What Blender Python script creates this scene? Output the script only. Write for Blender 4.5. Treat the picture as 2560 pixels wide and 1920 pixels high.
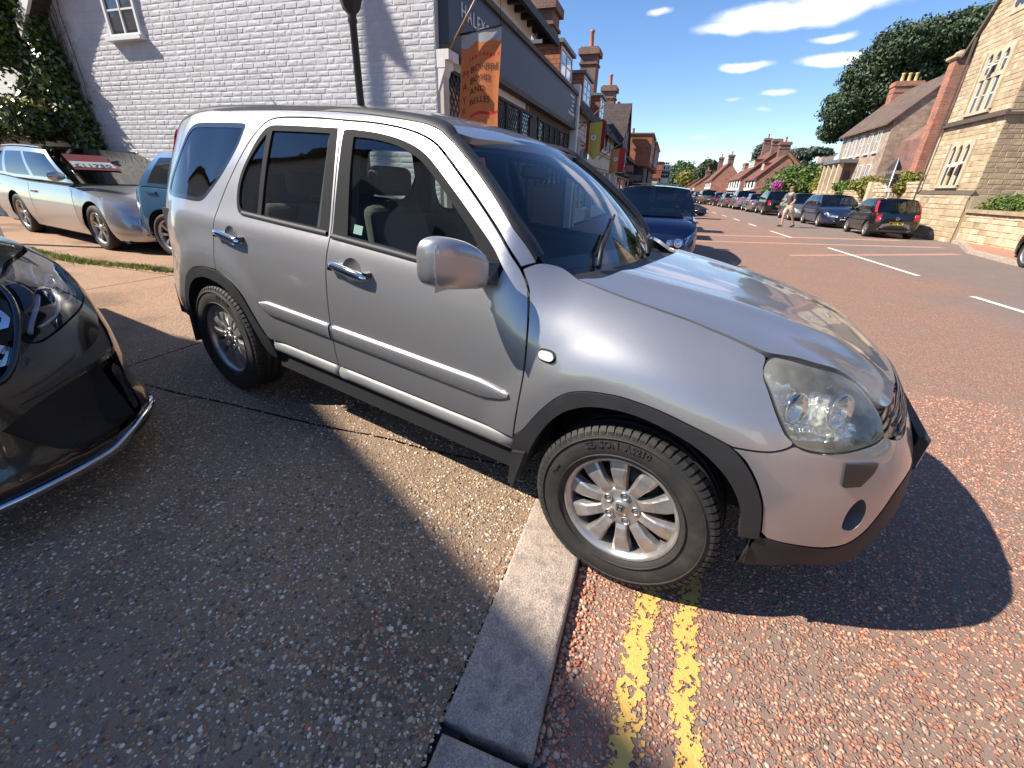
import bpy, bmesh, math, random
import numpy as np
from mathutils import Vector, Matrix, noise
from mathutils.geometry import delaunay_2d_cdt
for o in list(bpy.data.objects): bpy.data.objects.remove(o, do_unlink=True)
scene = bpy.context.scene
COL = scene.collection
R = math.radians
random.seed(7)
# ---------------------------------------------------------------- camera, sky, sun, exposure
cam_d = bpy.data.cameras.new('camera'); cam = bpy.data.objects.new('camera', cam_d); COL.objects.link(cam)
scene.camera = cam
cam_d.sensor_width = 36.0; cam_d.lens = 36.0 * 1076.57 / 2560.0
cam_d.clip_start = 0.05; cam_d.clip_end = 3000
CAM = Vector((0.31401, -2.16179, 1.44500))
_y, _p, _r = 2.10928625, -0.432129216, 0.0332329660
fw = Vector((math.cos(_p)*math.cos(_y), math.cos(_p)*math.sin(_y), math.sin(_p)))
rt = Vector((math.sin(_y), -math.cos(_y), 0.0)); up = rt.cross(fw)
r2 = rt*math.cos(_r) + up*math.sin(_r); u2 = up*math.cos(_r) - rt*math.sin(_r)
m = Matrix(((r2.x, u2.x, -fw.x), (r2.y, u2.y, -fw.y), (r2.z, u2.z, -fw.z))).to_4x4()
m.translation = CAM
cam.matrix_world = m
SUN_AZ, SUN_EL = 36.0, 43.5            # direction the light travels (from +X), elevation
world = bpy.data.worlds.new('World'); scene.world = world; world.use_nodes = True
wn = world.node_tree; wn.nodes.clear()
def N(nt, t, **kw):
 n = nt.nodes.new(t)
 for k, v in kw.items():
  if k.startswith('i_'): n.inputs[k[2:].replace('_', ' ')].default_value = v
  else: setattr(n, k, v)
 return n
_out = N(wn, 'ShaderNodeOutputWorld'); _bg = N(wn, 'ShaderNodeBackground'); _bg.inputs['Strength'].default_value = 0.10
_sky = N(wn, 'ShaderNodeTexSky'); _sky.sky_type = 'NISHITA'; _sky.sun_disc = False
_sky.sun_elevation = R(SUN_EL); _sky.sun_rotation = R(90.0 - (SUN_AZ + 180.0)); _sky.altitude = 100
_sky.air_density = 1.0; _sky.dust_density = 0.0; _sky.ozone_density = 3.0
_tc = N(wn, 'ShaderNodeTexCoord')
# thin fair-weather clouds, each a soft ellipse on the sky broken up by noise
CLOUDS = [  # azimuth, elevation, half width, half height, strength
 (94.5, 15.2, 9.5, 1.35, 1.5), (88.0, 16.6, 10, 1.8, 1.4), (100.5, 14.4, 4.2, .75, 1.2), (107.2, 15.9, 1.6, .45, .9), (97.7, 11.45, 3.4, .55, 1.3), (90.6, 11.4, 3.6, .75, 1.4),
 (91.4, 13.15, 2.4, .45, 1.1), (94.2, 9.05, 1.9, .36, .9), (97.8, 8.75, 1.2, .26, .6), (100.6, 5.3, 2.4, .24, .7), (95.2, 7.7, 1.6, .3, .5), (103.5, 4.2, 2.6, .3, .4), (96, 22, 12, 2.5, 1.2),
 (60, 25, 14, 4, .6), (20, 35, 16, 5, .5), (150, 35, 12, 4, .5), (-40, 30, 16, 5, .5), (200, 40, 14, 5, .4)]
_nz = N(wn, 'ShaderNodeTexNoise'); _nz.inputs['Scale'].default_value = 16.0; _nz.inputs['Detail'].default_value = 7.0; _nz.inputs['Roughness'].default_value = .62
_mp = N(wn, 'ShaderNodeMapping'); _mp.inputs['Scale'].default_value = (1, 1, 3.2)
wn.links.new(_tc.outputs['Generated'], _mp.inputs['Vector']); wn.links.new(_mp.outputs[0], _nz.inputs['Vector'])
_n2 = N(wn, 'ShaderNodeTexNoise'); _n2.inputs['Scale'].default_value = 9.0; _n2.inputs['Detail'].default_value = 5
wn.links.new(_tc.outputs['Generated'], _n2.inputs['Vector'])
_wv = N(wn, 'ShaderNodeVectorMath', operation='MULTIPLY_ADD'); wn.links.new(_n2.outputs['Color'], _wv.inputs[0]); _wv.inputs[1].default_value = (.075, .075, .028); wn.links.new(_tc.outputs['Generated'], _wv.inputs[2])
_w2 = N(wn, 'ShaderNodeVectorMath', operation='SUBTRACT'); wn.links.new(_wv.outputs[0], _w2.inputs[0]); _w2.inputs[1].default_value = (.0375, .0375, .014); _dir = _w2.outputs[0]
def wmath(op, a, b=None, clamp=False):
 n = N(wn, 'ShaderNodeMath', operation=op); n.use_clamp = clamp
 for i, q in enumerate((a, b)):
  if q is None: continue
  if isinstance(q, (int, float)): n.inputs[i].default_value = q
  else: wn.links.new(q, n.inputs[i])
 return n.outputs[0]
_sum = None
for az, el, hw, hh, st in CLOUDS:
 a, e = R(az), R(el)
 c = Vector((math.cos(e)*math.cos(a), math.cos(e)*math.sin(a), math.sin(e)))
 h = Vector((-math.sin(a), math.cos(a), 0)); v = c.cross(h)
 d1 = N(wn, 'ShaderNodeVectorMath', operation='DOT_PRODUCT'); wn.links.new(_dir, d1.inputs[0]); d1.inputs[1].default_value = h / math.sin(R(hw))
 d2 = N(wn, 'ShaderNodeVectorMath', operation='DOT_PRODUCT'); wn.links.new(_dir, d2.inputs[0]); d2.inputs[1].default_value = v / math.sin(R(hh))
 d3 = N(wn, 'ShaderNodeVectorMath', operation='DOT_PRODUCT'); wn.links.new(_tc.outputs['Generated'], d3.inputs[0]); d3.inputs[1].default_value = c
 q = wmath('ADD', wmath('MULTIPLY', d1.outputs['Value'], d1.outputs['Value']), wmath('MULTIPLY', d2.outputs['Value'], d2.outputs['Value']))
 q = wmath('SUBTRACT', 1.0, q, True)
 q = wmath('MULTIPLY', wmath('MULTIPLY', q, wmath('GREATER_THAN', d3.outputs['Value'], 0.2)), st)
 _sum = q if _sum is None else wmath('MAXIMUM', _sum, q)
_cl = wmath('MULTIPLY', wmath('SUBTRACT', wmath('ADD', wmath('MULTIPLY', _sum, .85), _nz.outputs['Fac']), .62), 1.35, True)
_cl = wmath('MULTIPLY', _cl, wmath('MULTIPLY', _sum, 1.3, True), True)
_mix = N(wn, 'ShaderNodeMixRGB'); wn.links.new(_cl, _mix.inputs['Fac'])
_hsv = N(wn, 'ShaderNodeHueSaturation'); _hsv.inputs['Saturation'].default_value = 1.16; _hsv.inputs['Hue'].default_value = .508
wn.links.new(_sky.outputs[0], _hsv.inputs['Color'])
wn.links.new(_hsv.outputs[0], _mix.inputs['Color1']); _mix.inputs['Color2'].default_value = (6.2, 6.4, 7.6, 1)
wn.links.new(_mix.outputs[0], _bg.inputs['Color']); wn.links.new(_bg.outputs[0], _out.inputs['Surface'])
sun_d = bpy.data.lights.new('sun', 'SUN'); sun_d.energy = 5.0; sun_d.angle = R(0.53); sun_d.color = (1.0, .93, .82)
sun = bpy.data.objects.new('sun', sun_d); COL.objects.link(sun)
_a, _e = R(SUN_AZ), R(SUN_EL)
TRAVEL = Vector((math.cos(_e)*math.cos(_a), math.cos(_e)*math.sin(_a), -math.sin(_e)))
sun.rotation_euler = TRAVEL.to_track_quat('-Z', 'Y').to_euler(); sun.location = (-20, -15, 30)
scene.view_settings.view_transform = 'Standard'; scene.view_settings.look = 'None'
scene.view_settings.gamma = 1.0; scene.view_settings.use_curve_mapping = False
scene.view_settings.exposure = 0.95
scene.cycles.use_denoising = True
scene.cycles.max_bounces = 8; scene.cycles.transparent_max_bounces = 16; scene.cycles.transmission_bounces = 6
scene.cycles.sample_clamp_indirect = 6.0
# ---------------------------------------------------------------- helpers
D = Vector((-.225, .974, 0)).normalized(); E = Vector((D.y, -D.x, 0))
def W(s, e, z=0.0): return D*s + E*e + Vector((0, 0, z))
STREET = math.atan2(D.y, D.x)
def ground_z(s, e):
 """forecourt climbs gently away from the kerb, road is level"""
 if e >= -.42: return 0.0
 return .045 + .0395*(-.42 - max(e, -4.0)) + .025*max(0.0, -4.0 - e)
def tag(o, label=None, cat=None, group=None, kind=None):
 if label: o['label'] = label
 if cat: o['category'] = cat
 if group: o['group'] = group
 if kind: o['kind'] = kind
 return o
def empty(name, loc=(0, 0, 0), rz=0.0, label=None, cat=None, group=None):
 o = bpy.data.objects.new(name, None); COL.objects.link(o); o.location = loc; o.rotation_euler = (0, 0, rz)
 o.empty_display_size = .2
 return tag(o, label, cat, group)
def link(name, me, parent=None):
 o = bpy.data.objects.new(name, me); COL.objects.link(o)
 if parent is not None: o.parent = parent
 return o
def copy_tree(o, parent=None):
 c = o.copy(); COL.objects.link(c); c.parent = parent
 for ch in list(o.children): copy_tree(ch, c)
 return c
class MB:
 """mesh collector: boxes, bars, prisms, tubes, sheets -> ONE mesh object"""
 def __init__(s): s.v = []; s.f = []; s.mi = []; s.sm = []
 def add(s, vs, fs, mi=0, smooth=False):
  b = len(s.v); s.v.extend([tuple(q) for q in vs]); s.f.extend([tuple(b+i for i in f) for f in fs])
  s.mi.extend([mi]*len(fs)); s.sm.extend([smooth]*len(fs)); return s
 def box(s, x0, x1, y0, y1, z0, z1, mi=0, xf=None):
  vs = [Vector((x, y, z)) for z in (z0, z1) for y in (y0, y1) for x in (x0, x1)]
  if xf: vs = [xf(q) for q in vs]
  return s.add(vs, [(0, 2, 3, 1), (4, 5, 7, 6), (0, 1, 5, 4), (2, 6, 7, 3), (0, 4, 6, 2), (1, 3, 7, 5)], mi)
 def hexa(s, p, mi=0):   # 8 points: bottom quad 0-3 ccw, top quad 4-7
  return s.add(p, [(3, 2, 1, 0), (4, 5, 6, 7), (0, 1, 5, 4), (1, 2, 6, 5), (2, 3, 7, 6), (3, 0, 4, 7)], mi)
 def prism(s, poly, vec, mi=0):   # closed planar polygon extruded by vec
  n = len(poly); a = [Vector(q) for q in poly]; b = [q + Vector(vec) for q in a]
  return s.add(a+b, [tuple(range(n-1, -1, -1)), tuple(range(n, 2*n))] + [(i, (i+1) % n, n+(i+1) % n, n+i) for i in range(n)], mi)
 def tube(s, pts, r, n=8, mi=0, cap=True, smooth=True):
  pts = [Vector(q) for q in pts]; rr = r if isinstance(r, (list, tuple)) else [r]*len(pts)
  vs = []; fs = []; ref = None
  for i, q in enumerate(pts):
   t = (pts[min(i+1, len(pts)-1)] - pts[max(i-1, 0)]).normalized()
   if ref is None: ref = Vector((0, 0, 1)) if abs(t.z) < .9 else Vector((1, 0, 0))
   a = t.cross(ref).normalized(); b = t.cross(a); ref = -b if False else ref
   for k in range(n):
    w = 2*math.pi*k/n; vs.append(q + (a*math.cos(w) + b*math.sin(w))*rr[i])
  for i in range(len(pts)-1):
   for k in range(n):
    fs.append((i*n+k, i*n+(k+1) % n, (i+1)*n+(k+1) % n, (i+1)*n+k))
  s.add(vs, fs, mi, smooth)
  if cap:
   b = len(s.v) - len(vs)
   s.f += [tuple(b+k for k in range(n-1, -1, -1)), tuple(b+(len(pts)-1)*n+k for k in range(n))]; s.mi += [mi, mi]; s.sm += [False, False]
  return s
 def lathe(s, prof, origin, axis, n=48, mi=0, smooth=True, closed=False):
  """prof: (radius, along-axis) pairs"""
  ax = Vector(axis).normalized(); ref = Vector((0, 0, 1)) if abs(ax.z) < .9 else Vector((1, 0, 0))
  a = ax.cross(ref).normalized(); b = ax.cross(a); o = Vector(origin)
  vs = []; fs = []; m_ = len(prof)
  for k in range(n):
   w = 2*math.pi*k/n; d = a*math.cos(w) + b*math.sin(w)
   for r_, h in prof: vs.append(o + d*r_ + ax*h)
  for k in range(n):
   for j in range(m_ if closed else m_-1):
    j2 = (j+1) % m_; k2 = (k+1) % n
    fs.append((k*m_+j, k*m_+j2, k2*m_+j2, k2*m_+j))
  return s.add(vs, fs, mi, smooth)
 def mesh(s, name, mats):
  used = sorted({i for f in s.f for i in f})
  if len(used) < len(s.v):   # drop vertices no face uses
   mp = {a: k for k, a in enumerate(used)}; s.v = [s.v[a] for a in used]; s.f = [tuple(mp[i] for i in f) for f in s.f]
  me = bpy.data.meshes.new(name); me.from_pydata(s.v, [], s.f)
  for mt in (mats if isinstance(mats, (list, tuple)) else [mats]): me.materials.append(mt)
  me.polygons.foreach_set('material_index', s.mi); me.polygons.foreach_set('use_smooth', s.sm)
  me.update(); return me
 def build(s, name, mats, parent=None): return link(name, s.mesh(name, mats), parent)
# ---------------------------------------------------------------- panels cut from smooth surfaces
def catmull(xs, ys, x):
 """monotone-ish cubic interpolation"""
 n = len(xs)
 if x <= xs[0]: return ys[0] + (ys[1]-ys[0])/(xs[1]-xs[0])*(x-xs[0])
 if x >= xs[-1]: return ys[-1] + (ys[-1]-ys[-2])/(xs[-1]-xs[-2])*(x-xs[-1])
 i = 0
 while xs[i+1] < x: i += 1
 h = xs[i+1]-xs[i]; t = (x-xs[i])/h
 def slope(k):
  if k == 0: return (ys[1]-ys[0])/(xs[1]-xs[0])
  if k == n-1: return (ys[-1]-ys[-2])/(xs[-1]-xs[-2])
  a = (ys[k]-ys[k-1])/(xs[k]-xs[k-1]); b = (ys[k+1]-ys[k])/(xs[k+1]-xs[k])
  ha = xs[k]-xs[k-1]; hb = xs[k+1]-xs[k]
  return (a*hb + b*ha)/(ha+hb)
 m0, m1 = slope(i), slope(i+1)
 return (2*t**3-3*t**2+1)*ys[i] + (t**3-2*t**2+t)*h*m0 + (-2*t**3+3*t**2)*ys[i+1] + (t**3-t**2)*h*m1
def table(rows, s, z):
 """rows: [(s, [(z, value)...])] interpolated smoothly in both directions"""
 S = [r_[0] for r_ in rows]; s = max(S[0], min(S[-1], s)); i = 0
 while i < len(S)-2 and S[i+1] < s: i += 1
 lo, hi = max(0, i-1), min(len(S), i+3)
 v = {k: catmull([q[0] for q in rows[k][1]], [q[1] for q in rows[k][1]], z) for k in range(lo, hi)}
 d = lambda k: (v[k+1]-v[k])/(S[k+1]-S[k])
 def sl(k):   # monotone slopes: no overshoot between rows
  if k-1 < lo or k+1 >= hi: return 0.0 if (k == 0 or k == len(S)-1) else d(k if k+1 < hi else k-1)
  a, b = d(k-1), d(k); return 0.0 if a*b <= 0 else 2*a*b/(a+b)
 h = S[i+1]-S[i]; t = (s-S[i])/h
 return (2*t**3-3*t**2+1)*v[i] + (t**3-2*t**2+t)*h*sl(i) + (-2*t**3+3*t**2)*v[i+1] + (t**3-t**2)*h*sl(i+1)
def smooth_loop(pts, n=6, closed=True, sharp=()):
 """dense outline through points; indices in sharp stay corners"""
 out = []; m_ = len(pts)
 for i in range(m_ if closed else m_-1):
  p0 = pts[(i-1) % m_]; p1 = pts[i]; p2 = pts[(i+1) % m_]; p3 = pts[(i+2) % m_]
  if not closed:
   if i == 0: p0 = p1
   if i == m_-2: p3 = p2
  t1 = (0, 0) if i in sharp else ((p2[0]-p0[0])/2, (p2[1]-p0[1])/2)
  t2 = (0, 0) if (i+1) % m_ in sharp else ((p3[0]-p1[0])/2, (p3[1]-p1[1])/2)
  if i in sharp: t1 = (p2[0]-p1[0], p2[1]-p1[1])
  if (i+1) % m_ in sharp: t2 = (p2[0]-p1[0], p2[1]-p1[1])
  L = math.hypot(p2[0]-p1[0], p2[1]-p1[1])
  for f_, tt in ((0, t1), (1, t2)):
   l = math.hypot(*tt)
   if l > L*1.2:
    tt2 = (tt[0]*L*1.2/l, tt[1]*L*1.2/l)
    if f_ == 0: t1 = tt2
    else: t2 = tt2
  for k in range(n):
   t = k/n
   a = 2*t**3-3*t**2+1; b = t**3-2*t**2+t; c = -2*t**3+3*t**2; d = t**3-t**2
   out.append((a*p1[0]+b*t1[0]+c*p2[0]+d*t2[0], a*p1[1]+b*t1[1]+c*p2[1]+d*t2[1]))
 if not closed: out.append(pts[-1])
 return out
def inside(px, py, poly):
 c = False; n = len(poly); j = n-1
 for i in range(n):
  xi, yi = poly[i]; xj, yj = poly[j]
  if (yi > py) != (yj > py) and px < (xj-xi)*(py-yi)/(yj-yi)+xi: c = not c
  j = i
 return c
def resample(poly, step, closed=True):
 out = []
 n = len(poly)
 for i in range(n if closed else n-1):
  a = poly[i]; b = poly[(i+1) % n]; L = math.hypot(b[0]-a[0], b[1]-a[1]); k = max(1, int(math.ceil(L/step)))
  for q in range(k): out.append((a[0]+(b[0]-a[0])*q/k, a[1]+(b[1]-a[1])*q/k))
 if not closed: out.append(poly[-1])
 return out
def panel(name, outline, surf, mats, parent=None, holes=(), step=.04, depth=.02, flip=False, mirror=False, skirt_mat=0, offset=0.0, nrm=None, hole_skirt=True):
 """panel cut out of the smooth surface surf(u,v)->Vector, with turned-in edges; shading normals come from the surface itself"""
 loops = [outline] + list(holes)
 V = []; Ed = []
 for lp in loops:
  b = len(V); V += [Vector((q[0], q[1])) for q in lp]; k = len(lp); Ed += [(b+i, b+(i+1) % k) for i in range(k)]
 xs = [q[0] for q in outline]; ys = [q[1] for q in outline]
 x = min(xs) + step*.5; row = 0
 while x < max(xs):
  y = min(ys) + step*(.5 if row % 2 else .25)
  while y < max(ys):
   if inside(x, y, outline) and not any(inside(x, y, h) for h in holes):
    ok = True
    for lp in loops:
     for q in lp:
      if abs(q[0]-x) < step*.42 and abs(q[1]-y) < step*.42: ok = False; break
     if not ok: break
    if ok: V.append(Vector((x, y)))
   y += step
  x += step; row += 1
 vo, eo, fo, _, _, _ = delaunay_2d_cdt(V, Ed, [], 0, 1e-6)
 fs = []
 for f in fo:
  cx = sum(vo[i][0] for i in f)/len(f); cy = sum(vo[i][1] for i in f)/len(f)
  if inside(cx, cy, outline) and not any(inside(cx, cy, h) for h in holes): fs.append(tuple(f))
 def nf(u, v):
  h = .004
  a = surf(u+h, v) - surf(u-h, v); b = surf(u, v+h) - surf(u, v-h)
  n_ = a.cross(b)
  if n_.length < 1e-12: n_ = Vector((0, -1, 0))
  n_.normalize(); return -n_ if flip else n_
 P = []; NN = []
 for q in vo:
  n_ = nf(q[0], q[1]); P.append(surf(q[0], q[1]) + n_*offset); NN.append(n_)
 # orient faces with the normal
 out = []
 for f in fs:
  a, b, c = P[f[0]], P[f[1]], P[f[2]]; g = (b-a).cross(c-a)
  out.append(f if g.dot(NN[f[0]]) > 0 else tuple(reversed(f)))
 mi = [0]*len(out)
 # boundary edges -> skirt
 cnt = {}
 for f in out:
  for i in range(len(f)):
   e_ = (f[i], f[(i+1) % len(f)]); k = (min(e_), max(e_)); cnt.setdefault(k, []).append(e_)
 if depth:
  low = {}
  for k, es in cnt.items():
   if len(es) == 1:
    a, b = es[0]
    ds = []
    for i in (a, b):
     if (i, a, b) not in low:
      pass
    t = (P[b]-P[a]).normalized()
    side = t.cross(NN[a]).normalized()
    i0 = len(P); P += [P[a].copy(), P[b].copy(), P[b]-NN[b]*depth, P[a]-NN[a]*depth]; NN += [side, side, side, side]
    out.append((i0+1, i0, i0+3, i0+2)); mi.append(skirt_mat)
 if mirror:
  P = [Vector((q.x, -q.y, q.z)) for q in P]; NN = [Vector((q.x, -q.y, q.z)) for q in NN]; out = [tuple(reversed(f)) for f in out]
 me = bpy.data.meshes.new(name); me.from_pydata([tuple(q) for q in P], [], out)
 for mt in (mats if isinstance(mats, (list, tuple)) else [mats]): me.materials.append(mt)
 me.polygons.foreach_set('material_index', mi); me.polygons.foreach_set('use_smooth', [True]*len(out))
 me.update(); me.normals_split_custom_set_from_vertices([tuple(q) for q in NN])
 return link(name, me, parent)
def both(name, outline, surf, mats, parent=None, **kw):
 kw.pop('mirror', None); lab = kw.pop('labels', None)
 a = panel(name, outline, surf, mats, parent, **kw); b = panel(name, outline, surf, mats, parent, mirror=True, **kw)
 return a, b
def text_mesh(txt, size=1.0, extrude=.002, font_shear=0.0, align='LEFT', space=1.0, bold=0.0):
 """plain mesh of a word in its own XY plane"""
 cu = bpy.data.curves.new('lettering', 'FONT'); cu.body = txt; cu.size = size; cu.extrude = extrude; cu.align_x = align
 cu.shear = font_shear; cu.space_character = space; cu.resolution_u = 2; cu.offset = bold
 ob = bpy.data.objects.new('lettering', cu); COL.objects.link(ob)
 dg = bpy.context.evaluated_depsgraph_get(); dg.update(); me = bpy.data.meshes.new_from_object(ob.evaluated_get(dg))
 bpy.data.objects.remove(ob); bpy.data.curves.remove(cu); return me
def place_text(name, txt, mat, parent, origin, xdir, ydir, size, extrude=.004, align='LEFT', space=1.0, bold=0.0, warp=None):
 me = text_mesh(txt, size, extrude, align=align, space=space, bold=bold)
 x = Vector(xdir).normalized(); y = Vector(ydir).normalized(); z = x.cross(y)
 for v in me.vertices:
  q = v.co
  v.co = warp(q) if warp else Vector(origin) + x*q.x + y*q.y + z*q.z
 me.materials.clear(); me.materials.append(mat); me.update()
 return link(name, me, parent)
# ---------------------------------------------------------------- materials (all procedural)
MATS = {}
def _new(name):
 mt = bpy.data.materials.new(name); mt.use_nodes = True; nt = mt.node_tree
 return mt, nt, nt.nodes['Principled BSDF']
def _set(b, k, v):
 if k in b.inputs: b.inputs[k].default_value = v
def c4(c): return (c[0], c[1], c[2], 1)
def mat(name, col, rough=.6, metal=0.0, coat=0.0, spec=.5, noise_amt=0.0, noise_scale=8.0, bump=0.0, bump_scale=40.0, coord='Object', dirt=None, dirt_amt=.35, dirt_scale=3.0, emit=None):
 if name in MATS: return MATS[name]
 mt, nt, b = _new(name); L = nt.links
 _set(b, 'Base Color', c4(col)); _set(b, 'Roughness', rough); _set(b, 'Metallic', metal); _set(b, 'Coat Weight', coat); _set(b, 'Coat Roughness', .03); _set(b, 'Specular IOR Level', spec)
 tc = N(nt, 'ShaderNodeTexCoord'); src = tc.outputs[coord]
 col_out = None
 if noise_amt:
  nz = N(nt, 'ShaderNodeTexNoise'); nz.inputs['Scale'].default_value = noise_scale; nz.inputs['Detail'].default_value = 6; L.new(src, nz.inputs['Vector'])
  mr = N(nt, 'ShaderNodeMapRange'); mr.inputs['From Min'].default_value = .3; mr.inputs['From Max'].default_value = .7; mr.inputs['To Min'].default_value = 1-noise_amt; mr.inputs['To Max'].default_value = 1+noise_amt
  L.new(nz.outputs['Fac'], mr.inputs['Value'])
  vm = N(nt, 'ShaderNodeVectorMath', operation='SCALE'); vm.inputs[0].default_value = col; L.new(mr.outputs[0], vm.inputs['Scale']); col_out = vm.outputs[0]
 if dirt:
  nz = N(nt, 'ShaderNodeTexNoise'); nz.inputs['Scale'].default_value = dirt_scale; nz.inputs['Detail'].default_value = 8; nz.inputs['Roughness'].default_value = .65; L.new(src, nz.inputs['Vector'])
  cr = N(nt, 'ShaderNodeValToRGB'); cr.color_ramp.elements[0].position = .45; cr.color_ramp.elements[1].position = .7; L.new(nz.outputs['Fac'], cr.inputs[0])
  ml = N(nt, 'ShaderNodeMath', operation='MULTIPLY'); ml.inputs[1].default_value = dirt_amt; L.new(cr.outputs[0], ml.inputs[0])
  mx = N(nt, 'ShaderNodeMixRGB'); mx.inputs['Color1'].default_value = c4(col); mx.inputs['Color2'].default_value = c4(dirt); L.new(ml.outputs[0], mx.inputs['Fac'])
  if col_out: L.new(col_out, mx.inputs['Color1'])
  col_out = mx.outputs[0]
 if col_out: L.new(col_out, b.inputs['Base Color'])
 if bump:
  nz = N(nt, 'ShaderNodeTexNoise'); nz.inputs['Scale'].default_value = bump_scale; nz.inputs['Detail'].default_value = 5; L.new(src, nz.inputs['Vector'])
  bp = N(nt, 'ShaderNodeBump'); bp.inputs['Strength'].default_value = 1.0; bp.inputs['Distance'].default_value = bump; L.new(nz.outputs['Fac'], bp.inputs['Height']); L.new(bp.outputs[0], b.inputs['Normal'])
 if emit: _set(b, 'Emission Color', c4(emit)); _set(b, 'Emission Strength', 1.0)
 MATS[name] = mt; return mt
def paint(name, col, metal=.0, rough=.35, flake=0.0, coat=1.0):
 if name in MATS: return MATS[name]
 mt, nt, b = _new(name); L = nt.links
 _set(b, 'Base Color', c4(col)); _set(b, 'Metallic', metal); _set(b, 'Roughness', rough); _set(b, 'Coat Weight', coat); _set(b, 'Coat Roughness', .02); _set(b, 'Coat IOR', 1.62)
 tc = N(nt, 'ShaderNodeTexCoord')
 # faint road film: slightly rougher, slightly duller patches
 nz = N(nt, 'ShaderNodeTexNoise'); nz.inputs['Scale'].default_value = 3.2; nz.inputs['Detail'].default_value = 8; nz.inputs['Roughness'].default_value = .7; L.new(tc.outputs['Object'], nz.inputs['Vector'])
 mr = N(nt, 'ShaderNodeMapRange'); mr.inputs['From Min'].default_value = .35; mr.inputs['From Max'].default_value = .75; mr.inputs['To Min'].default_value = .02; mr.inputs['To Max'].default_value = .09
 L.new(nz.outputs['Fac'], mr.inputs['Value']); L.new(mr.outputs[0], b.inputs['Coat Roughness'])
 if flake:
  vz = N(nt, 'ShaderNodeTexVoronoi'); vz.inputs['Scale'].default_value = 1400; L.new(tc.outputs['Object'], vz.inputs['Vector'])
  m2 = N(nt, 'ShaderNodeMapRange'); m2.inputs['To Min'].default_value = 1-flake; m2.inputs['To Max'].default_value = 1+flake; L.new(vz.outputs['Color'], m2.inputs['Value'])
  vm = N(nt, 'ShaderNodeVectorMath', operation='SCALE'); vm.inputs[0].default_value = col; L.new(m2.outputs[0], vm.inputs['Scale']); L.new(vm.outputs[0], b.inputs['Base Color'])
 MATS[name] = mt; return mt
def glass(name, tint=(.7, .8, .76), refl=1.0, dark=0.0, rough=0.0):
 """thin window pane: fresnel mirror over a tinted see-through sheet"""
 if name in MATS: return MATS[name]
 mt = bpy.data.materials.new(name); mt.use_nodes = True; nt = mt.node_tree; nt.nodes.clear(); L = nt.links
 o = N(nt, 'ShaderNodeOutputMaterial'); mx = N(nt, 'ShaderNodeMixShader'); tr = N(nt, 'ShaderNodeBsdfTransparent'); gl = N(nt, 'ShaderNodeBsdfGlossy')
 tr.inputs['Color'].default_value = c4(tint); gl.inputs['Roughness'].default_value = rough; gl.inputs['Color'].default_value = (refl, refl, refl, 1)
 fr = N(nt, 'ShaderNodeFresnel'); fr.inputs['IOR'].default_value = 1.62
 # fresnel on the far side of a thin sheet must not go to total reflection
 ge = N(nt, 'ShaderNodeNewGeometry'); bm = N(nt, 'ShaderNodeVectorMath', operation='SCALE')
 ml = N(nt, 'ShaderNodeMath', operation='MULTIPLY_ADD'); ml.inputs[1].default_value = -2.0; ml.inputs[2].default_value = 1.0
 L.new(ge.outputs['Backfacing'], ml.inputs[0]); L.new(ge.outputs['Normal'], bm.inputs[0]); bm.inputs['Scale'].default_value = 1.0
 lw = N(nt, 'ShaderNodeLayerWeight'); lw.inputs['Blend'].default_value = .5
 pw = N(nt, 'ShaderNodeMath', operation='POWER'); pw.inputs[1].default_value = 4.5; L.new(lw.outputs['Facing'], pw.inputs[0])
 ma = N(nt, 'ShaderNodeMath', operation='MULTIPLY_ADD'); ma.inputs[1].default_value = .88; ma.inputs[2].default_value = .065; ma.use_clamp = True
 L.new(pw.outputs[0], ma.inputs[0]); L.new(ma.outputs[0], mx.inputs['Fac']); L.new(tr.outputs[0], mx.inputs[1]); L.new(gl.outputs[0], mx.inputs[2])
 L.new(mx.outputs[0], o.inputs['Surface']); MATS[name] = mt; return mt
M_silver = paint('silver metallic paint', (.375, .365, .365), metal=.72, rough=.37, flake=.12)
M_glass = glass('car side glass', (.72, .80, .77))
M_screen = glass('windscreen glass', (.66, .74, .76))
M_blackrub = mat('black rubber', (.018, .018, .019), rough=.62, bump=.0008, bump_scale=300)
M_trim = mat('grey black plastic trim', (.024, .024, .026), rough=.55, spec=.3, bump=.0005, bump_scale=900, noise_amt=.15, noise_scale=12)
M_wtrim = mat('window trim', (.012, .012, .013), rough=.75, spec=.15, bump=.0004, bump_scale=800)
M_gloss = mat('gloss black trim', (.012, .012, .013), rough=.18, coat=.5)
M_chrome = mat('chrome', (.72, .72, .73), rough=.07, metal=1.0)
M_void = mat('dark cavity', (.006, .006, .007), rough=.9)
M_tyre = mat('tyre rubber', (.017, .016, .015), rough=.72, bump=.0012, bump_scale=220, dirt=(.075, .055, .04), dirt_amt=.45, dirt_scale=9)
M_tyretxt = mat('tyre lettering rubber', (.034, .032, .031), rough=.5)
M_rim = mat('alloy wheel', (.46, .44, .42), rough=.36, metal=.75, coat=.2, dirt=(.16, .12, .09), dirt_amt=.5, dirt_scale=14)
M_seat = mat('grey seat cloth', (.085, .085, .08), rough=.9, bump=.001, bump_scale=400)
M_dash = mat('dashboard plastic', (.028, .029, .031), rough=.55, bump=.0006, bump_scale=500)
M_redlens = mat('red lamp lens', (.55, .012, .015), rough=.12, coat=1.0)
M_amber = mat('amber lens', (.75, .35, .12), rough=.15, coat=1.0)
M_white = mat('white plate', (.75, .75, .72), rough=.4)
M_yellowp = mat('yellow plate', (.72, .50, .05), rough=.4)
M_black = mat('plain black', (.012, .012, .012), rough=.5)
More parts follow.
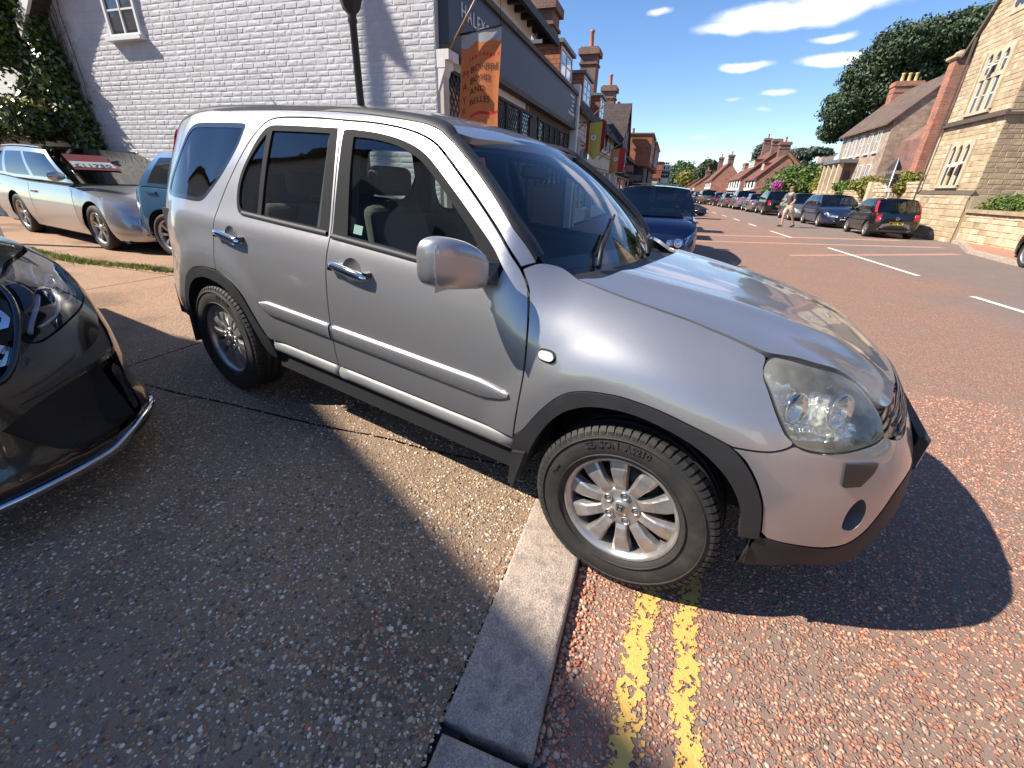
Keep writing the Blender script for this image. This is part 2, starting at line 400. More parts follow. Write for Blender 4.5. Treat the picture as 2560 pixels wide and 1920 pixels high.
# ---------------------------------------------------------------- the silver off-roader: body surfaces (car frame: x forward from front axle, y left, z up)
_PL = [(-4.20, -3.50, .02), (-3.75, -3.485, -.44), (-3.55, -3.43, -.64), (-3.38, -3.31, -.78), (-3.10, -3.08, -.862), (-2.63, -2.63, -.884), (-2.0, -2.0, -.889), (-1.3, -1.3, -.889),
 (-.6, -.6, -.888), (-.2, -.2, -.886), (.12, .12, -.878), (.32, .318, -.860), (.50, .482, -.818), (.66, .620, -.738), (.80, .718, -.645), (.95, .788, -.515), (1.12, .834, -.355), (1.30, .858, -.178), (1.48, .866, .0)]
_ps = [q[0] for q in _PL]; _px = [q[1] for q in _PL]; _py = [q[2] for q in _PL]
_cache = {}
def plan(s):
 k = round(s, 5)
 if k in _cache: return _cache[k]
 h = .003
 x, y = catmull(_ps, _px, s), catmull(_ps, _py, s)
 dx = catmull(_ps, _px, s+h)-catmull(_ps, _px, s-h); dy = catmull(_ps, _py, s+h)-catmull(_ps, _py, s-h)
 l = math.hypot(dx, dy) or 1
 _cache[k] = (x, y, dy/l, -dx/l); return _cache[k]
_DOOR = [(.26, .10), (.34, .070), (.42, .040), (.52, .018), (.62, .008), (.75, .002), (.88, .004), (1.0, .016), (1.08, .032), (1.14, .056), (1.30, .112), (1.45, .170), (1.56, .222), (1.62, .262), (1.66, .31)]
_INS = [
 (-3.8, [(.26, .12), (.38, .01), (.5, -.03), (.62, -.03), (.70, .0), (.80, .02), (1.0, .03), (1.14, .05), (1.3, .10), (1.45, .15), (1.56, .20), (1.62, .25), (1.66, .31)]),
 (-3.3, [(.26, .11), (.38, .01), (.5, -.015), (.62, -.012), (.70, .0), (.80, .012), (1.0, .025), (1.14, .055), (1.3, .11), (1.45, .165), (1.56, .215), (1.62, .26), (1.66, .31)]),
 (-2.9, _DOOR), (-.62, _DOOR),
 (-.34, [(.26, .10), (.34, .070), (.42, .040), (.52, .018), (.62, .008), (.75, .002), (.85, .006), (.93, .024), (1.0, .062), (1.05, .105), (1.09, .150), (1.12, .190), (1.16, .25), (1.25, .35), (1.5, .6)]),
 (-.05, [(.26, .10), (.34, .070), (.42, .040), (.52, .018), (.62, .008), (.75, .001), (.82, .005), (.89, .020), (.95, .050), (1.0, .094), (1.04, .140), (1.07, .185), (1.10, .24), (1.25, .5), (1.5, .9)]),
 (.28, [(.26, .10), (.34, .045), (.42, .020), (.52, .006), (.62, .0), (.72, .002), (.78, .008), (.84, .022), (.90, .052), (.95, .090), (.99, .135), (1.02, .18), (1.05, .24), (1.25, .6), (1.5, 1.0)]),
 (.55, [(.22, .10), (.30, .022), (.38, .002), (.46, -.012), (.54, -.016), (.62, -.012), (.70, .0), (.77, .014), (.84, .040), (.90, .078), (.95, .125), (.985, .175), (1.02, .25), (1.25, .7)]),
 (.80, [(.20, .10), (.28, .018), (.36, -.006), (.44, -.022), (.52, -.027), (.60, -.022), (.68, -.008), (.75, .014), (.82, .048), (.88, .090), (.92, .130), (.95, .17), (1.0, .26), (1.25, .8)]),
 (1.12, [(.20, .10), (.28, .014), (.36, -.008), (.44, -.020), (.52, -.022), (.60, -.014), (.68, .006), (.74, .034), (.80, .070), (.86, .112), (.90, .146), (.95, .20), (1.25, .8)]),
 (1.48, [(.20, .10), (.28, .010), (.36, -.010), (.44, -.020), (.52, -.022), (.60, -.014), (.68, .006), (.74, .034), (.80, .070), (.86, .112), (.90, .146), (.95, .20), (1.25, .8)])]
def flare(s, z):
 """soft bulge of the wings over the wheels"""
 o = 0.0
 for cx in (0.0, -2.63):
  r_ = math.hypot(s-cx, z-.36)
  if r_ < .66:
   t = max(0.0, min(1.0, (.66-r_)/.15)); o = max(o, .016*t*t*(3-2*t))
 return o * max(0.0, min(1.0, (.60-s)/.45))
def S_side(s, z):
 x, y, nx, ny = plan(s); i = table(_INS, s, z) - flare(s, z)
 return Vector((x - nx*i, y - ny*i, z))
_hx = [-.60, -.42, -.2, .0, .2, .4, .52, .60, .66, .71, .76]; _hz = [1.178, 1.158, 1.137, 1.115, 1.086, 1.044, 1.008, .976, .945, .910, .865]
_cx = [-.6, -.34, 0, .3, .6, .9]; _cz = [.036, .036, .052, .070, .085, .09]
def S_hood(x, y):
 c = catmull(_cx, _cz, x); a = abs(y)/.70
 z = catmull(_hx, _hz, x) - c*a**2.6
 # two shallow raised folds running to the grille corners
 f = abs(abs(y) - (.50 - .18*max(0, x+.3))) ; z += .010*math.exp(-(f/.07)**2)
 return Vector((x, y, z))
def S_screen(u, v):
 """u: -1..1 across, v: 0 cowl .. 1 roof"""
 hb, ht = .690, .560
 xb = -.350 - .135*abs(u)**2.2; zb = 1.105
 xt = -.965 - .075*abs(u)**2.2; zt = 1.592 - .05*abs(u)**2.4
 y = u*(hb*(1-v) + ht*v)
 x = xb*(1-v) + xt*v; z = zb*(1-v) + zt*v
 b = .045*math.sin(math.pi*v)*(1-abs(u)**3*.7)
 return Vector((x + b*.55, y, z + b))
def S_roof(x, y):
 zc = catmull([-3.4, -3.2, -2.9, -2.4, -1.9, -1.4, -1.03, -.9], [1.60, 1.645, 1.683, 1.708, 1.712, 1.690, 1.610, 1.56], x)
 return Vector((x, y, zc - .048*(abs(y)/.6)**2.6))
# ---------------------------------------------------------------- wheels
def lerp(a, b, t): return a + (b-a)*t
def build_wheel(parent, loc, side, label=None, style='ten', Rt=.343, Wt=.215, Rr=.2205, text=None, detail=True, rim_mat=None, nspoke=10, tread=72):
 """side -1: outer face towards -y. Wheel root is a part; tyre, rim, hub are sub-parts"""
 rim_mat = rim_mat or M_rim
 ax = Vector((0, side, 0)); r0 = Rr-.004
 t = MB(); hw = Wt/2
 prof = [(r0, -hw*.82), (r0+.010, -hw*.93), (r0+.035, -hw), ((r0+Rt)/2, -hw*1.04), (Rt-.030, -hw*.98), (Rt-.012, -hw*.90), (Rt-.003, -hw*.78)]
 nn = 72 if detail else 28
 if not detail: prof += [(Rt, -hw*.4), (Rt, hw*.4)]
 else:
  for gx in (-.42, .0, .42):
   prof += [(Rt, hw*(gx-.07)), (Rt-.008, hw*(gx-.05)), (Rt-.008, hw*(gx+.05)), (Rt, hw*(gx+.07))]
 prof += [(Rt-.003, hw*.78), (Rt-.012, hw*.90), (Rt-.030, hw*.98), ((r0+Rt)/2, hw*1.04), (r0+.035, hw), (r0+.010, hw*.93), (r0, hw*.82)]
 t.lathe(prof, (0, 0, 0), ax, n=nn)
 if detail:   # shoulder tread blocks and sidewall ridge
  for k in range(tread):
   w = 2*math.pi*k/tread; dw = 2*math.pi/tread*.36
   for sg in (-1, 1):
    p = []
    for rr_, hh in ((Rt-.040, hw*1.0), (Rt+.0045, hw*.80)):
     pass
    def pt(r_, h_, ww): return Vector((math.sin(ww)*r_, side*h_*sg, math.cos(ww)*r_))
    sl = .03*sg
    a = [pt(Rt-.027, hw*.97, w-dw), pt(Rt-.027, hw*.97, w+dw), pt(Rt-.034, hw*.5, w+dw+sl), pt(Rt-.034, hw*.5, w-dw+sl)]
    b = [pt(Rt-.013, hw*.955, w-dw), pt(Rt-.013, hw*.955, w+dw), pt(Rt+.003, hw*.5, w+dw+sl), pt(Rt+.003, hw*.5, w-dw+sl)]
    c = [pt(Rt+.0015, hw*.845, w-dw), pt(Rt+.0015, hw*.845, w+dw)]
    t.add([a[0], a[1], b[0], b[1], c[0], c[1], b[2], b[3], a[2], a[3]],
     [(0, 1, 3, 2), (2, 3, 5, 4), (4, 5, 6, 7), (0, 2, 4, 7, 9), (1, 8, 6, 5, 3)], 0)
  for rr_ in (Rt-.036, r0+.024):
   t.lathe([(rr_-.0025, hw*1.0), (rr_, hw*1.055), (rr_+.0025, hw*1.0)], (0, 0, 0), ax, n=72)
 wheel = empty('wheel'); wheel.parent = parent; wheel.location = loc
 if label: wheel['label'] = label
 ty = t.build('tyre', M_tyre, wheel)
 if text:
  for word, ang0, size in text:
   rad = (r0+Rt)/2 - .006
   def warp(q, ang0=ang0, rad=rad):
    a = ang0 + side*-1*(-q.x)/rad if False else ang0 + q.x/rad
    r_ = rad + q.y; h_ = hw*1.045 + q.z*.0 + (.0018 if q.z > 0 else -.003)
    # seen from outside, x runs clockwise
    return Vector((math.sin(a)*r_, side*h_, math.cos(a)*r_)) if side < 0 else Vector((-math.sin(a)*r_, side*h_, math.cos(a)*r_))
   place_text('lettering', word, M_tyretxt, wheel, (0, 0, 0), (1, 0, 0), (0, 1, 0), size, extrude=.002, warp=warp, bold=.0006)
 # rim: barrel, lip, spokes
 rb = MB(); n2 = 72 if detail else 24
 h0 = hw*.86
 rb.lathe([(Rr-.022, -hw*.8), (Rr-.022, h0-.045), (Rr-.020, h0-.012), (Rr-.011, h0-.004), (Rr-.003, h0+.004), (Rr, h0+.001), (Rr-.002, h0-.010), (Rr-.010, h0-.03)], (0, 0, 0), ax, n=n2)
 def P3(r_, w, h_): return Vector((math.sin(w)*r_, side*h_, math.cos(w)*r_))
 hs = h0 - .012    # spoke face height
 if style == 'ten':
  ring = []
  for k in range(5):
   wc = 2*math.pi*k/5 + .10
   for sg in (-1, 1):
    w0 = wc + sg*.300; w1 = wc + sg*.325
    rs = [.060, .095, .135, .168, Rr-.019]
    hws = [.025, .0215, .0245, .0315, .0345]; hh = [hs-.020, hs-.006, hs+.001, hs-.001, hs-.008]
    L_ = []
    for r_, hwid, h_ in zip(rs, hws, hh):
     wm = lerp(w0, w1, (r_-.06)/(Rr-.08)); da = hwid/r_
     kink = .014/r_*sg if r_ > .12 else 0
     L_.append([P3(r_, wm-da-.0045/r_, h_-.030), P3(r_, wm-da, h_-.005), P3(r_, wm-da*.72, h_), P3(r_, wm+da*.72, h_), P3(r_, wm+da, h_-.005), P3(r_, wm+da+.0045/r_, h_-.030)])
    vs = [q for l in L_ for q in l]; fs = []
    for i in range(len(L_)-1):
     for j in range(5): fs.append((i*6+j, i*6+j+1, (i+1)*6+j+1, (i+1)*6+j))
    rb.add(vs, fs, 0, False)
  rb.lathe([(0.0, hs-.010), (.030, hs-.010), (.034, hs-.014), (.060, hs-.016), (.075, hs-.012), (.082, hs-.020), (.080, hs-.05)], (0, 0, 0), ax, n=n2)
 else:
  for k in range(nspoke):
   wc = 2*math.pi*k/nspoke; L_ = []
   tw = style == 'twin'
   for sg in ((-1, 1) if tw else (0,)):
    L_ = []
    for r_, hwid, h_ in ((.045, .020, hs-.02), (.10, .013, hs-.008), (Rr-.019, .016 if tw else .026, hs-.006)):
     da = hwid/r_*(.75 if tw else 1); wm = wc + sg*(.16 if r_ > .12 else .13)
     L_ += [P3(r_, wm-da, h_-.03), P3(r_, wm-da, h_), P3(r_, wm+da, h_), P3(r_, wm+da, h_-.03)]
    rb.add(L_, [(i*4+j, i*4+j+1, (i+1)*4+j+1, (i+1)*4+j) for i in range(2) for j in range(3)], 0, False)
  rb.lathe([(0.0, hs-.006), (.05, hs-.010), (.06, hs-.05)], (0, 0, 0), ax, n=n2)
 rb.build('rim', rim_mat, wheel)
 bk = MB(); bk.lathe([(0, -.01), (.13, -.01), (.15, 0), (.15, .012), (.06, .016), (0, .016)], (0, 0, 0), ax, n=36)
 bk.lathe([(Rr-.024, -.02), (Rr-.03, -.055), (0, -.055)], (0, 0, 0), ax, n=24, mi=1)
 bk.build('brake_disc', [mat('brake steel', (.10, .085, .075), rough=.5, metal=.6), M_void], wheel)
 if style == 'ten' and detail:
  for k in range(5):
   w = 2*math.pi*k/5 + .10; c = P3(.057, w, 0)
   nb = MB(); nb.lathe([(.0165, hs-.013), (.0165, hs-.006), (.0145, hs-.0065), (.0135, hs-.022)], c, ax, n=18)
   nb.lathe([(.0095, hs-.03), (.0095, hs-.012), (.006, hs-.008), (0, hs-.008)], c, ax, n=6, smooth=False, mi=2)
   nb.lathe([(.0145, hs-.0215), (0, hs-.0215)], c, ax, n=16, mi=1)
   nb.build('wheel_nut', [rim_mat, M_void, mat('dull nut steel', (.30, .28, .27), rough=.4, metal=.8)], wheel)
  cap = MB(); cap.lathe([(.0, hs-.006), (.026, hs-.0065), (.0295, hs-.0085), (.0300, hs-.014)], (0, 0, 0), ax, n=40)
  cp = cap.build('centre_cap', rim_mat, wheel)
  # emblem: an H in a rounded frame, recessed dark
  eb = MB(); hz_ = hs-.0052
  def q3(x, z, h_=hz_): return Vector((-side*x, side*h_, z)) if side > 0 else Vector((x, side*h_, z))
  def poly(pts):
   a = [q3(x, z) for x, z in pts]; b = [q3(x, z, hz_-.0015) for x, z in pts]; n = len(pts)
   eb.add(a+b, [tuple(range(n))] + [(i, (i+1) % n, n+(i+1) % n, n+i) for i in range(n)])
  fr = [(-.0165, .0135), (-.0145, .0155), (.0145, .0155), (.0165, .0135), (.0135, -.0125), (.011, -.0145), (-.011, -.0145), (-.0135, -.0125)]
  fi = [(x*.90, z*.885) for x, z in fr]
  for i in range(8): poly([fr[i], fr[(i+1) % 8], fi[(i+1) % 8], fi[i]])
  poly([(-.0115, .0115), (-.0075, .0115), (-.0052, .002), (-.0052, -.010), (-.0092, -.0105)]); poly([(.0115, .0115), (.0075, .0115), (.0052, .002), (.0052, -.010), (.0092, -.0105)]); poly([(-.0062, .0022), (.0062, .0022), (.0062, -.0022), (-.0062, -.0022)])
  eb.build('emblem', M_black, wheel)
 return wheel
# ---------------------------------------------------------------- silver off-roader
crv = empty('parked_car', label='silver off-roader in the foreground with its front wheel in the road beside the kerb stone', cat='car')
crv.matrix_world = Matrix.Rotation(0.0512648670, 4, 'Y') @ Matrix.Rotation(-0.0110903351, 4, 'X')
def SL(pts, sharp=(), n=5, closed=True): return smooth_loop(pts, n, closed, sharp)
def seg(pts): return pts
SI = S_side
# -- doors
fd_top = SL([(-1.622, 1.598), (-1.415, 1.590), (-1.237, 1.572), (-1.128, 1.550), (-1.038, 1.517), (-.929, 1.447), (-.79, 1.349), (-.658, 1.246), (-.577, 1.169), (-.530, 1.120), (-.497, 1.070), (-.466, .97), (-.451, .86), (-.449, .75), (-.457, .635), (-.472, .487)], closed=False, n=4)
b_shut = SL([(-1.534, .487), (-1.538, .64), (-1.540, .82), (-1.542, 1.0), (-1.534, 1.12), (-1.571, 1.36), (-1.614, 1.57)], closed=False, n=4)
fdoor_o = resample(fd_top, .03, False)[:-1] + resample([(-.472, .487), (-1.534, .487)], .05, False)[:-1] + resample(b_shut, .04, False)[:-1]
f_trim = resample(SL([(-1.600, 1.560), (-1.566, 1.566), (-1.396, 1.557), (-1.257, 1.539), (-1.14, 1.510), (-1.048, 1.468), (-.903, 1.372), (-.768, 1.276), (-.665, 1.198), (-.598, 1.132), (-.606, 1.092), (-.99, 1.096), (-1.174, 1.105), (-1.425, 1.114), (-1.526, 1.119), (-1.562, 1.36)], sharp=(0, 9, 10, 14)), .035)
f_glass = resample(SL([(-1.522, 1.536), (-1.39, 1.530), (-1.26, 1.513), (-1.155, 1.484), (-1.07, 1.446), (-.93, 1.352), (-.80, 1.255), (-.735, 1.200), (-.728, 1.120), (-.99, 1.119), (-1.174, 1.129), (-1.428, 1.137), (-1.482, 1.36)], sharp=(0, 7, 8, 11)), .035)
f_sail = resample([(-.712, 1.180), (-.665, 1.140), (-.640, 1.112), (-.712, 1.118)], .03)
arch_f = [(-2.503, .812), (-2.448, .803), (-2.343, .764), (-2.274, .717), (-2.232, .659), (-2.192, .599), (-2.159, .549), (-2.13, .507), (-2.105, .487)]
rd_top = SL([(-1.630, 1.600), (-1.885, 1.606), (-2.10, 1.603), (-2.180, 1.590), (-2.232, 1.556), (-2.306, 1.475), (-2.414, 1.298), (-2.487, 1.146), (-2.512, 1.041), (-2.505, .93), (-2.503, .812)], closed=False, n=4)
b_shut2 = [(x-.008, z) for x, z in b_shut]
rdoor_o = resample(rd_top, .03, False)[:-1] + resample(SL(arch_f, closed=False, n=3), .03, False)[:-1] + resample([(-2.105, .487), (-1.542, .487)], .05, False)[:-1] + resample(b_shut2, .04, False)[:-1]
r_trim = resample(SL([(-2.175, 1.562), (-2.066, 1.572), (-1.645, 1.569), (-1.632, 1.54), (-1.590, 1.36), (-1.552, 1.124), (-1.902, 1.130), (-2.171, 1.134), (-2.272, 1.139), (-2.314, 1.180), (-2.330, 1.260), (-2.318, 1.340), (-2.28, 1.420), (-2.232, 1.505)], sharp=(2, 5)), .035)
r_glass1 = resample(SL([(-2.128, 1.545), (-1.90, 1.546), (-1.685, 1.545), (-1.655, 1.38), (-1.622, 1.148), (-1.90, 1.152), (-2.088, 1.155)], sharp=(0, 2, 4, 6)), .035)
r_glass2 = resample(SL([(-2.166, 1.530), (-2.122, 1.157), (-2.20, 1.157), (-2.265, 1.162), (-2.297, 1.195), (-2.308, 1.262), (-2.296, 1.335), (-2.258, 1.415), (-2.205, 1.490)], sharp=(0, 1)), .035)
q_glass = resample(SL([(-2.89, 1.566), (-2.626, 1.574), (-2.403, 1.574), (-2.375, 1.556), (-2.405, 1.452), (-2.501, 1.318), (-2.637, 1.194), (-2.713, 1.160), (-2.895, 1.157), (-3.111, 1.160), (-3.185, 1.186), (-3.165, 1.279), (-3.060, 1.428), (-2.982, 1.529)]), .035)
def shrink(poly, d):
 n = len(poly); out = []; area = sum(poly[i][0]*poly[(i+1) % n][1]-poly[(i+1) % n][0]*poly[i][1] for i in range(n))
 sg = 1 if area > 0 else -1
 for i in range(n):
  a = poly[i-1]; b = poly[(i+1) % n]; dx, dy = b[0]-a[0], b[1]-a[1]; l = math.hypot(dx, dy) or 1
  out.append((poly[i][0]-dy/l*d*sg, poly[i][1]+dx/l*d*sg))
 return out
def build_side(mir):
 P_ = lambda name, o, mats, parent=crv, surf=SI, **kw: panel(name, o, surf, mats, parent, mirror=mir, flip=False, **kw)
 sgn = 1 if mir else -1
 fd = P_('front_door', fdoor_o, M_silver, holes=[f_trim])
 P_('window_trim', f_trim, M_wtrim, fd, holes=[f_glass, f_sail], offset=.001)
 P_('window_glass', f_glass, M_glass, fd, offset=-.006, depth=0)
 P_('mirror_sail', f_sail, M_gloss, fd, offset=.003)
 rd = P_('rear_door', rdoor_o, M_silver, holes=[r_trim])
 P_('window_trim', r_trim, M_wtrim, rd, holes=[r_glass1, r_glass2], offset=.001)
 P_('window_glass', r_glass1, M_glass, rd, offset=-.006, depth=0); P_('quarter_light', r_glass2, M_glass, rd, offset=-.006, depth=0)
 # waist seals: thin bright-edged rubber along the sill of each window
 for d_, pts in ((fd, [(-1.53, 1.116), (-1.174, 1.103), (-.99, 1.095), (-.62, 1.090)]), (rd, [(-2.25, 1.136), (-1.902, 1.128), (-1.56, 1.122)])):
  b = MB()
  dn = resample(pts, .05, False)
  def nn(u, v):
   a = SI(u+.004, v)-SI(u-.004, v); c = SI(u, v+.004)-SI(u, v-.004); return a.cross(c).normalized()
  prof = [(-.004, .004), (.002, .010), (.012, .011), (.018, .004)]
  vs = []; m_ = len(prof)
  for u, v in dn:
   n_ = nn(u, v)
   for dz, off in prof: q = SI(u, v+dz) + n_*off; vs.append(Vector((q.x, q.y*(-1 if mir else 1), q.z)))
  b.add(vs, [(i*m_+j, (i+1)*m_+j, (i+1)*m_+j+1, i*m_+j+1) for i in range(len(dn)-1) for j in range(m_-1)], 0, True)
  b.build('waist_seal', M_blackrub, d_)
 # protective mouldings with a rounded section
 for d_, x0, x1 in ((fd, -1.534, -.500), (rd, -2.13, -1.546)):
  prof = [(-.040, .000), (-.037, .011), (-.024, .0155), (.0, .016), (.022, .015), (.034, .010), (.038, .000)]; m_ = len(prof)
  xs = [x0 + (x1-x0)*i/30 for i in range(31)]; vs = []
  for i, x in enumerate(xs):
   zc = .673 + (x+1.5)*.012*-1 - .0
   zc = lerp(.681, .660, (x+2.13)/1.63)
   e = min(i, 30-i)
   k = 1.0
   if (x0 < -2 and i < 4): k = math.sqrt((i+.2)/4.2)
   if (x1 > -1 and i > 26): k = math.sqrt((30-i+.2)/4.2)
   for dz, off in prof:
    dz2 = dz*k + (0.012*(1-k)); q = SI(x, zc+dz2); q = q + Vector((0, -1, 0))*off*min(1, k+.3)
    vs.append(Vector((q.x, q.y*(-1 if mir else 1), q.z)))
  b = MB(); b.add(vs, [(i*m_+j, (i+1)*m_+j, (i+1)*m_+j+1, i*m_+j+1) for i in range(30) for j in range(m_-1)] + [tuple(range(m_-1, -1, -1)), tuple(30*m_+j for j in range(m_))], 0, True)
  b.build('door_moulding', M_silver, d_)
 # chrome handles over a round scoop
 for d_, cx, cz in ((fd, -1.372, .998), (rd, -2.338, 1.018)):
  b = MB(); y0 = SI(cx, cz).y; s_ = -1 if mir else 1
  def q(x, z, o): p_ = SI(cx+x, cz+z); return Vector((p_.x, (p_.y-o)*s_, p_.z))
  # bar
  vs = []; K = 16; J = 10
  for i in range(K+1):
   t = i/K; x = -.128 + .256*t; r_ = .0165*math.sqrt(max(.02, 1-abs(2*t-1)**6)); out_ = .030 + .008*math.sin(math.pi*t) - (.018 if t in (0, 1) else 0)
   zc = .012 - .024*t + (.004*math.sin(math.pi*t))
   for j in range(J):
    w = 2*math.pi*j/J; vs.append(q(x, zc + math.sin(w)*r_*1.15, out_ + math.cos(w)*r_*.65))
  b.add(vs, [(i*J+j, i*J+(j+1) % J, (i+1)*J+(j+1) % J, (i+1)*J+j) for i in range(K) for j in range(J)] + [tuple(range(J)), tuple(K*J+j for j in range(J-1, -1, -1))], 0, True)
  for x in (-.112, .112): b.add([q(x+a, zc_, o) for o in (0, .03) for a, zc_ in ((-.014, .012), (.014, .012), (.014, -.014), (-.014, -.014))], [(0, 1, 5, 4), (1, 2, 6, 5), (2, 3, 7, 6), (3, 0, 4, 7)], 1)
  b.build('door_handle', [M_chrome, M_gloss], d_)
  sc = MB(); vs = [q(0, .004, -.0)]; K = 28
  vs = []
  for j in range(K):
   w = 2*math.pi*j/K; vs.append(q(.060*math.cos(w), .004+.050*math.sin(w), .0012))
  for r_, o in ((.85, -.006), (.5, -.014)):
   for j in range(K):
    w = 2*math.pi*j/K; vs.append(q(.060*r_*math.cos(w), .004+.050*r_*math.sin(w), .0025))
  fs = [(a*K+j, a*K+(j+1) % K, (a+1)*K+(j+1) % K, (a+1)*K+j) for a in range(2) for j in range(K)] + [tuple(2*K+j for j in range(K))]
  # dished scoop: normals tilt as in a bowl
  me_m = sc.add(vs, fs, 0, True)
  ob = sc.build('handle_scoop', M_silver, d_)
  nn_ = []
  for v in ob.data.vertices:
   p_ = v.co; c0 = q(0, .004, 0); dx = (p_.x-c0.x)/.06; dz = (p_.z-c0.z)/.05
   nn_.append(Vector((-dx*.8, -1*s_, -dz*.8)).normalized())
  ob.data.normals_split_custom_set_from_vertices([tuple(a) for a in nn_])
 # -- rear quarter with window
 q_o = SL([(-2.512, .815), (-2.514, .93), (-2.521, 1.041), (-2.496, 1.148), (-2.423, 1.300), (-2.314, 1.480), (-2.240, 1.562), (-2.186, 1.599), (-2.10, 1.612), (-1.885, 1.615), (-1.62, 1.607), (-1.41, 1.599), (-1.235, 1.581), (-1.122, 1.558), (-1.030, 1.525), (-.92, 1.455), (-.782, 1.357), (-.650, 1.254), (-.570, 1.177), (-.536, 1.142)], closed=False, n=4)
 up_o = SL([(-.505, 1.163), (-.569, 1.238), (-.728, 1.375), (-.906, 1.498), (-1.00, 1.550), (-1.06, 1.577), (-1.163, 1.599), (-1.37, 1.619), (-1.6, 1.634), (-1.925, 1.641), (-2.492, 1.643), (-2.80, 1.638), (-2.95, 1.626), (-3.10, 1.603), (-3.25, 1.565), (-3.36, 1.515)], closed=False, n=4)
 rr_ = SL([(-3.40, 1.45), (-3.42, 1.25), (-3.43, 1.04), (-3.44, .80)], closed=False, n=3)
 low = SL([(-3.44, .80), (-3.25, .800), (-3.05, .775), (-2.93, .742), (-2.90, .70), (-2.876, .735), (-2.793, .780), (-2.679, .807), (-2.573, .814), (-2.512, .815)], closed=False, n=4)
 quarter = resample(q_o, .03, False)[:-1] + resample(up_o, .03, False)[:-1] + resample(rr_, .04, False)[:-1] + resample(low, .03, False)[:-1]
 qp = P_('rear_quarter', quarter, M_silver, holes=[q_glass])
 P_('window_trim', q_glass, M_gloss, qp, holes=[shrink(q_glass, .024)], offset=-.001)
 P_('window_glass', shrink(q_glass, .024), M_glass, qp, offset=-.003, depth=0)
 # black strip between side and roof
 st = [(x, z+.004) for x, z in up_o]
 b = MB(); vs = []; K = len(st)
 for (x, z) in st:
  p_ = SI(x, z); a = SI(x+.01, z)-SI(x-.01, z)
  inward = Vector((0, 1, 0));
  vs += [p_ + Vector((0, -.001, 0)), p_ + Vector((0, .004, .012)), p_ + Vector((0, .030, .026 if x < -1.0 else .020)), p_ + Vector((0, .060, .030 if x < -1.0 else .018)), p_ + Vector((0, .082, .012 if x < -1.0 else -.004))]
 vs = [Vector((v.x, v.y*(-1 if mir else 1), v.z)) for v in vs]
 b.add(vs, [(i*5+j, i*5+j+1, (i+1)*5+j+1, (i+1)*5+j) for i in range(K-1) for j in range(4)], 0, True)
 b.build('roof_drip_moulding', M_trim, crv)
 # -- front wing
 wing = resample(SL([(-.463, .505), (-.449, .64), (-.441, .75), (-.443, .86), (-.458, .972), (-.489, 1.074), (-.524, 1.126), (-.532, 1.138)], closed=False, n=4), .03, False)[:-1] \
  + resample(SL([(-.532, 1.138), (-.500, 1.156), (-.470, 1.158), (-.430, 1.150), (-.392, 1.134), (-.356, 1.117)], closed=False, n=4), .03, False)[:-1] \
  + resample(SL([(-.356, 1.117), (-.2, 1.088), (.037, 1.056), (.132, 1.039), (.214, 1.023), (.300, 1.004), (.316, .996), (.312, .975)], closed=False, n=4), .025, False)[:-1] \
  + resample(SL([(.312, .975), (.320, .950), (.339, .922), (.376, .867), (.414, .820), (.443, .799), (.425, .781), (.389, .766), (.342, .759), (.282, .755)], closed=False, n=4), .025, False)[:-1] \
  + resample(SL([(.282, .755), (.236, .768), (.157, .787), (.052, .808), (-.055, .815), (-.12, .810), (-.188, .797), (-.257, .769), (-.316, .715), (-.374, .632), (-.425, .545), (-.463, .505)], closed=False, n=4), .025, False)[:-1]
 wg = P_('front_wing', wing, M_silver, step=.032)
 ind = resample(SL([(-.392, .874), (-.384, .887), (-.345, .887), (-.331, .872), (-.343, .857), (-.382, .859)]), .01)
 P_('side_indicator', ind, mat('frosted clear lens', (.62, .58, .55), rough=.15, coat=1.0), wg, offset=.012, depth=.012, step=.012)
 P_('indicator_bezel', ind_b := resample(SL([(-.398, .874), (-.388, .893), (-.341, .893), (-.325, .872), (-.339, .850), (-.386, .852)]), .012), M_trim, wg, offset=.002, depth=.004, step=.012)
 # -- arches
 af_o = SL([(-.468, .40), (-.463, .497), (-.425, .537), (-.374, .628), (-.316, .711), (-.257, .765), (-.188, .793), (-.12, .806), (-.055, .811), (.052, .804), (.157, .783), (.236, .764), (.282, .748), (.332, .708), (.38, .650), (.418, .580), (.444, .48), (.452, .455)], closed=False, n=3)
 af_i = SL([(.392, .440), (.389, .475), (.366, .545), (.330, .608), (.275, .667), (.200, .716), (.10, .751), (-.01, .768), (-.107, .761), (-.188, .738), (-.261, .690), (-.317, .618), (-.366, .518), (-.400, .42), (-.43, .33), (-.458, .33)], closed=False, n=3)
 P_('wheel_arch_trim', resample(af_o+af_i, .03), M_trim, offset=.007, depth=.075, step=.03)
 ar_o = SL([(-2.10, .40), (-2.112, .483), (-2.138, .507), (-2.166, .549), (-2.198, .597), (-2.238, .655), (-2.280, .712), (-2.348, .759), (-2.450, .798), (-2.573, .808), (-2.679, .802), (-2.793, .774), (-2.876, .730), (-2.94, .665), (-3.01, .575), (-3.06, .48), (-3.07, .38)], closed=False, n=3)
 ar_i = SL([(-3.02, .38), (-3.005, .49), (-2.948, .582), (-2.861, .670), (-2.763, .723), (-2.651, .745), (-2.518, .738), (-2.406, .704), (-2.308, .640), (-2.248, .545), (-2.215, .45), (-2.19, .36), (-2.12, .36)], closed=False, n=3)
 P_('wheel_arch_trim', resample(ar_o+ar_i, .03), M_trim, offset=.007, depth=.075, step=.03)
 # mud flap behind front wheel
 s_ = -1 if mir else 1; mf = MB()
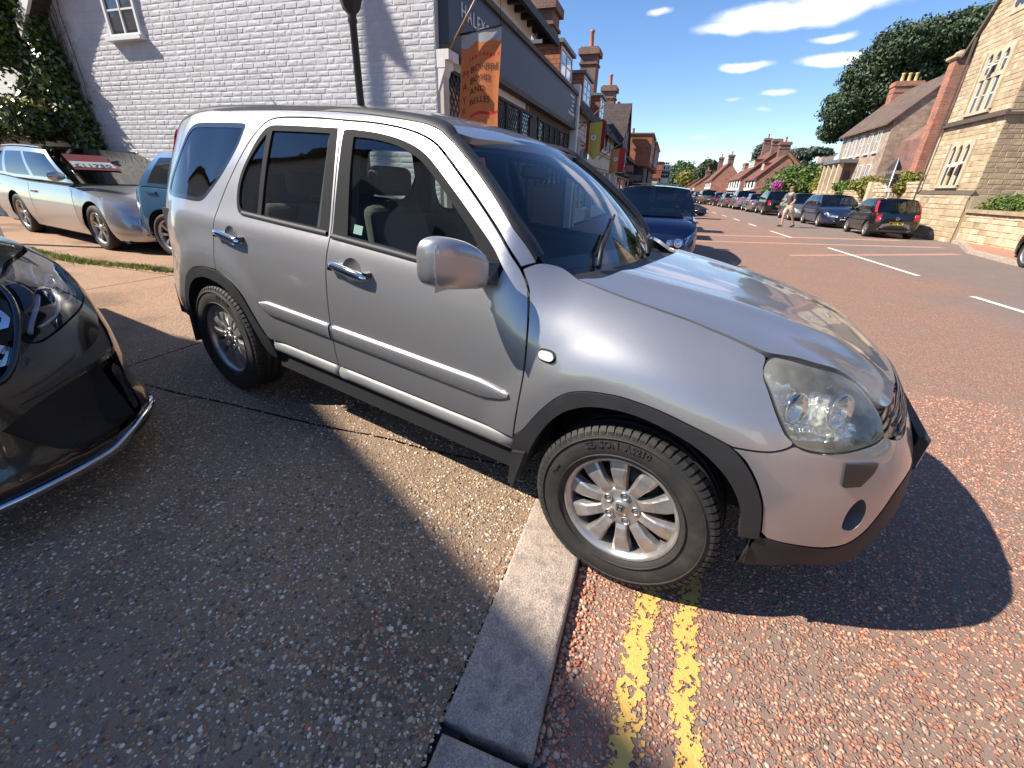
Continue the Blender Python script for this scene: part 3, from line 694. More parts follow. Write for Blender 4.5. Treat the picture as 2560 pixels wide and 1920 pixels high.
 mf.hexa([Vector((x, y*s_, z)) for x, y, z in [(-.455, -.872, .245), (-.470, -.70, .245), (-.485, -.70, .25), (-.478, -.872, .25), (-.405, -.885, .44), (-.42, -.68, .44), (-.47, -.68, .45), (-.468, -.885, .42)]]); mf.build('mud_flap', M_trim, crv); mf = MB()
 mf.hexa([Vector((x, y*s_, z)) for x, y, z in [(-3.075, -.86, .22), (-3.06, -.66, .22), (-3.08, -.66, .22), (-3.095, -.86, .22), (-3.02, -.87, .45), (-3.0, -.64, .45), (-3.06, -.64, .45), (-3.07, -.87, .45)]])
 mf.build('mud_flap', M_trim, crv)
 # -- sills
 for (x0, x1) in ((-1.533, -.466), (-2.108, -1.541)):
  b = MB(); prof = [(.481, .028), (.474, .006), (.455, -.004), (.430, .000), (.412, .010), (.400, .030), (.385, .05), (.375, .10)]; m_ = len(prof); K = 16; vs = []
  for i in range(K+1):
   x = lerp(x0, x1, i/K)
   for z, ins in prof: vs.append(Vector((x, (-.868+ins)*s_, z)))
  b.add(vs, [(i*m_+j, (i+1)*m_+j, (i+1)*m_+j+1, i*m_+j+1) for i in range(K) for j in range(m_-1)] + [tuple(range(m_)), tuple(K*m_+j for j in range(m_-1, -1, -1))], 0, True)
  b.build('side_sill', mat('dusty sill plastic', (.19, .19, .185), rough=.45, dirt=(.12, .10, .08), dirt_amt=.5, dirt_scale=6), crv)
 b = MB(); b.box(-2.12, -.46, -.83*s_, -.60*s_, .30, .385); b.build('floor_rail', M_void, crv)
 # -- rear bumper
 rb_o = resample(SL([(-3.075, .40), (-3.065, .48), (-3.015, .58), (-2.945, .672), (-2.905, .708), (-2.935, .736), (-3.05, .768), (-3.25, .792), (-3.44, .793), (-3.7, .79), (-4.19, .79), (-4.19, .50), (-3.7, .49), (-3.40, .475), (-3.2, .455), (-3.1, .43)], sharp=(4, 10, 11), n=4), .04)
 rb = P_('rear_bumper', rb_o, M_silver)
 lo = resample(SL([(-3.075, .395), (-3.10, .425), (-3.2, .450), (-3.40, .470), (-3.7, .485), (-4.19, .495), (-4.19, .30), (-3.7, .30), (-3.4, .30), (-3.15, .31), (-3.08, .33)], sharp=(0, 5, 6, 10), n=4), .04)
 P_('bumper_skirt', lo, M_trim, rb)
 # -- tail lamp wraps the upper rear corner
 tl = resample(SL([(-3.375, 1.515), (-3.40, 1.45), (-3.428, 1.25), (-3.44, 1.04), (-3.50, .98), (-3.60, 1.0), (-3.60, 1.25), (-3.58, 1.45), (-3.50, 1.53)], n=3), .03)
 P_('tail_lamp', tl, M_redlens, offset=.012, depth=.02)
 tg = resample([(-3.61, .80), (-4.19, .80), (-4.19, 1.60), (-3.60, 1.56)], .06)
 P_('tailgate', tg, M_silver, holes=[resample([(-3.68, 1.12), (-4.12, 1.12), (-4.12, 1.52), (-3.70, 1.50)], .06)] if False else [])
 # -- front bumper
 bu = SL([(.288, .748), (.342, .752), (.389, .759), (.428, .773), (.455, .788), (.480, .782), (.515, .777), (.561, .777), (.611, .784), (.665, .795), (.726, .809), (.765, .822), (.80, .812), (.88, .800), (1.0, .796), (1.2, .792), (1.478, .790)], closed=False, n=4)
 bl = SL([(1.478, .688), (1.2, .688), (1.0, .686), (.90, .680), (.835, .655), (.790, .590), (.752, .515), (.712, .472), (.645, .455), (.546, .457), (.459, .465)], closed=False, n=4)
 ba = SL([(.452, .482), (.424, .582), (.386, .654), (.338, .713), (.300, .742)], closed=False, n=4)
 fog = resample(SL([(.672, .539), (.664, .584), (.676, .627), (.701, .645), (.724, .616), (.730, .566), (.708, .532)]), .012)
 fb = P_('front_bumper', resample(bu, .025, False)[:-1] + resample([(1.478, .79), (1.478, .688)], .05, False)[:-1] + resample(bl, .025, False)[:-1] + resample(ba, .025, False), M_silver, holes=[fog], step=.03)
 # fog recess: tapering bowl
 b = MB(); ring = [SI(u, v) for u, v in fog]; cen = sum(ring, Vector())/len(ring); nrm = (SI(.70, .56)-SI(.69, .56)).cross(SI(.70, .58)-SI(.70, .57)).normalized()
 vs = ring + [q_.lerp(cen, .10) - nrm*.045 for q_ in ring] + [q_.lerp(cen, .22) - nrm*.07 for q_ in ring]; K = len(ring)
 vs = [Vector((v.x, v.y*s_, v.z)) for v in vs]
 b.add(vs, [(a*K+j, (a+1)*K+j, (a+1)*K+(j+1) % K, a*K+(j+1) % K) for a in range(2) for j in range(K)] + [tuple(2*K+j for j in range(K))], 0, True); b.mi[-1] = 1
 b.build('fog_lamp_recess', [M_silver, M_void], fb)
 lip = SL([(.452, .460), (.546, .450), (.645, .447), (.712, .464), (.756, .508), (.794, .584), (.838, .648), (.90, .673), (1.0, .679), (1.2, .681), (1.478, .681)], closed=False, n=4)
 lob = SL([(1.478, .345), (1.2, .348), (.9, .355), (.78, .360), (.68, .362), (.605, .356), (.52, .335), (.46, .300), (.436, .285)], closed=False, n=4)
 P_('bumper_skirt', resample(lip, .03, False)[:-1] + resample([(1.478, .681), (1.478, .345)], .05, False)[:-1] + resample(lob, .03, False)[:-1] + resample([(.436, .285), (.444, .45)], .04, False), M_trim, fb, offset=.001)
 mk = resample(SL([(.616, .757), (.720, .759), (.708, .731), (.671, .690), (.622, .686)], sharp=(0, 1, 2, 3, 4), n=2), .02)
 P_('bumper_marker', mk, M_gloss, fb, offset=.010, depth=.014, step=.02)
 # -- headlamp
 ln = SL([(.318, .962), (.322, .985), (.338, .998), (.36, 1.0), (.427, .995), (.537, .984), (.619, .973), (.686, .952), (.722, .923), (.750, .888), (.763, .850), (.758, .832), (.726, .817), (.665, .803), (.611, .792), (.561, .785), (.511, .785), (.474, .790), (.452, .798), (.423, .823), (.385, .871), (.347, .926)], n=3)
 lens = resample(ln, .015)
 hl = P_('headlight', lens, lens_mat(), offset=-.001, depth=.004, step=.02)
 P_('lamp_seal', shrink(lens, -.005), M_blackrub, hl, offset=-.005, depth=.01, holes=[shrink(lens, .004)], step=.02)
 inner = shrink(lens, .010)
 # bowl behind: stepped chrome reflectors
 def SB(u, v):
  p_ = SI(u, v); a = SI(u+.004, v)-SI(u-.004, v); c = SI(u, v+.004)-SI(u, v-.004); n_ = a.cross(c).normalized()
  k = .050 + .018*((int((u-.30)/.075)) % 2) + .014*((int((v-.78)/.05)) % 2) + .030*abs(math.sin((u-.30)*7.5)) + .004*math.sin(v*150)
  return p_ - n_*k
 P_('reflector', inner, reflector_mat(), hl, surf=SB, depth=0, step=.014)
 b = MB()
 for (u, v, r_, dep) in ((.475, .885, .050, .045), (.64, .880, .058, .050)):
  c = SI(u, v); nr = Vector((.80, -.55, .15)).normalized()
  c = c - nr*(dep*.75 + .01); c = Vector((c.x, c.y*s_, c.z)); nr = Vector((nr.x, nr.y*s_, nr.z))
  b.lathe([(r_*.96, .002), (r_, .008), (r_*.96, .012), (r_*.8, -.006), (r_*.45, -.026), (.012, -.034)], c, nr, n=32)
  b.lathe([(.013, -.034), (.013, -.01), (.009, .0), (0, .001)], c, nr, n=12, mi=1)
 for k in range(5):
  u = .36+.022*k
  a = SI(u, .84-.0*k); c = SI(u+.014, .955)
 b.build('lamp_bowl', [M_chrome, mat('bulb shade', (.5, .5, .5), rough=.3, metal=.6)], hl)
 # -- door mirror
 mir_obj(s_, crv)
 # black cowl corner and inner wheel wells
 for cx in (0.0, -2.63):
  b = MB(); vs = []; K = 20
  for i in range(K+1):
   w = math.pi*(-.01 + 1.02*i/K); r_ = .43 if cx == 0 else .435
   for y in (-.84, -.50): vs.append(Vector((cx + r_*math.cos(w), y*s_, .345 + r_*math.sin(w))))
  b.add(vs, [(2*i, 2*i+1, 2*i+3, 2*i+2) for i in range(K)], 0, True)
  b.add([Vector((cx + .43*math.cos(math.pi*(-.01+1.02*i/K)), -.50*s_, .345+.43*math.sin(math.pi*(-.01+1.02*i/K)))) for i in range(K+1)], [tuple(range(K+1))])
  b.build('wheel_arch_liner', M_void, crv)
def lens_mat():
 if 'lens' in MATS: return MATS['lens']
 mt = bpy.data.materials.new('aged headlamp lens'); mt.use_nodes = True; nt = mt.node_tree; nt.nodes.clear(); L = nt.links
 o = N(nt, 'ShaderNodeOutputMaterial'); tr = N(nt, 'ShaderNodeBsdfTransparent'); tr.inputs['Color'].default_value = (.95, .94, .86, 1)
 gl = N(nt, 'ShaderNodeBsdfGlossy'); gl.inputs['Roughness'].default_value = .06
 df = N(nt, 'ShaderNodeBsdfDiffuse'); df.inputs['Color'].default_value = (.74, .72, .60, 1)
 tc = N(nt, 'ShaderNodeTexCoord'); nz = N(nt, 'ShaderNodeTexNoise'); nz.inputs['Scale'].default_value = 9; nz.inputs['Detail'].default_value = 6; L.new(tc.outputs['Object'], nz.inputs['Vector'])
 mr = N(nt, 'ShaderNodeMapRange'); mr.inputs['From Min'].default_value = .35; mr.inputs['From Max'].default_value = .75; mr.inputs['To Min'].default_value = .05; mr.inputs['To Max'].default_value = .26; L.new(nz.outputs['Fac'], mr.inputs['Value'])
 m1 = N(nt, 'ShaderNodeMixShader'); L.new(mr.outputs[0], m1.inputs['Fac']); L.new(tr.outputs[0], m1.inputs[1]); L.new(df.outputs[0], m1.inputs[2])
 lw = N(nt, 'ShaderNodeLayerWeight'); pw = N(nt, 'ShaderNodeMath', operation='POWER'); pw.inputs[1].default_value = 4; L.new(lw.outputs['Facing'], pw.inputs[0])
 ma = N(nt, 'ShaderNodeMath', operation='MULTIPLY_ADD'); ma.inputs[1].default_value = .8; ma.inputs[2].default_value = .10; ma.use_clamp = True; L.new(pw.outputs[0], ma.inputs[0])
 m2 = N(nt, 'ShaderNodeMixShader'); L.new(ma.outputs[0], m2.inputs['Fac']); L.new(m1.outputs[0], m2.inputs[1]); L.new(gl.outputs[0], m2.inputs[2]); L.new(m2.outputs[0], o.inputs['Surface'])
 MATS['lens'] = mt; return mt
def reflector_mat():
 if 'reflector' in MATS: return MATS['reflector']
 mt, nt, b = _new('fluted lamp reflector'); L = nt.links
 _set(b, 'Base Color', (.92, .92, .90, 1)); _set(b, 'Metallic', .72); _set(b, 'Roughness', .20)
 tc = N(nt, 'ShaderNodeTexCoord'); wv = N(nt, 'ShaderNodeTexWave'); wv.inputs['Scale'].default_value = 11; wv.inputs['Distortion'].default_value = 1.5; L.new(tc.outputs['Object'], wv.inputs['Vector'])
 bp = N(nt, 'ShaderNodeBump'); bp.inputs['Distance'].default_value = .006; L.new(wv.outputs['Fac'], bp.inputs['Height']); L.new(bp.outputs[0], b.inputs['Normal'])
 MATS['reflector'] = mt; return mt
def mir_obj(s_, parent):
 """body-coloured mirror housing: superellipse loft, black foot, glass facing back"""
 mr_ = empty('door_mirror'); mr_.parent = parent
 b = MB(); K = 36
 # sections from inner (car) end to outer end; centre, half height, half depth
 secs = [(-.905, 1.125, .046, .050, .0), (-.925, 1.128, .066, .062, .008), (-.955, 1.142, .076, .070, .026), (-.99, 1.150, .084, .074, .046), (-1.03, 1.155, .087, .072, .066), (-1.065, 1.157, .083, .062, .084), (-1.09, 1.157, .070, .046, .096), (-1.10, 1.157, .046, .026, .104)]
 vs = []
 for (y, z, hh, hd, bk) in secs:
  for k in range(K):
   w = 2*math.pi*k/K; c, s = math.cos(w), math.sin(w); e = 2/3.4
   x = math.copysign(abs(c)**e, c)*hd; zz_ = math.copysign(abs(s)**e, s)*hh
   if x < 0: x *= .55
   vs.append(Vector((-.655 - bk + x, y*s_, z + zz_)))
 n = len(secs)
 fs = [(i*K+k, i*K+(k+1) % K, (i+1)*K+(k+1) % K, (i+1)*K+k) for i in range(n-1) for k in range(K)] + [tuple((n-1)*K+k for k in range(K)), tuple(K-1-k for k in range(K))]
 if s_ > 0: pass
 b.add(vs, fs, 0, True); h = b.build('mirror_housing', M_silver, mr_)
 md = h.modifiers.new('Subdivision', 'SUBSURF'); md.levels = 1; md.render_levels = 1
 f = MB()
 f.hexa([Vector((x, y*s_, z)) for x, y, z in [(-.70, -.84, 1.075), (-.60, -.85, 1.07), (-.60, -.925, 1.085), (-.70, -.925, 1.085), (-.71, -.815, 1.160), (-.615, -.82, 1.155), (-.615, -.915, 1.165), (-.70, -.915, 1.165)]])
 ft = f.build('mirror_foot', M_gloss, mr_); bv = ft.modifiers.new('Bevel', 'BEVEL'); bv.width = .014; bv.segments = 3
 g = MB(); g.add([Vector((-.700, y*s_, z)) for y, z in ((-.93, 1.07), (-1.09, 1.065), (-1.09, 1.22), (-.93, 1.20))], [(0, 1, 2, 3)]); g.build('mirror_glass', M_chrome, mr_)
build_side(False); build_side(True)
# -- bonnet
edge = [(-.356, 1.117), (-.2, 1.091), (.037, 1.059), (.132, 1.042), (.214, 1.027), (.304, 1.010), (.340, 1.006), (.427, 1.003), (.537, .992), (.619, .981), (.690, .958), (.730, .930), (.765, .905), (.80, .892), (.86, .886), (1.0, .884), (1.2, .884), (1.478, .884)]
EP = [SI(u, v) for u, v in resample(SL(edge, closed=False, n=4), .02, False)]
ED = [(p.x, p.y, p.z) for p in EP]
def S_bonnet(x, y):
 a = -abs(y); b = min(ED, key=lambda q: (q[0]-x)**2+(q[1]-a)**2); d = math.hypot(b[0]-x, b[1]-a)
 h = S_hood(x, y); r_ = b[2] - S_hood(b[0], b[1]).z; t = max(0.0, 1-d/.22)
 # sum of a few nearest keeps the blend smooth
 return Vector((x, y, h.z + r_*t*t*(3-2*t)))
def S_bonnet_smooth(x, y):
 a = -abs(y); W_ = 0; Z_ = 0; dm = 9
 for q in ED[::2]:
  d2 = (q[0]-x)**2+(q[1]-a)**2; w = 1/(d2+.0004)**2; W_ += w; Z_ += w*RS[q]; dm = min(dm, d2)
 d = math.sqrt(dm); t = max(0.0, 1-d/.25)
 return Vector((x, y, S_hood(x, y).z + Z_/W_*t*t*(3-2*t)))
RS = {q: q[2]-S_hood(q[0], q[1]).z for q in ED}
half = [(q[0]-.003, q[1]+.006) for q in ED if q[1] < -.01]
rear = [(-.356, -.685), (-.300, -.60), (-.262, -.45), (-.240, -.25), (-.235, 0)]
rear_d = SL(rear, closed=False, n=4)
bo = [(x, y) for x, y in half] + [(ED[-1][0]-.003, 0.0)] + [(x, -y) for x, y in reversed(half)] + [(x, -y) for x, y in rear_d[1:]] + [(x, y) for x, y in reversed(rear_d[1:-1])]
bonnet = panel('bonnet', resample(bo, .03), S_bonnet_smooth, M_silver, crv, step=.04, depth=.02)
# -- windscreen, header seal, roof
ws = resample([(-.985, -.0), (.985, 0), (.985, 1), (-.985, 1)], .05)
def S_scr(u, v): return S_screen(u, v)
wsi = resample([(-.93, .035), (.93, .035), (.945, .965), (-.945, .965)], .05)
screen = panel('windscreen', wsi, S_scr, M_screen, crv, step=.07, depth=0, offset=.001)
panel('screen_border', ws, S_scr, M_gloss, screen, holes=[wsi], step=.05, depth=.01)
cut = resample([(-.93, .035), (-.93, .11), (.93, .11), (.93, .035)], .05)
panel('cowl_shade', cut, S_scr, M_gloss, screen, step=.05, depth=0, offset=-.004)
ro = [(x, y) for x, y in resample(SL([(-.930, 0), (-.940, -.25), (-.965, -.42), (-1.00, -.515), (-1.10, -.560), (-1.4, -.590), (-2.0, -.605), (-2.9, -.600), (-3.15, -.56), (-3.36, -.45), (-3.42, -.2), (-3.43, 0)], closed=False, n=4), .05, False)]
ro = ro + [(x, -y) for x, y in reversed(ro[1:-1])]
roof = panel('roof', ro, S_roof, M_silver, crv, step=.08, depth=.03)
an = MB(); an.tube([(-3.12, .0, 1.66), (-3.02, 0, 1.69), (-3.17, 0, 1.80)], .004, 6); an.tube([(-3.05, 0, 1.66), (-3.02, 0, 1.70)], .014, 8); an.build('aerial', M_black, crv)
# roof spoiler lip and inner rear closing
b = MB(); b.box(-3.47, -3.40, -.40, .40, .80, 1.55); b.build('tailgate_inner', M_void, crv)
# -- grille and number plate
g = MB()
def FN(s, z): return SI(s, z)
for z0, z1, mi, off in ((.800, .872, 0, -.03),):
 pts = [FN(s, z0) for s in np.linspace(.80, 1.478, 14)]
for mir in (False, True):
 panel('grille', resample([(.80, .818), (.88, .806), (1.0, .802), (1.478, .798), (1.478, .880), (1.0, .880), (.86, .882), (.80, .888)], .04), SI, M_gloss, crv, mirror=mir, offset=-.02, depth=.03, step=.03)
b = MB()
for z in (.824, .846, .868):
 pts = [SI(s, z) + Vector((.0, 0, 0)) for s in np.linspace(.83, 1.478, 12)]
 pts = pts + [Vector((p.x, -p.y, p.z)) for p in reversed(pts[:-1])]
 b.tube(pts, .006, 6)
b.build('grille_bar', M_gloss, crv)
b = MB()
pts = [SI(s, .842) + Vector((.012, 0, 0)) for s in np.linspace(1.15, 1.478, 8)]
b.box(.690, .742, -.22, .22, .80, .872); hb_ = b.build('grille_centre', M_gloss, crv); bv = hb_.modifiers.new('Bevel', 'BEVEL'); bv.width = .02; bv.segments = 3
b = MB()
b.box(.845, .880, -.275, .275, .585, .715, 0); b.box(.880, .886, -.262, .262, .595, .705, 1)
pl = b.build('number_plate', [M_trim, M_white], crv); bv = pl.modifiers.new('Bevel', 'BEVEL'); bv.width = .006; bv.segments = 2
# -- wipers
b = MB()
def SC(u, v, o=.0):
 p = S_screen(u, v); return p + Vector((.35, 0, .94)).normalized()*o
b.tube([SC(-.62, .00, .02), SC(-.50, .10, .035), SC(-.28, .20, .035)], [.012, .010, .006], 8)
b.tube([SC(-.50, .085, .018), SC(-.28, .19, .022), SC(.02, .30, .016)], .006, 6)
b.add([SC(-.50, .085, .022), SC(.02, .30, .020), SC(.02, .30, .004), SC(-.50, .085, .004)], [(0, 1, 2, 3)])
b.build('wiper', M_black, crv)
b = MB(); b.tube([SC(.25, .0, .02), SC(.42, .08, .03), SC(.60, .16, .03)], [.012, .010, .006], 8); b.tube([SC(.38, .06, .018), SC(.60, .15, .02), SC(.84, .22, .016)], .006, 6)
b.build('wiper', M_black, crv)
# cowl between bonnet and glass
b = MB(); vs = []; K = 24
for i in range(K+1):
 u = -1 + 2*i/K; p = S_screen(u*.98, .04); y = p.y
 vs += [p + Vector((-.02, 0, -.012)), Vector((p.x+.10, y, p.z-.040)), Vector((p.x+.20, y, p.z-.035))]
b.add(vs, [(3*i+j, 3*i+3+j, 3*i+4+j, 3*i+1+j) for i in range(K) for j in range(2)], 0, True); b.build('cowl_panel', M_trim, crv)
# -- cabin
def seat(name, x, y, h=.0, wide=.46):
 s = empty(name); s.parent = crv; s.location = (x, y, 0)
 c = MB(); c.box(-.26, .26, -wide/2, wide/2, .56, .70); o = c.build('cushion', M_seat, s); m_ = o.modifiers.new('Bevel', 'BEVEL'); m_.width = .05; m_.segments = 3
 c = MB(); c.hexa([(-.30, -wide/2, .66), (-.16, -wide/2, .66), (-.16, wide/2, .66), (-.30, wide/2, .66), (-.44, -wide/2*.86, 1.24+h), (-.34, -wide/2*.86, 1.25+h), (-.34, wide/2*.86, 1.25+h), (-.44, wide/2*.86, 1.24+h)])
 o = c.build('backrest', M_seat, s); m_ = o.modifiers.new('Bevel', 'BEVEL'); m_.width = .05; m_.segments = 4
 n_ = max(1, int(wide/.5))
 for k in range(n_):
  yy = (k-(n_-1)/2)*.45
  c = MB(); c.box(-.45, -.36, yy-.13, yy+.13, 1.29+h, 1.43+h); o = c.build('headrest', M_seat, s); m_ = o.modifiers.new('Bevel', 'BEVEL'); m_.width = .04; m_.segments = 4
 return s
seat('front_seat', -1.22, -.37); seat('front_seat', -1.22, .37); seat('rear_seat', -2.15, 0, -.08, 1.30)
b = MB()
b.hexa([(-.95, -.70, .62), (-.40, -.68, .80), (-.40, .68, .80), (-.95, .70, .62), (-.88, -.70, .98), (-.45, -.66, 1.075), (-.45, .66, 1.075), (-.88, .70, .98)])
o = b.build('dashboard', M_dash, crv); m_ = o.modifiers.new('Bevel', 'BEVEL'); m_.width = .04; m_.segments = 3
b = MB(); cx, cy, cz = -.93, -.37, .98; axw = Vector((.92, 0, -.4)).normalized()
aa = axw.cross(Vector((0, 1, 0))).normalized()
ring = [Vector((cx, cy, cz)) + (Vector((0, 1, 0))*math.cos(t) + aa*math.sin(t))*.185 for t in np.linspace(0, 2*math.pi, 33)]
b.tube(ring, .014, 8, cap=False)
for t in (0, math.pi, 1.5*math.pi*1.0): b.tube([Vector((cx, cy, cz)), Vector((cx, cy, cz)) + (Vector((0, 1, 0))*math.cos(t) + aa*math.sin(t))*.18], .016, 6)
b.build('steering_wheel', M_dash, crv)
b = MB(); b.box(-3.35, -.42, -.80, .80, .36, .56); b.box(-3.38, -3.30, -.72, .72, .50, 1.10); b.build('cabin_floor', M_void, crv)
for s_ in (-1, 1):
 b = MB()
 b.hexa([(-1.70, s_*.80, 1.1), (-1.50, s_*.80, 1.1), (-1.50, s_*.72, 1.1), (-1.70, s_*.72, 1.1), (-1.72, s_*.645, 1.58), (-1.56, s_*.645, 1.58), (-1.56, s_*.60, 1.58), (-1.72, s_*.60, 1.58)])
 b.hexa([(-2.45, s_*.80, 1.1), (-2.32, s_*.80, 1.1), (-2.32, s_*.74, 1.1), (-2.45, s_*.74, 1.1), (-2.40, s_*.645, 1.58), (-2.20, s_*.645, 1.58), (-2.20, s_*.60, 1.58), (-2.40, s_*.60, 1.58)])
 b.box(-3.2, -.55, s_*.80-.02, s_*.80+.02, .50, 1.08)
 b.build('pillar_lining', M_dash, crv)
b = MB(); hl_ = [(x, y) for x, y in ro]; b.add([(x*.985-.03, y*.97, S_roof(x, y).z-.045) for x, y in hl_], [tuple(range(len(hl_)))]); b.build('headlining', mat('headlining', (.20, .20, .19), rough=.95), crv)
b = MB(); b.box(-.985, -.955, -.12, .12, 1.43, 1.49); o = b.build('rear_view_mirror', M_black, crv); m_ = o.modifiers.new('Bevel', 'BEVEL'); m_.width = .012
b = MB(); b.box(-3.3, -.3, -.62, .62, .30, .36); b.tube([(0, -.8, .345), (0, .8, .345)], .03, 8); b.tube([(-2.63, -.8, .345), (-2.63, .8, .345)], .04, 8); b.box(-.3, .62, -.55, .55, .34, .62); b.build('underbody', M_void, crv)
# paper tax disc holder on the door glass, white card on the dash
b = MB(); p0 = SI(-1.40, 1.158); b.add([SI(u, v)+Vector((0, .008, 0)) for u, v in ((-1.405, 1.150), (-1.350, 1.148), (-1.352, 1.185), (-1.407, 1.187))], [(0, 1, 2, 3)]); b.build('window_sticker', mat('sticker', (.35, .45, .42), rough=.5), crv)
TXF = [('SEASON  AS210', -.62, .034), ('ALL', -1.35, .032)]
build_wheel(crv, (0, -.775, .345), -1, text=TXF)
build_wheel(crv, (-2.63, -.775, .345), -1, text=[('RO  HP2', .05, .034)])
build_wheel(crv, (0, .775, .345), 1, detail=False, style='ten'); build_wheel(crv, (-2.63, .775, .345), 1, detail=False, style='ten')
# ---------------------------------------------------------------- other vehicles (local frame: x forward, y left, z up, origin on the ground under the middle)
def grid(f, us, vs, closed_u=False):
 V = [f(u, v) for u in us for v in vs]; n = len(vs)
 F = [(i*n+j, (i+1)*n+j, (i+1)*n+j+1, i*n+j+1) for i in range(len(us)-1) for j in range(n-1)]
 return V, F
def pw(pts, x): return catmull([p[0] for p in pts], [p[1] for p in pts], x)
def lin(pts, x):
 if x <= pts[0][0]: return pts[0][1]
 for (a, b), (c, d) in zip(pts, pts[1:]):
  if x <= c: return b + (d-b)*(x-a)/(c-a)
 return pts[-1][1]
def make_car(sp, loc, heading, label, cat='car', group=None, detail=1):
 """sp: L W H wb fo (front overhang) R (wheel radius) zb (sill) hood [(x,z)..] belt gh=(cowl x, roof front x, roof rear x, tail glass base x) pillars paint rim front lamp shapes"""
 root = empty('parked_car', loc, heading, label, cat, group)
 L_, Wd, H, wb, fo, Rw, zb = sp['L'], sp['W'], sp['H'], sp['wb'], sp['fo'], sp['R'], sp['zb']
 xf = L_/2; xr = -L_/2; wf = xf-fo; wr = wf-wb; body = sp['paint']; hw = Wd/2
 xc, xrf, xrr, xt = sp['gh']; belt = sp['belt']; deck = sp['deck']; nose = sp.get('nose', .5); tailr = sp.get('tail', .35)
 def width(x):
  k = 1.0
  if x > xf-nose: t = (x-(xf-nose))/nose; k = 1-.26*t**2.4
  if x < xr+tailr: t = ((xr+tailr)-x)/tailr; k = min(k, 1-.16*t**2.6)
  return hw*k
 def zbot(x):
  z = zb + .02
  for cx in (wf, wr):
   d = abs(x-cx); ra = Rw*1.20
   if d < ra: z = max(z, Rw + math.sqrt(ra*ra-d*d)*.99)
  return z
 xs = sorted(set([round(xr + L_*i/ (64 if detail else 40), 4) for i in range((64 if detail else 40)+1)] + [round(c + s*Rw*1.199, 4) for c in (wf, wr) for s in (-1, 1)] + [round(xf-.02, 4), round(xr+.02, 4)]))
 def bulge(t): return 1 - .055*abs(2*t-.95)**2.2 - (.03 if t < .12 else 0)
 def endx(x, z):
  """round the nose and tail in side view"""
  dz = deck_z(x)
  t = (z-zb)/max(.1, dz-zb)
  if x > xf-.25: x = x - (.05*abs(2*t-.8)**2 + .03*t**4)*((x-(xf-.25))/.25)**1
  if x < xr+.25: x = x + (.05*abs(2*t-.9)**2)*(((xr+.25)-x)/.25)
  return x
 def deck_z(x): return pw(deck, x)
 ts = [0, .10, .25, .45, .62, .78, .90, 1.0]
 def side(x, t):
  z0, z1 = zbot(x), deck_z(x); sh = .045
  if t < 1: z = z0 + (z1-.035-z0)*t
  else: z = z1-.035
  tt = (z-zb)/(z1-zb)
  return Vector((endx(x, z), width(x)*bulge(tt), z))
 def deckf(x, s):
  """deck from side edge (s=0) over to the middle (s=1)"""
  e = side(x, 1.0); z = deck_z(x)
  y = e.y*(1-s); crown = .035
  return Vector((endx(x, z) if s else e.x, y*(.965 if s else 1), z + crown*(1-(1-s)**2) - (.035 if s == 0 else (.010 if s < .1 else 0))))
 for s_ in (1, -1):
  V, F = grid(lambda x, t: Vector((side(x, t).x, s_*side(x, t).y, side(x, t).z)), xs, ts)
  if s_ > 0: F = [tuple(reversed(f)) for f in F]
  b = MB(); b.add(V, F, 0, True); b.build('body_side', body, root)
 ss = [0, .07, .2, .45, .72, 1.0]
 V = [];
 cols = ss + [2-s for s in reversed(ss[:-1])]
 for x in xs:
  for c in cols:
   p = deckf(x, c if c <= 1 else 2-c); V.append(Vector((p.x, p.y*(1 if c <= 1 else -1), p.z)))
 n = len(cols); F = [(i*n+j, i*n+j+1, (i+1)*n+j+1, (i+1)*n+j) for i in range(len(xs)-1) for j in range(n-1)]
 hoodF = [f for k, f in enumerate(F) if xs[k//(n-1)] >= xc-.1]; restF = [f for k, f in enumerate(F) if xs[k//(n-1)] < xc-.1]
 for nm, fs in (('bonnet', hoodF), ('body_deck', restF)):
  b = MB(); b.add(V, [tuple(reversed(f)) for f in fs], 0, True); b.build(nm, body, root)
 # nose and tail faces with rounded plan
 for nm, x0, sg in (('front_bumper', xf, 1), ('rear_bumper', xr, -1)):
  V = []; ys = [1, .93, .8, .55, .28, 0, -.28, -.55, -.8, -.93, -1]
  tv = [0, .12, .3, .5, .68, .84, .94, 1.0]
  for t in tv:
   p = side(x0, t if t < 1 else 1.0)
   for y in ys:
    bow = (.10 if sg > 0 else .05)*(1-abs(y)**3.2)
    z = p.z
    if t == 1.0: z = deckf(x0, 1-abs(y)).z
    V.append(Vector((p.x + sg*bow, p.y*y, z)))
  n = len(ys); F = [(i*n+j, i*n+j+1, (i+1)*n+j+1, (i+1)*n+j) for i in range(len(tv)-1) for j in range(n-1)]
  if sg > 0: F = [tuple(reversed(f)) for f in F]
  b = MB(); b.add(V, F, 0, True)
  # top sliver between deck end and bowed face
  b.build(nm, body, root)
  b = MB(); top = [Vector((side(x0, 1).x + sg*(.10 if sg > 0 else .05)*(1-abs(y)**3.2), side(x0, 1).y*y, deckf(x0, 1-abs(y)).z)) for y in ys]
  inn = [Vector((deckf(x0, 1-abs(y)).x, deckf(x0, 1-abs(y)).y*(1 if y > 0 else -1), deckf(x0, 1-abs(y)).z)) for y in ys]
  b.add(top+inn, [(j, j+1, n+j+1, n+j) for j in range(n-1)], 0, True); b.build('bumper_top', body, root)
 def face(sg, y, t):  # point on nose/tail face at lateral fraction y, height fraction t
  x0 = xf if sg > 0 else xr; p = side(x0, t)
  return Vector((p.x + sg*((.10 if sg > 0 else .05)*(1-abs(y)**3.2)), p.y*y, p.z))
 # greenhouse
 tw = sp.get('tw', .80); zr = H;
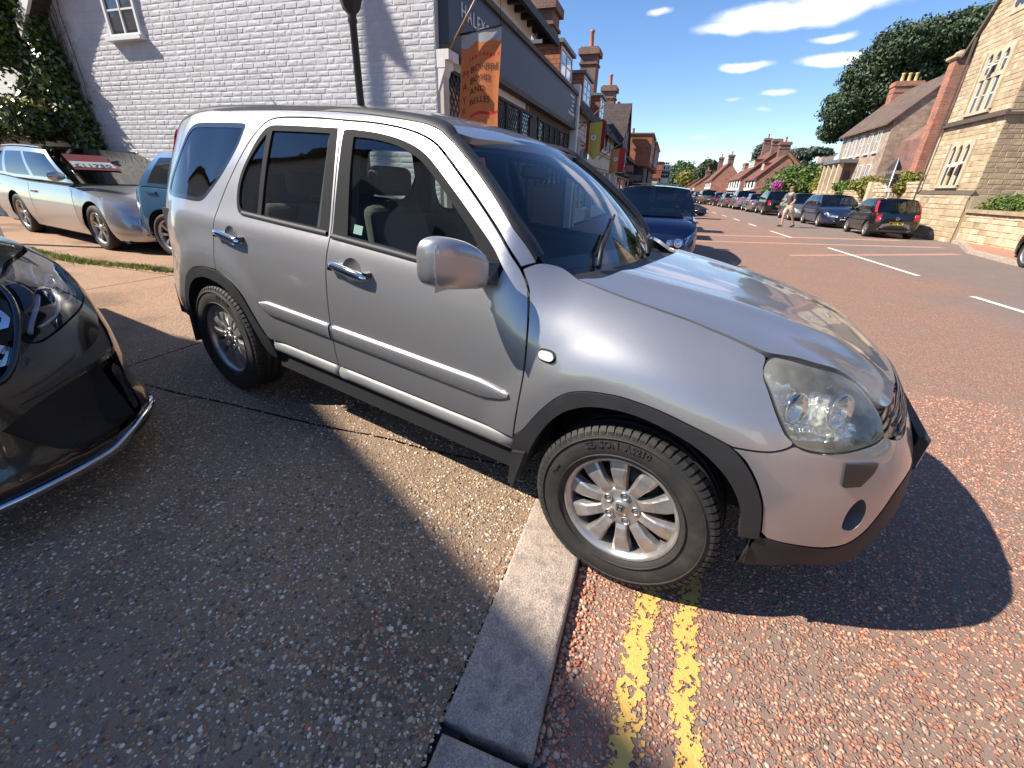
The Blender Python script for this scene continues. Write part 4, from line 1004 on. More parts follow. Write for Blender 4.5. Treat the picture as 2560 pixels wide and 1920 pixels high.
 def gbot(u): x = xc*u + xt*(1-u); return Vector((x, width(x)*.93, max(belt, deck_z(x)-.015)))
 def gtop(u): x = xrf*u + xrr*(1-u); return Vector((x, hw*tw*(1-.05*(2*u-1)**4), zr - .055 - sp.get('roofdrop', .03)*(2*u-1)**2))
 def gs(u, v):
  a, b2 = gbot(u), gtop(u); p = a.lerp(b2, v); p.y += .035*math.sin(math.pi*v*.9); return p
 br = sorted(sp['pillars'])   # list of (u0,u1) window cells
 us = sorted(set([0.0, 1.0] + [q for c in br for q in c] + [i/24 for i in range(25)])); vs = [0, .10, .3, .5, .7, .86, 1.0]
 for s_ in (1, -1):
  V, F = grid(lambda u, v: Vector((gs(u, v).x, s_*gs(u, v).y, gs(u, v).z)), us, vs)
  n = len(vs)-1; G = []; Bd = []
  for k, f in enumerate(F):
   um = (us[k//n]+us[k//n+1])/2; vm = (vs[k % n]+vs[k % n+1])/2
   g_ = any(a < um < b2 for a, b2 in br) and .10 < vm < .86
   (G if g_ else Bd).append(f if s_ < 0 else tuple(reversed(f)))
  b = MB(); b.add(V, Bd, 0, True); b.build('roof_pillars', sp.get('pillar_mat', body), root)
  for (a, b2) in br:
   fs = [f for f in G if a < sum(us[i//len(vs)] for i in f)/4 < b2]
   b = MB(); b.add(V, fs, 0, True); b.build('side_window', M_glass if detail > 1 else M_dglass, root)
 for nm, u, sg in (('windscreen', 1.0, 1), ('rear_window', 0.0, -1)):
  ys = [i/10*2-1 for i in range(11)]
  def wf_(y, v):
   p = gs(u, v); return Vector((p.x + sg*.16*(1-y*y)*(1-.35*v) , p.y*y, p.z + (.05 if v > .9 else 0)*(1-y*y)*v))
  V = [wf_(y, v) for v in vs for y in ys]; n = len(ys); F = [(i*n+j, i*n+j+1, (i+1)*n+j+1, (i+1)*n+j) for i in range(len(vs)-1) for j in range(n-1)]
  if sg > 0: F = [tuple(reversed(f)) for f in F]
  b = MB(); b.add(V, F, 0, True); b.build(nm, M_dglass, root)
 ys = [i/8*2-1 for i in range(9)]
 ur = [i/12 for i in range(13)]
 V = []
 for u in ur:
  p = gs(u, 1.0); ex = (.16*.65 if u == 1 else (-.16*.65 if u == 0 else 0))
  for y in ys: V.append(Vector((p.x + ex*(1-y*y)*1.0, p.y*y, p.z + .05*(1-y*y))))
 n = len(ys); F = [(i*n+j, (i+1)*n+j, (i+1)*n+j+1, i*n+j+1) for i in range(len(ur)-1) for j in range(n-1)]
 b = MB(); b.add(V, F, 0, True); b.build('roof', sp.get('roof_mat', body), root)
 # under-body and interior dark mass
 b = MB(); b.box(xr+.2, xf-.2, -hw*.86, hw*.86, zb-.02, zb+.16); b.box(wr+.45, wf-.5, -hw*.8, hw*.8, zb, belt-.05); b.build('underbody', M_void, root)
 for cx in (wf, wr):
  for s_ in (1, -1):
   b = MB(); K = 12; ra = Rw*1.2; vs_ = []
   for i in range(K+1):
    w = math.pi*i/K
    for yy in (width(cx)*.955, hw*.55): vs_.append(Vector((cx+ra*math.cos(w), s_*yy, Rw+ra*math.sin(w))))
   b.add(vs_, [(2*i, 2*i+1, 2*i+3, 2*i+2) for i in range(K)], 0, True); b.add([vs_[2*i+1] for i in range(K+1)], [tuple(range(K+1))]); b.build('wheel_arch_liner', M_void, root)
   build_wheel(root, (cx, s_*(hw-.115), Rw), s_, Rt=Rw, Wt=.20, Rr=Rw*.70, detail=False, style=sp.get('wheel', 'multi'), nspoke=sp.get('nspoke', 7), rim_mat=sp.get('rim', M_rim))
 # lamps, grille, plates, mirrors, handles, door gaps
 def patch(nm, sg, y0, y1, t0, t1, m_, off=.012, par=root, wrap=0.0, k=4, top=None):
  V = [];
  for i in range(k+1):
   y = lerp(y0, y1, i/k)
   for j in range(3):
    t = lerp(t0 if not top else lerp(t0, top[0], i/k), t1 if not top else lerp(t1, top[1], i/k), j/2); V.append(face(sg, max(-1, min(1, y)), t) + Vector((sg*off, 0, 0)))
  F = [(3*i+j, 3*i+3+j, 3*i+4+j, 3*i+1+j) for i in range(k) for j in range(2)]
  F = [f if (sg > 0) == (y1 > y0) else tuple(reversed(f)) for f in F]
  # give it thickness
  nV = len(V); V2 = [v - Vector((sg*off*1.6, 0, 0)) for v in V]
  rim_ = [(i*3, (i+1)*3) for i in range(k)] + [(k*3+j, k*3+j+1) for j in range(2)] + [((i+1)*3+2, i*3+2) for i in reversed(range(k))] + [(j+1, j) for j in reversed(range(2))]
  b = MB(); b.add(V+V2, F + [(b_, a_, nV+a_, nV+b_) for a_, b_ in rim_], 0, True); return b.build(nm, m_, par)
 def side_patch(nm, pts, m_, s_, off=.006, par=root):
  V = [Vector((side(x, t).x, s_*(side(x, t).y+off), side(x, t).z)) for x, t in pts]
  b = MB(); b.add(V, [tuple(range(len(V))) if s_ < 0 else tuple(reversed(range(len(V))))], 0, True); return b.build(nm, m_, par)
 hl = sp.get('lamp', (.62, 1.0, .60, .86))
 for s_ in (1, -1):
  h_ = patch('headlight', 1, s_*hl[0], s_*hl[1], hl[2], hl[3], M_lampclear, top=(hl[2]+.06, hl[3]+.04))
  x0, t0 = xf, .7
  side_patch('headlight_side', [(xf-.005, hl[2]+.06), (xf-.005, hl[3]+.05), (xf-.16, min(.98, hl[3]+.08)), (xf-sp.get('lampx', .34), min(.99, hl[3]+.10)), (xf-sp.get('lampx', .34)*.6, hl[2]+.12)], M_lampclear, s_)
  tl = sp.get('tlamp', (.74, 1.0, .55, .92))
  patch('tail_lamp', -1, s_*tl[0], s_*tl[1], tl[2], tl[3], M_redlens)
  side_patch('tail_lamp_side', [(xr+.005, tl[2]), (xr+.005, min(.98, tl[3])), (xr+.15, min(.98, tl[3])), (xr+.19, (tl[2]+tl[3])/2)], M_redlens, s_)
  # mirrors
  mp = gs(.965, .06); b = MB(); K = 10; vs_ = []
  for i, (o, r_) in enumerate(((.0, .03), (.05, .06), (.10, .075), (.16, .072), (.205, .045), (.215, .01))):
   for k2 in range(K):
    w = 2*math.pi*k2/K; vs_.append(Vector((mp.x-.06+math.cos(w)*r_*.8, s_*(mp.y+o), mp.z+.06+math.sin(w)*r_)))
  b.add(vs_, [(i*K+j, i*K+(j+1) % K, (i+1)*K+(j+1) % K, (i+1)*K+j) for i in range(5) for j in range(K)], 0, True)
  b.build('door_mirror', sp.get('mirror_mat', body), root)
  # shut lines as recessed dark strips, door handles
  for (a, b2) in br[-2:]:
   um = a
  for u in sp.get('shuts', (.0, .47, .93)):
   pb = gbot(u); V = []
   for t in (.97, .7, .45, .25, .08):
    x = pb.x + (.04 if u > .9 else 0)*(1-t)
    for dx in (-.005, .005): q = side(x+dx, t); V.append(Vector((q.x, s_*(q.y+.0045), q.z)))
   b = MB(); b.add(V, [(2*i, 2*i+1, 2*i+3, 2*i+2) for i in range(4)]); b.build('door_gap', M_void, root)
  for u in sp.get('handles', (.06, .53)):
   pb = gbot(u); q = side(pb.x+.12, .80); b = MB(); b.box(-.09, .09, -.012, .018, -.016, .016, xf=lambda p: Vector((q.x+p.x, s_*(q.y+abs(p.y)+.006 if p.y > 0 else q.y), q.z+p.z)))
   b.build('door_handle', sp.get('handle_mat', body), root)
 gr = sp.get('grille', (.42, .58, .80))
 if gr:
  patch('grille', 1, -gr[0], gr[0], gr[1], gr[2], M_gloss, k=8)
  patch('grille_badge', 1, -.06, .06, (gr[1]+gr[2])/2-.04, (gr[1]+gr[2])/2+.06, M_chrome, off=.02, k=2)
 patch('lower_intake', 1, -.70, .70, .10, .30, M_gloss, k=8)
 patch('rear_diffuser', -1, -.75, .75, .06, .22, M_trim, k=8)
 pz = sp.get('plate_t', (.34, .48)); py = .26/hw
 f_ = patch('number_plate', 1, -py, py, *pz, M_white, off=.024, k=6)
 rp = sp.get('rplate_t', (.42, .56))
 r_ = patch('number_plate', -1, -py, py, *rp, M_yellowp, off=.024, k=6)
 if sp.get('plates'):
  for sg, txt, tt in sp['plates']:
   a = face(sg, 0, tt[0]); c = face(sg, 0, tt[1]); cen = (a+c)/2 + Vector((sg*.032, 0, 0))
   ydir = (c-a).normalized(); xd = Vector((0, 1 if sg > 0 else -1, 0))
   place_text('plate_lettering', txt, M_black, root, cen - ydir*.033, xd, ydir, .085, extrude=.002, align='CENTER', bold=.002, space=1.05)
 return root, side, face, gs, deckf
M_dglass = glass('tinted car glass', (.10, .12, .12), rough=.03)
M_lampclear = mat('clear lamp cover', (.42, .43, .44), rough=.10, coat=1.0, metal=.4)
P_black = paint('black paint', (.004, .004, .005), rough=.25, coat=.7)
P_blue = paint('dark blue paint', (.012, .022, .060), metal=.3, rough=.3)
P_navy = paint('navy paint', (.012, .016, .075), metal=.3, rough=.3)
P_sil = paint('bright silver paint', (.40, .41, .43), metal=.85, rough=.33)
P_grey = paint('grey paint', (.13, .135, .14), metal=.5, rough=.35)
P_red = paint('red paint', (.40, .02, .03), rough=.3)
P_white = paint('white paint', (.72, .72, .70), rough=.35)
P_teal = paint('teal blue paint', (.022, .10, .20), metal=.45, rough=.32)
SP_HATCH = dict(L=3.45, W=1.62, H=1.46, wb=2.34, fo=.62, R=.29, zb=.20, belt=.90, deck=[(-1.75, .93), (-1.4, .96), (-.5, .93), (.55, .93), (1.0, .90), (1.4, .82), (1.72, .70)], gh=(.95, .25, -1.25, -1.62), pillars=[(.06, .20), (.24, .53), (.57, .93)], tw=.78, tail=.3, nose=.45, wheel='multi', nspoke=8)
SP_SALOON = dict(L=4.35, W=1.80, H=1.54, wb=2.67, fo=.82, R=.325, zb=.20, belt=.98, deck=[(-2.2, .95), (-1.7, 1.0), (-.6, .98), (.75, .99), (1.3, .94), (1.8, .84), (2.15, .70)], gh=(1.15, .35, -1.45, -2.0), pillars=[(.08, .22), (.27, .54), (.58, .93)], tw=.76, wheel='multi', nspoke=10)
SP_SUV = dict(L=4.40, W=1.82, H=1.68, wb=2.63, fo=.88, R=.35, zb=.26, belt=1.08, deck=[(-2.2, 1.06), (-1.8, 1.08), (-.6, 1.06), (.85, 1.07), (1.4, 1.02), (1.85, .92), (2.18, .76)], gh=(1.15, .5, -1.75, -2.1), pillars=[(.06, .22), (.26, .53), (.57, .93)], tw=.78, tail=.28, wheel='multi', nspoke=6, tlamp=(.80, 1.0, .60, .99))
SP_MPV = dict(L=4.2, W=1.76, H=1.56, wb=2.58, fo=.86, R=.32, zb=.19, belt=.98, deck=[(-2.1, .98), (-1.7, 1.0), (-.6, .98), (.85, .99), (1.3, .94), (1.75, .84), (2.07, .68)], gh=(1.25, .35, -1.7, -2.05), pillars=[(.06, .22), (.26, .53), (.57, .93)], tw=.80, tail=.28, wheel='multi', nspoke=7)
def at(s, e, z=0.0): p = W(s, e, z); return (p.x, p.y, p.z)
UPS, DOWN = STREET, STREET + math.pi   # heading away / towards the camera
def cen(sf, ef, L_): return None
def dk(sp, **kw): d = dict(sp); d.update(kw); return d
# navy people carrier parked nose towards the camera on the left
car, side_, face_, gs_, dk_ = make_car(dk(SP_MPV, paint=P_navy, lamp=(.52, .97, .66, .93), mirror_mat=M_gloss, grille=(.40, .50, .70)), at(8.95, -.50), DOWN + R(2), 'navy blue people carrier parked nose-on behind the silver off-roader bonnet', group=None, detail=2)
b = MB(); q = gs_(1.0, .28); V = []
for k in range(14): w = 2*math.pi*k/14; V.append(Vector((q.x+.05 + .02*math.cos(w), .44+.055*math.cos(w), q.z+.045*math.sin(w))))
b.add(V, [tuple(range(14))]); b.build('red_sticker', mat('red sticker', (.7, .10, .06), rough=.5), car)
b = MB()
for s_ in (1, -1):
 for (yy, r_) in ((.80, .085), (.55, .055)):
  c = face_(1, s_*yy, .80) + Vector((.0, 0, 0)); nr = Vector((1, s_*.45, .25)).normalized()
  b.lathe([(r_, .018), (r_*.93, .030), (r_*.84, .018), (r_*.80, .024), (r_*.55, .014), (r_*.3, .028), (0, .030)], c, nr, n=28)
b.build('lamp_ring', M_chrome, car)
b = MB(); b.box(-2.02, -1.75, -.62, .62, 1.575, 1.60); b.build('roof_spoiler', P_navy, car)
# right-hand row, nearest first
make_car(dk(SP_SALOON, paint=P_black, wheel='twin', nspoke=5, R=.335), at(10.55, 8.98), UPS - R(3), 'black car cut off by the right edge of the view with a five spoke wheel')
HB = dk(SP_HATCH, paint=P_black, rim=M_rim, grille=(.3, .4, .5), plates=[(-1, 'MX16 YRC', (.42, .56))], tlamp=(.80, 1.0, .60, .97))
car, side_, face_, gs_, dk_ = make_car(HB, at(20.95, 8.25), UPS - R(2), 'small black hatchback parked tail-on by the stone wall beneath the church windows', detail=2)
b = MB(); V = []
tr = [(-.86, .10), (.86, .10), (.62, .44), (.34, .50), (-.34, .50), (-.62, .44)]
V = [face_(-1, y, t) + Vector((-.016, 0, 0)) for y, t in tr]; V2 = [face_(-1, y, t) + Vector((.01, 0, 0)) for y, t in tr]
b.add(V+V2, [tuple(range(6)), *[(i, 6+i, 6+(i+1) % 6, (i+1) % 6) for i in range(6)]]); b.build('grey_bumper_insert', paint('mid grey trim paint', (.22, .22, .23), metal=.4, rough=.4), car)
for s_ in (1, -1):   # tall lamps climbing the rear pillars
 V = [gs_(.0, v) for v in (0, .25, .5, .75, .9)]; b = MB(); vs = []
 for p in V: vs += [Vector((p.x-.03, s_*(p.y+.012), p.z)), Vector((p.x+.05, s_*(p.y+.016), p.z)), Vector((p.x-.04, s_*(p.y-.035), p.z))]
 b.add(vs, [(3*i, 3*i+1, 3*i+4, 3*i+3) for i in range(4)] + [(3*i, 3*i+3, 3*i+5, 3*i+2) for i in range(4)], 0, True); b.build('tail_lamp', M_redlens, car)
b = MB(); c = face_(-1, 0, .74); b.lathe([(.050, .010), (.058, .018), (.064, .010)], c+Vector((-.01, 0, 0)), (-1, 0, 0), n=20); b.lathe([(.020, .010), (.026, .018), (.030, .010)], c+Vector((-.01, 0, 0)), (-1, 0, 0), n=16); b.build('tail_emblem', M_chrome, car)
BM = dk(SP_SALOON, paint=P_blue, plates=[(1, 'EK64 LDV', (.34, .48))], grille=(.30, .56, .74), lamp=(.48, .98, .62, .84))
make_car(BM, at(26.3, 7.95), DOWN + R(1), 'dark blue family car facing the camera behind the small black hatchback', detail=2)
make_car(dk(SP_MPV, paint=P_grey, grille=(.42, .55, .78)), at(31.5, 7.75), DOWN, 'grey hatchback facing the camera half hidden by the walking man')
SV = dk(SP_SUV, paint=P_black, plates=[(-1, 'LN12 KPA', (.42, .56))])
make_car(SV, at(37.9, 7.35), UPS, 'large black off-roader with yellow rear plate, left of the walking man')
make_car(dk(SP_SALOON, paint=P_sil, H=1.46), at(42.8, 6.95), UPS, 'silver car with bright red tail lamp just beyond the large black off-roader')
make_car(dk(SP_SUV, paint=P_sil, roof_mat=P_sil), at(47.6, 6.45), UPS + R(1), 'tall silver off-roader further up the row, beyond the silver car')
make_car(dk(SP_SALOON, paint=P_grey, H=1.42), at(52.2, 5.85), UPS + R(3), 'pale grey saloon in the middle of the far row')
make_car(dk(SP_HATCH, paint=P_blue), at(56.6, 5.25), UPS + R(4), 'small dark blue hatchback in the far row beside the people carrier')
make_car(dk(SP_SUV, paint=P_grey, pillar_mat=P_black), at(61.5, 4.15), UPS + R(4), 'dark grey people carrier parked out from the far row')
make_car(dk(SP_HATCH, paint=P_blue), at(66.0, 3.5), UPS + R(6), 'little blue car just left of the dark grey people carrier')
make_car(dk(SP_SALOON, paint=P_red), at(70.8, 3.0), UPS + R(6), 'red car near the far end of the row')
make_car(dk(SP_MPV, paint=P_black), at(76.0, 2.5), UPS + R(7), 'black car beyond the red car at the far end')
make_car(dk(SP_SALOON, paint=P_grey), at(81.5, 1.9), UPS + R(7), 'dark grey saloon second from the far end of the row')
make_car(dk(SP_SALOON, paint=P_white), at(88.0, 1.3), UPS + R(8), 'whitish car farthest away at the end of the row')
# teal supermini nose in beside the off-roader
TL = dk(SP_HATCH, paint=P_teal, L=3.85, W=1.70, H=1.50, fo=.75, wb=2.46, R=.31, gh=(1.1, .35, -1.35, -1.72), deck=[(-1.95, .95), (-1.6, .98), (-.6, .95), (.65, .95), (1.15, .92), (1.6, .82), (1.9, .68)])
zt = ground_z(3.3, -6.3)
car, side_, face_, gs_, dk_ = make_car(TL, at(3.52, -5.98, zt), STREET - math.pi/2 + R(2), 'bright blue small car parked between the silver off-roader and the white brick wall', detail=2)
car.rotation_euler = (0, R(2.3), STREET - math.pi/2 + R(2))
# ---------------------------------------------------------------- black car whose nose enters at the left edge: surface of its front corner (world frame)
_ML = [(-3.6, -5.2, -1.40), (-2.4, -4.0, -1.395), (-1.5, -3.1, -1.40), (-1.1, -2.72, -1.428), (-.80, -2.44, -1.49), (-.55, -2.235, -1.60), (-.30, -2.085, -1.78), (0, -1.995, -2.04), (.34, -1.965, -2.38)]
_ms = [q[0] for q in _ML]; _mx = [q[1] for q in _ML]; _my = [q[2]+.05 for q in _ML]
_MI = [(-3.6, [(.2, .12), (.33, .04), (.45, .02), (.6, .0), (.75, .0), (.9, .02), (1.0, .05), (1.06, .09), (1.12, .16), (1.2, .3)]),
 (-1.4, [(.2, .12), (.33, -.03), (.45, .0), (.6, .0), (.75, .005), (.9, .03), (1.0, .07), (1.06, .12), (1.12, .20), (1.2, .36)]),
 (-.7, [(.2, .10), (.30, -.055), (.36, -.05), (.45, -.015), (.6, .0), (.75, .022), (.85, .055), (.95, .105), (1.02, .165), (1.08, .26), (1.2, .5)]),
 (-.2, [(.2, .08), (.30, -.045), (.36, -.045), (.45, -.02), (.6, .0), (.75, .030), (.85, .065), (.95, .12), (1.02, .19), (1.08, .30), (1.2, .6)]),
 (.34, [(.2, .08), (.30, -.06), (.36, -.055), (.45, -.025), (.6, .0), (.75, .020), (.85, .05), (.95, .10), (1.02, .18), (1.08, .30), (1.2, .6)])]
def S_blk(s, z):
 x, y = catmull(_ms, _mx, s), catmull(_ms, _my, s); h = .004
 dx = catmull(_ms, _mx, s+h)-catmull(_ms, _mx, s-h); dy = catmull(_ms, _my, s+h)-catmull(_ms, _my, s-h); l = math.hypot(dx, dy)
 i = table(_MI, s, z); return Vector((x + dy/l*i, y - dx/l*i, z))
blk = empty('parked_car', label='glossy black car nosing in at the left edge with chrome grille bars and lip', cat='car')
def loop(p, n=3, sharp=(), st=.03): return resample(SL(p, n=n, sharp=sharp), st)
lampo = loop([(-1.186, 1.086), (-.80, 1.075), (-.482, 1.038), (-.397, .97), (-.32, .90), (-.251, .839), (-.315, .825), (-.427, .846), (-.555, .868), (-.829, .893), (-.973, .923), (-1.086, .967), (-1.160, 1.02)], sharp=(0,), st=.02)
grillo = loop([(-.40, 1.03), (-.345, .97), (-.226, .850), (-.140, .757), (-.080, .725), (.10, .70), (.34, .69), (.34, 1.03), (.0, 1.04)], sharp=(0, 6, 7))
P_b = lambda nm, o, m_, par=blk, **kw: panel(nm, o, S_blk, m_, par, flip=True, **kw)
bumper = [(-1.55, .31), (-1.2, .33), (-.8, .345), (-.565, .362), (-.398, .345), (-.29, .322), (-.158, .322), (-.021, .318), (.34, .318), (.34, .68), (.10, .69), (-.090, .715), (-.150, .747), (-.236, .842), (-.262, .826), (-.315, .817), (-.427, .838), (-.555, .860), (-.829, .885), (-.973, .915), (-1.086, .957), (-1.20, 1.01), (-1.42, 1.03), (-1.55, .95)]
intake = loop([(-.705, .650), (-.66, .52), (-.655, .445), (-.590, .385), (-.44, .362), (-.273, .368), (-.14, .42), (-.02, .56), (-.20, .625), (-.45, .655)], sharp=(0, 7))
vent = loop([(-.806, .812), (-.775, .75), (-.715, .675), (-.60, .672), (-.444, .672), (-.294, .655), (-.10, .625), (-.20, .662), (-.40, .715), (-.60, .752)], sharp=(0, 2, 6))
bp_ = P_b('front_bumper', loop(bumper, sharp=(0, 8, 9, 23)), P_black, holes=[intake, vent])
P_b('corner_vent', vent, mat('matt charcoal', (.045, .045, .047), rough=.55), bp_, offset=-.010)
P_b('lower_intake', intake, mat('black mesh grille', (.008, .008, .008), rough=.6, bump=.004, bump_scale=90), bp_, offset=-.045, depth=0)
# rounded fog surround
P_b('fog_surround', loop([(-.60, .62), (-.64, .52), (-.60, .42), (-.54, .40), (-.56, .50), (-.54, .60)], st=.015), P_black, bp_, offset=.004, depth=.03, step=.02)
P_b('chrome_lip', loop([(-.80, .352), (-.565, .368), (-.40, .350), (-.29, .327), (-.158, .322), (-.02, .318), (.34, .318), (.34, .288), (.05, .285), (-.10, .290), (-.25, .275), (-.32, .285), (-.42, .322), (-.56, .342), (-.80, .335)], sharp=(0, 6, 7, 14), st=.02), M_chrome, bp_, offset=.012, depth=.02, step=.02)
b = MB(); b.tube([S_blk(u, v) + Vector((.010, .010, .004)) for u, v in SL([(-.72, .350), (-.565, .357), (-.40, .338), (-.29, .314), (-.158, .310), (-.02, .306), (.34, .304)], closed=False, n=5)], [.006]+[.013]*29+[.012], 8); b.build('chrome_lip', M_chrome, bp_)
P_b('bumper_skirt', loop([(-1.5, .33), (-.8, .335), (-.56, .338), (-.42, .318), (-.32, .280), (-.25, .270), (-.1, .285), (.34, .280), (.34, .20), (-.5, .20), (-1.5, .22)], sharp=(0, 7, 8, 10)), M_black, bp_, offset=-.008)
hl = P_b('headlight', lampo, glass('dark headlamp cover', (.62, .65, .68)), depth=.01, step=.02)
def S_in(u, v):
 p = S_blk(u, v); return p + Vector((-.075, -.055, -.01))
panel('lamp_bowl', shrink(lampo, .012), S_in, mat('smoked lamp inside', (.035, .036, .04), rough=.3, coat=.4), hl, depth=0, step=.03, flip=True)
b = MB()
def on(u, v, d=.03):
 p = S_blk(u, v); return p + Vector((-.075, -.055, -.01))*(d/.075)
def cv(pts, d): return [on(u, v, d) for u, v in SL(pts, closed=False, n=6)]
b.tube(cv([(-.98, 1.05), (-.80, 1.03), (-.62, .985), (-.47, .93), (-.38, .885), (-.335, .85)], .03), .009, 8)
b.tube(cv([(-.90, 1.005), (-.97, .965), (-.90, .925), (-.78, .905), (-.68, .91)], .03), .006, 8)
b.tube(cv([(-.66, .955), (-.62, .915), (-.53, .885), (-.44, .868), (-.39, .862)], .03), .006, 8)
b.build('light_guide', mat('white light guide', (.62, .62, .64), rough=.2, metal=.2, coat=.5), hl)
b = MB()
for u, v, r_ in ((-.62, .945, .042), (-.85, .965, .040)):
 c = on(u, v, .05); nr = Vector((.75, .62, .15)); b.lathe([(r_*1.15, .006), (r_, .012), (r_*.92, .0), (r_*.6, .008), (0, .014)], c, nr, n=28)
b.build('lamp_lens', M_chrome, hl)
P_b('grille', grillo, M_black, offset=-.05, depth=0)
b = MB()   # grille frame
b.tube([S_blk(u, v) for u, v in SL([(-.40, 1.025), (-.352, .968), (-.232, .850), (-.146, .760), (-.085, .728), (.10, .703), (.34, .694)], closed=False, n=4)], .012, 8); b.build('grille_frame', P_black, blk)
for vc in (.935, .815):     # two chrome bars, each an outlined loop
 u0 = -.285 if vc > .9 else -.195
 b = MB(); V = [(u0+.03, vc+.035), (.34, vc+.045), (.34, vc+.018), (u0+.05, vc+.012), (u0+.03, vc-.002), (u0+.05, vc-.016), (.34, vc-.02), (.34, vc-.045), (u0+.04, vc-.038), (u0, vc-.01), (u0+.0, vc+.02)]
 panel('grille_bar', resample(V, .03), S_blk, M_chrome, blk, offset=-.008, depth=.03, step=.02, flip=True)
# bonnet and wing
def S_bh(x, y):
 return Vector((x, y, 1.215 - .11*max(0, (x+3.0))**1.8*.9 - .16*(max(0, (y+2.35))/1.0)**3.0 + .0))
hood = [(x, y) for x, y in [(S_blk(u, v).x-.004, S_blk(u, v).y-.01) for u, v in resample(SL([(-1.9, 1.10), (-1.5, 1.098), (-1.186, 1.096), (-.80, 1.084), (-.482, 1.048), (-.40, 1.035), (-.1, 1.045), (.34, 1.045)], closed=False, n=4), .04, False)]]
HD = [S_blk(u, v) for u, v in resample(SL([(-3.0, 1.11), (-1.9, 1.105), (-1.5, 1.100), (-1.186, 1.096), (-.80, 1.084), (-.482, 1.048), (-.40, 1.035), (-.1, 1.045), (.34, 1.045)], closed=False, n=4), .04, False)]
V = []; n = 9
for p in HD:
 tgt = Vector((min(p.x-.05, -2.35) - .0, -2.33, 1.155 if p.x > -2.6 else 1.19))
 tgt = Vector((lerp(-4.4, -2.05, (HD.index(p))/(len(HD)-1)), -2.33, lerp(1.27, 1.07, (HD.index(p)/(len(HD)-1))**2.5)))
 for k in range(n):
  t = k/(n-1); q = p.lerp(tgt, t); q.z += .055*math.sin(math.pi*min(1, t*1.0))*(1-t*.5); V.append(q)
b = MB(); b.add(V, [(i*n+j, (i+1)*n+j, (i+1)*n+j+1, i*n+j+1) for i in range(len(HD)-1) for j in range(n-1)], 0, True)
# other half of the bonnet, mirrored about the car's centre line
V2 = [Vector((q.x, -4.66-q.y, q.z)) for q in V]; b.add(V2, [(i*n+j, i*n+j+1, (i+1)*n+j+1, (i+1)*n+j) for i in range(len(HD)-1) for j in range(n-1)], 0, True)
b.build('bonnet', P_black, blk)
wing = loop([(-1.56, .95), (-1.43, 1.038), (-1.21, 1.02), (-1.19, 1.09), (-1.5, 1.10), (-3.4, 1.11), (-3.4, .35), (-2.62, .35), (-2.60, .55), (-2.45, .72), (-2.15, .80), (-1.85, .72), (-1.68, .52)], sharp=(2, 3, 5, 6, 7))
P_b('front_wing', wing, P_black, depth=.03)
build_wheel(blk, (-3.72, -1.46, .50), 1, Rt=.36, Wt=.23, Rr=.25, detail=False, style='twin', nspoke=5)
# cabin and far side (outside the view, seen only in reflections)
b = MB(); b.hexa([(-7.0, -3.25, .40), (-2.15, -3.15, .40), (-2.15, -1.55, .40), (-7.0, -1.45, .40), (-7.0, -3.25, 1.05), (-2.35, -3.05, 1.00), (-2.35, -1.65, 1.00), (-7.0, -1.45, 1.05)])
b.build('inner_body', M_void, blk)
b = MB(); b.hexa([(-6.9, -3.25, 1.05), (-4.2, -3.2, 1.10), (-4.2, -1.47, 1.10), (-6.9, -1.42, 1.05), (-6.6, -3.0, 1.78), (-4.9, -3.0, 1.80), (-4.9, -1.68, 1.80), (-6.6, -1.68, 1.78)])
b.build('cabin_glass', M_dglass, blk)
b = MB()
b.hexa([(-7.1, -3.30, .40), (-2.6, -3.30, .40), (-2.6, -3.26, .40), (-7.1, -3.26, .40), (-7.1, -3.30, 1.08), (-2.7, -3.30, 1.06), (-2.7, -3.26, 1.06), (-7.1, -3.26, 1.08)]); b.hexa([(-7.1, -1.47, .40), (-5.4, -1.47, .40), (-5.4, -1.40, .40), (-7.1, -1.40, .40), (-7.1, -1.47, 1.08), (-5.4, -1.47, 1.08), (-5.4, -1.40, 1.08), (-7.1, -1.40, 1.08)])
b.hexa([(-7.1, -3.3, .4), (-6.98, -3.3, .4), (-6.98, -1.4, .4), (-7.1, -1.4, .4), (-7.1, -3.3, 1.15), (-6.98, -3.3, 1.15), (-6.98, -1.4, 1.15), (-7.1, -1.4, 1.15)])
b.hexa([(-6.62, -3.02, 1.78), (-4.88, -3.02, 1.80), (-4.88, -1.66, 1.80), (-6.62, -1.66, 1.78), (-6.5, -2.9, 1.84), (-5.0, -2.9, 1.86), (-5.0, -1.78, 1.86), (-6.5, -1.78, 1.84)])
b.build('body_shell', P_black, blk)
# silver estate with the price board in its windscreen
EST = dict(L=4.88, W=1.86, H=1.50, wb=2.87, fo=.84, R=.335, zb=.17, belt=.96, deck=[(-2.44, .98), (-1.8, 1.0), (-.6, .95), (.55, .94), (1.1, .93), (1.6, .87), (2.05, .77), (2.40, .60)], gh=(1.15, .0, -1.95, -2.25), pillars=[(.05, .20), (.24, .55), (.59, .95)], tw=.76, paint=P_sil, roof_mat=mat('black glass roof', (.02, .02, .022), rough=.06, coat=1.0), wheel='twin', nspoke=5, nose=.55, lamp=(.46, .99, .60, .90), lampx=.55, grille=(.42, .52, .80), handle_mat=M_chrome, shuts=(.0, .50, .97))
ez = ground_z(0, -9.9)
est, side_, face_, gs_, dk_ = make_car(EST, at(3.74, -10.1, ez), STREET - math.pi/2 - R(9.5), 'silver estate car with a price board behind its windscreen, beneath the ivy', detail=2)
est.rotation_euler = (0, R(1.4), STREET - math.pi/2 - R(9.5))
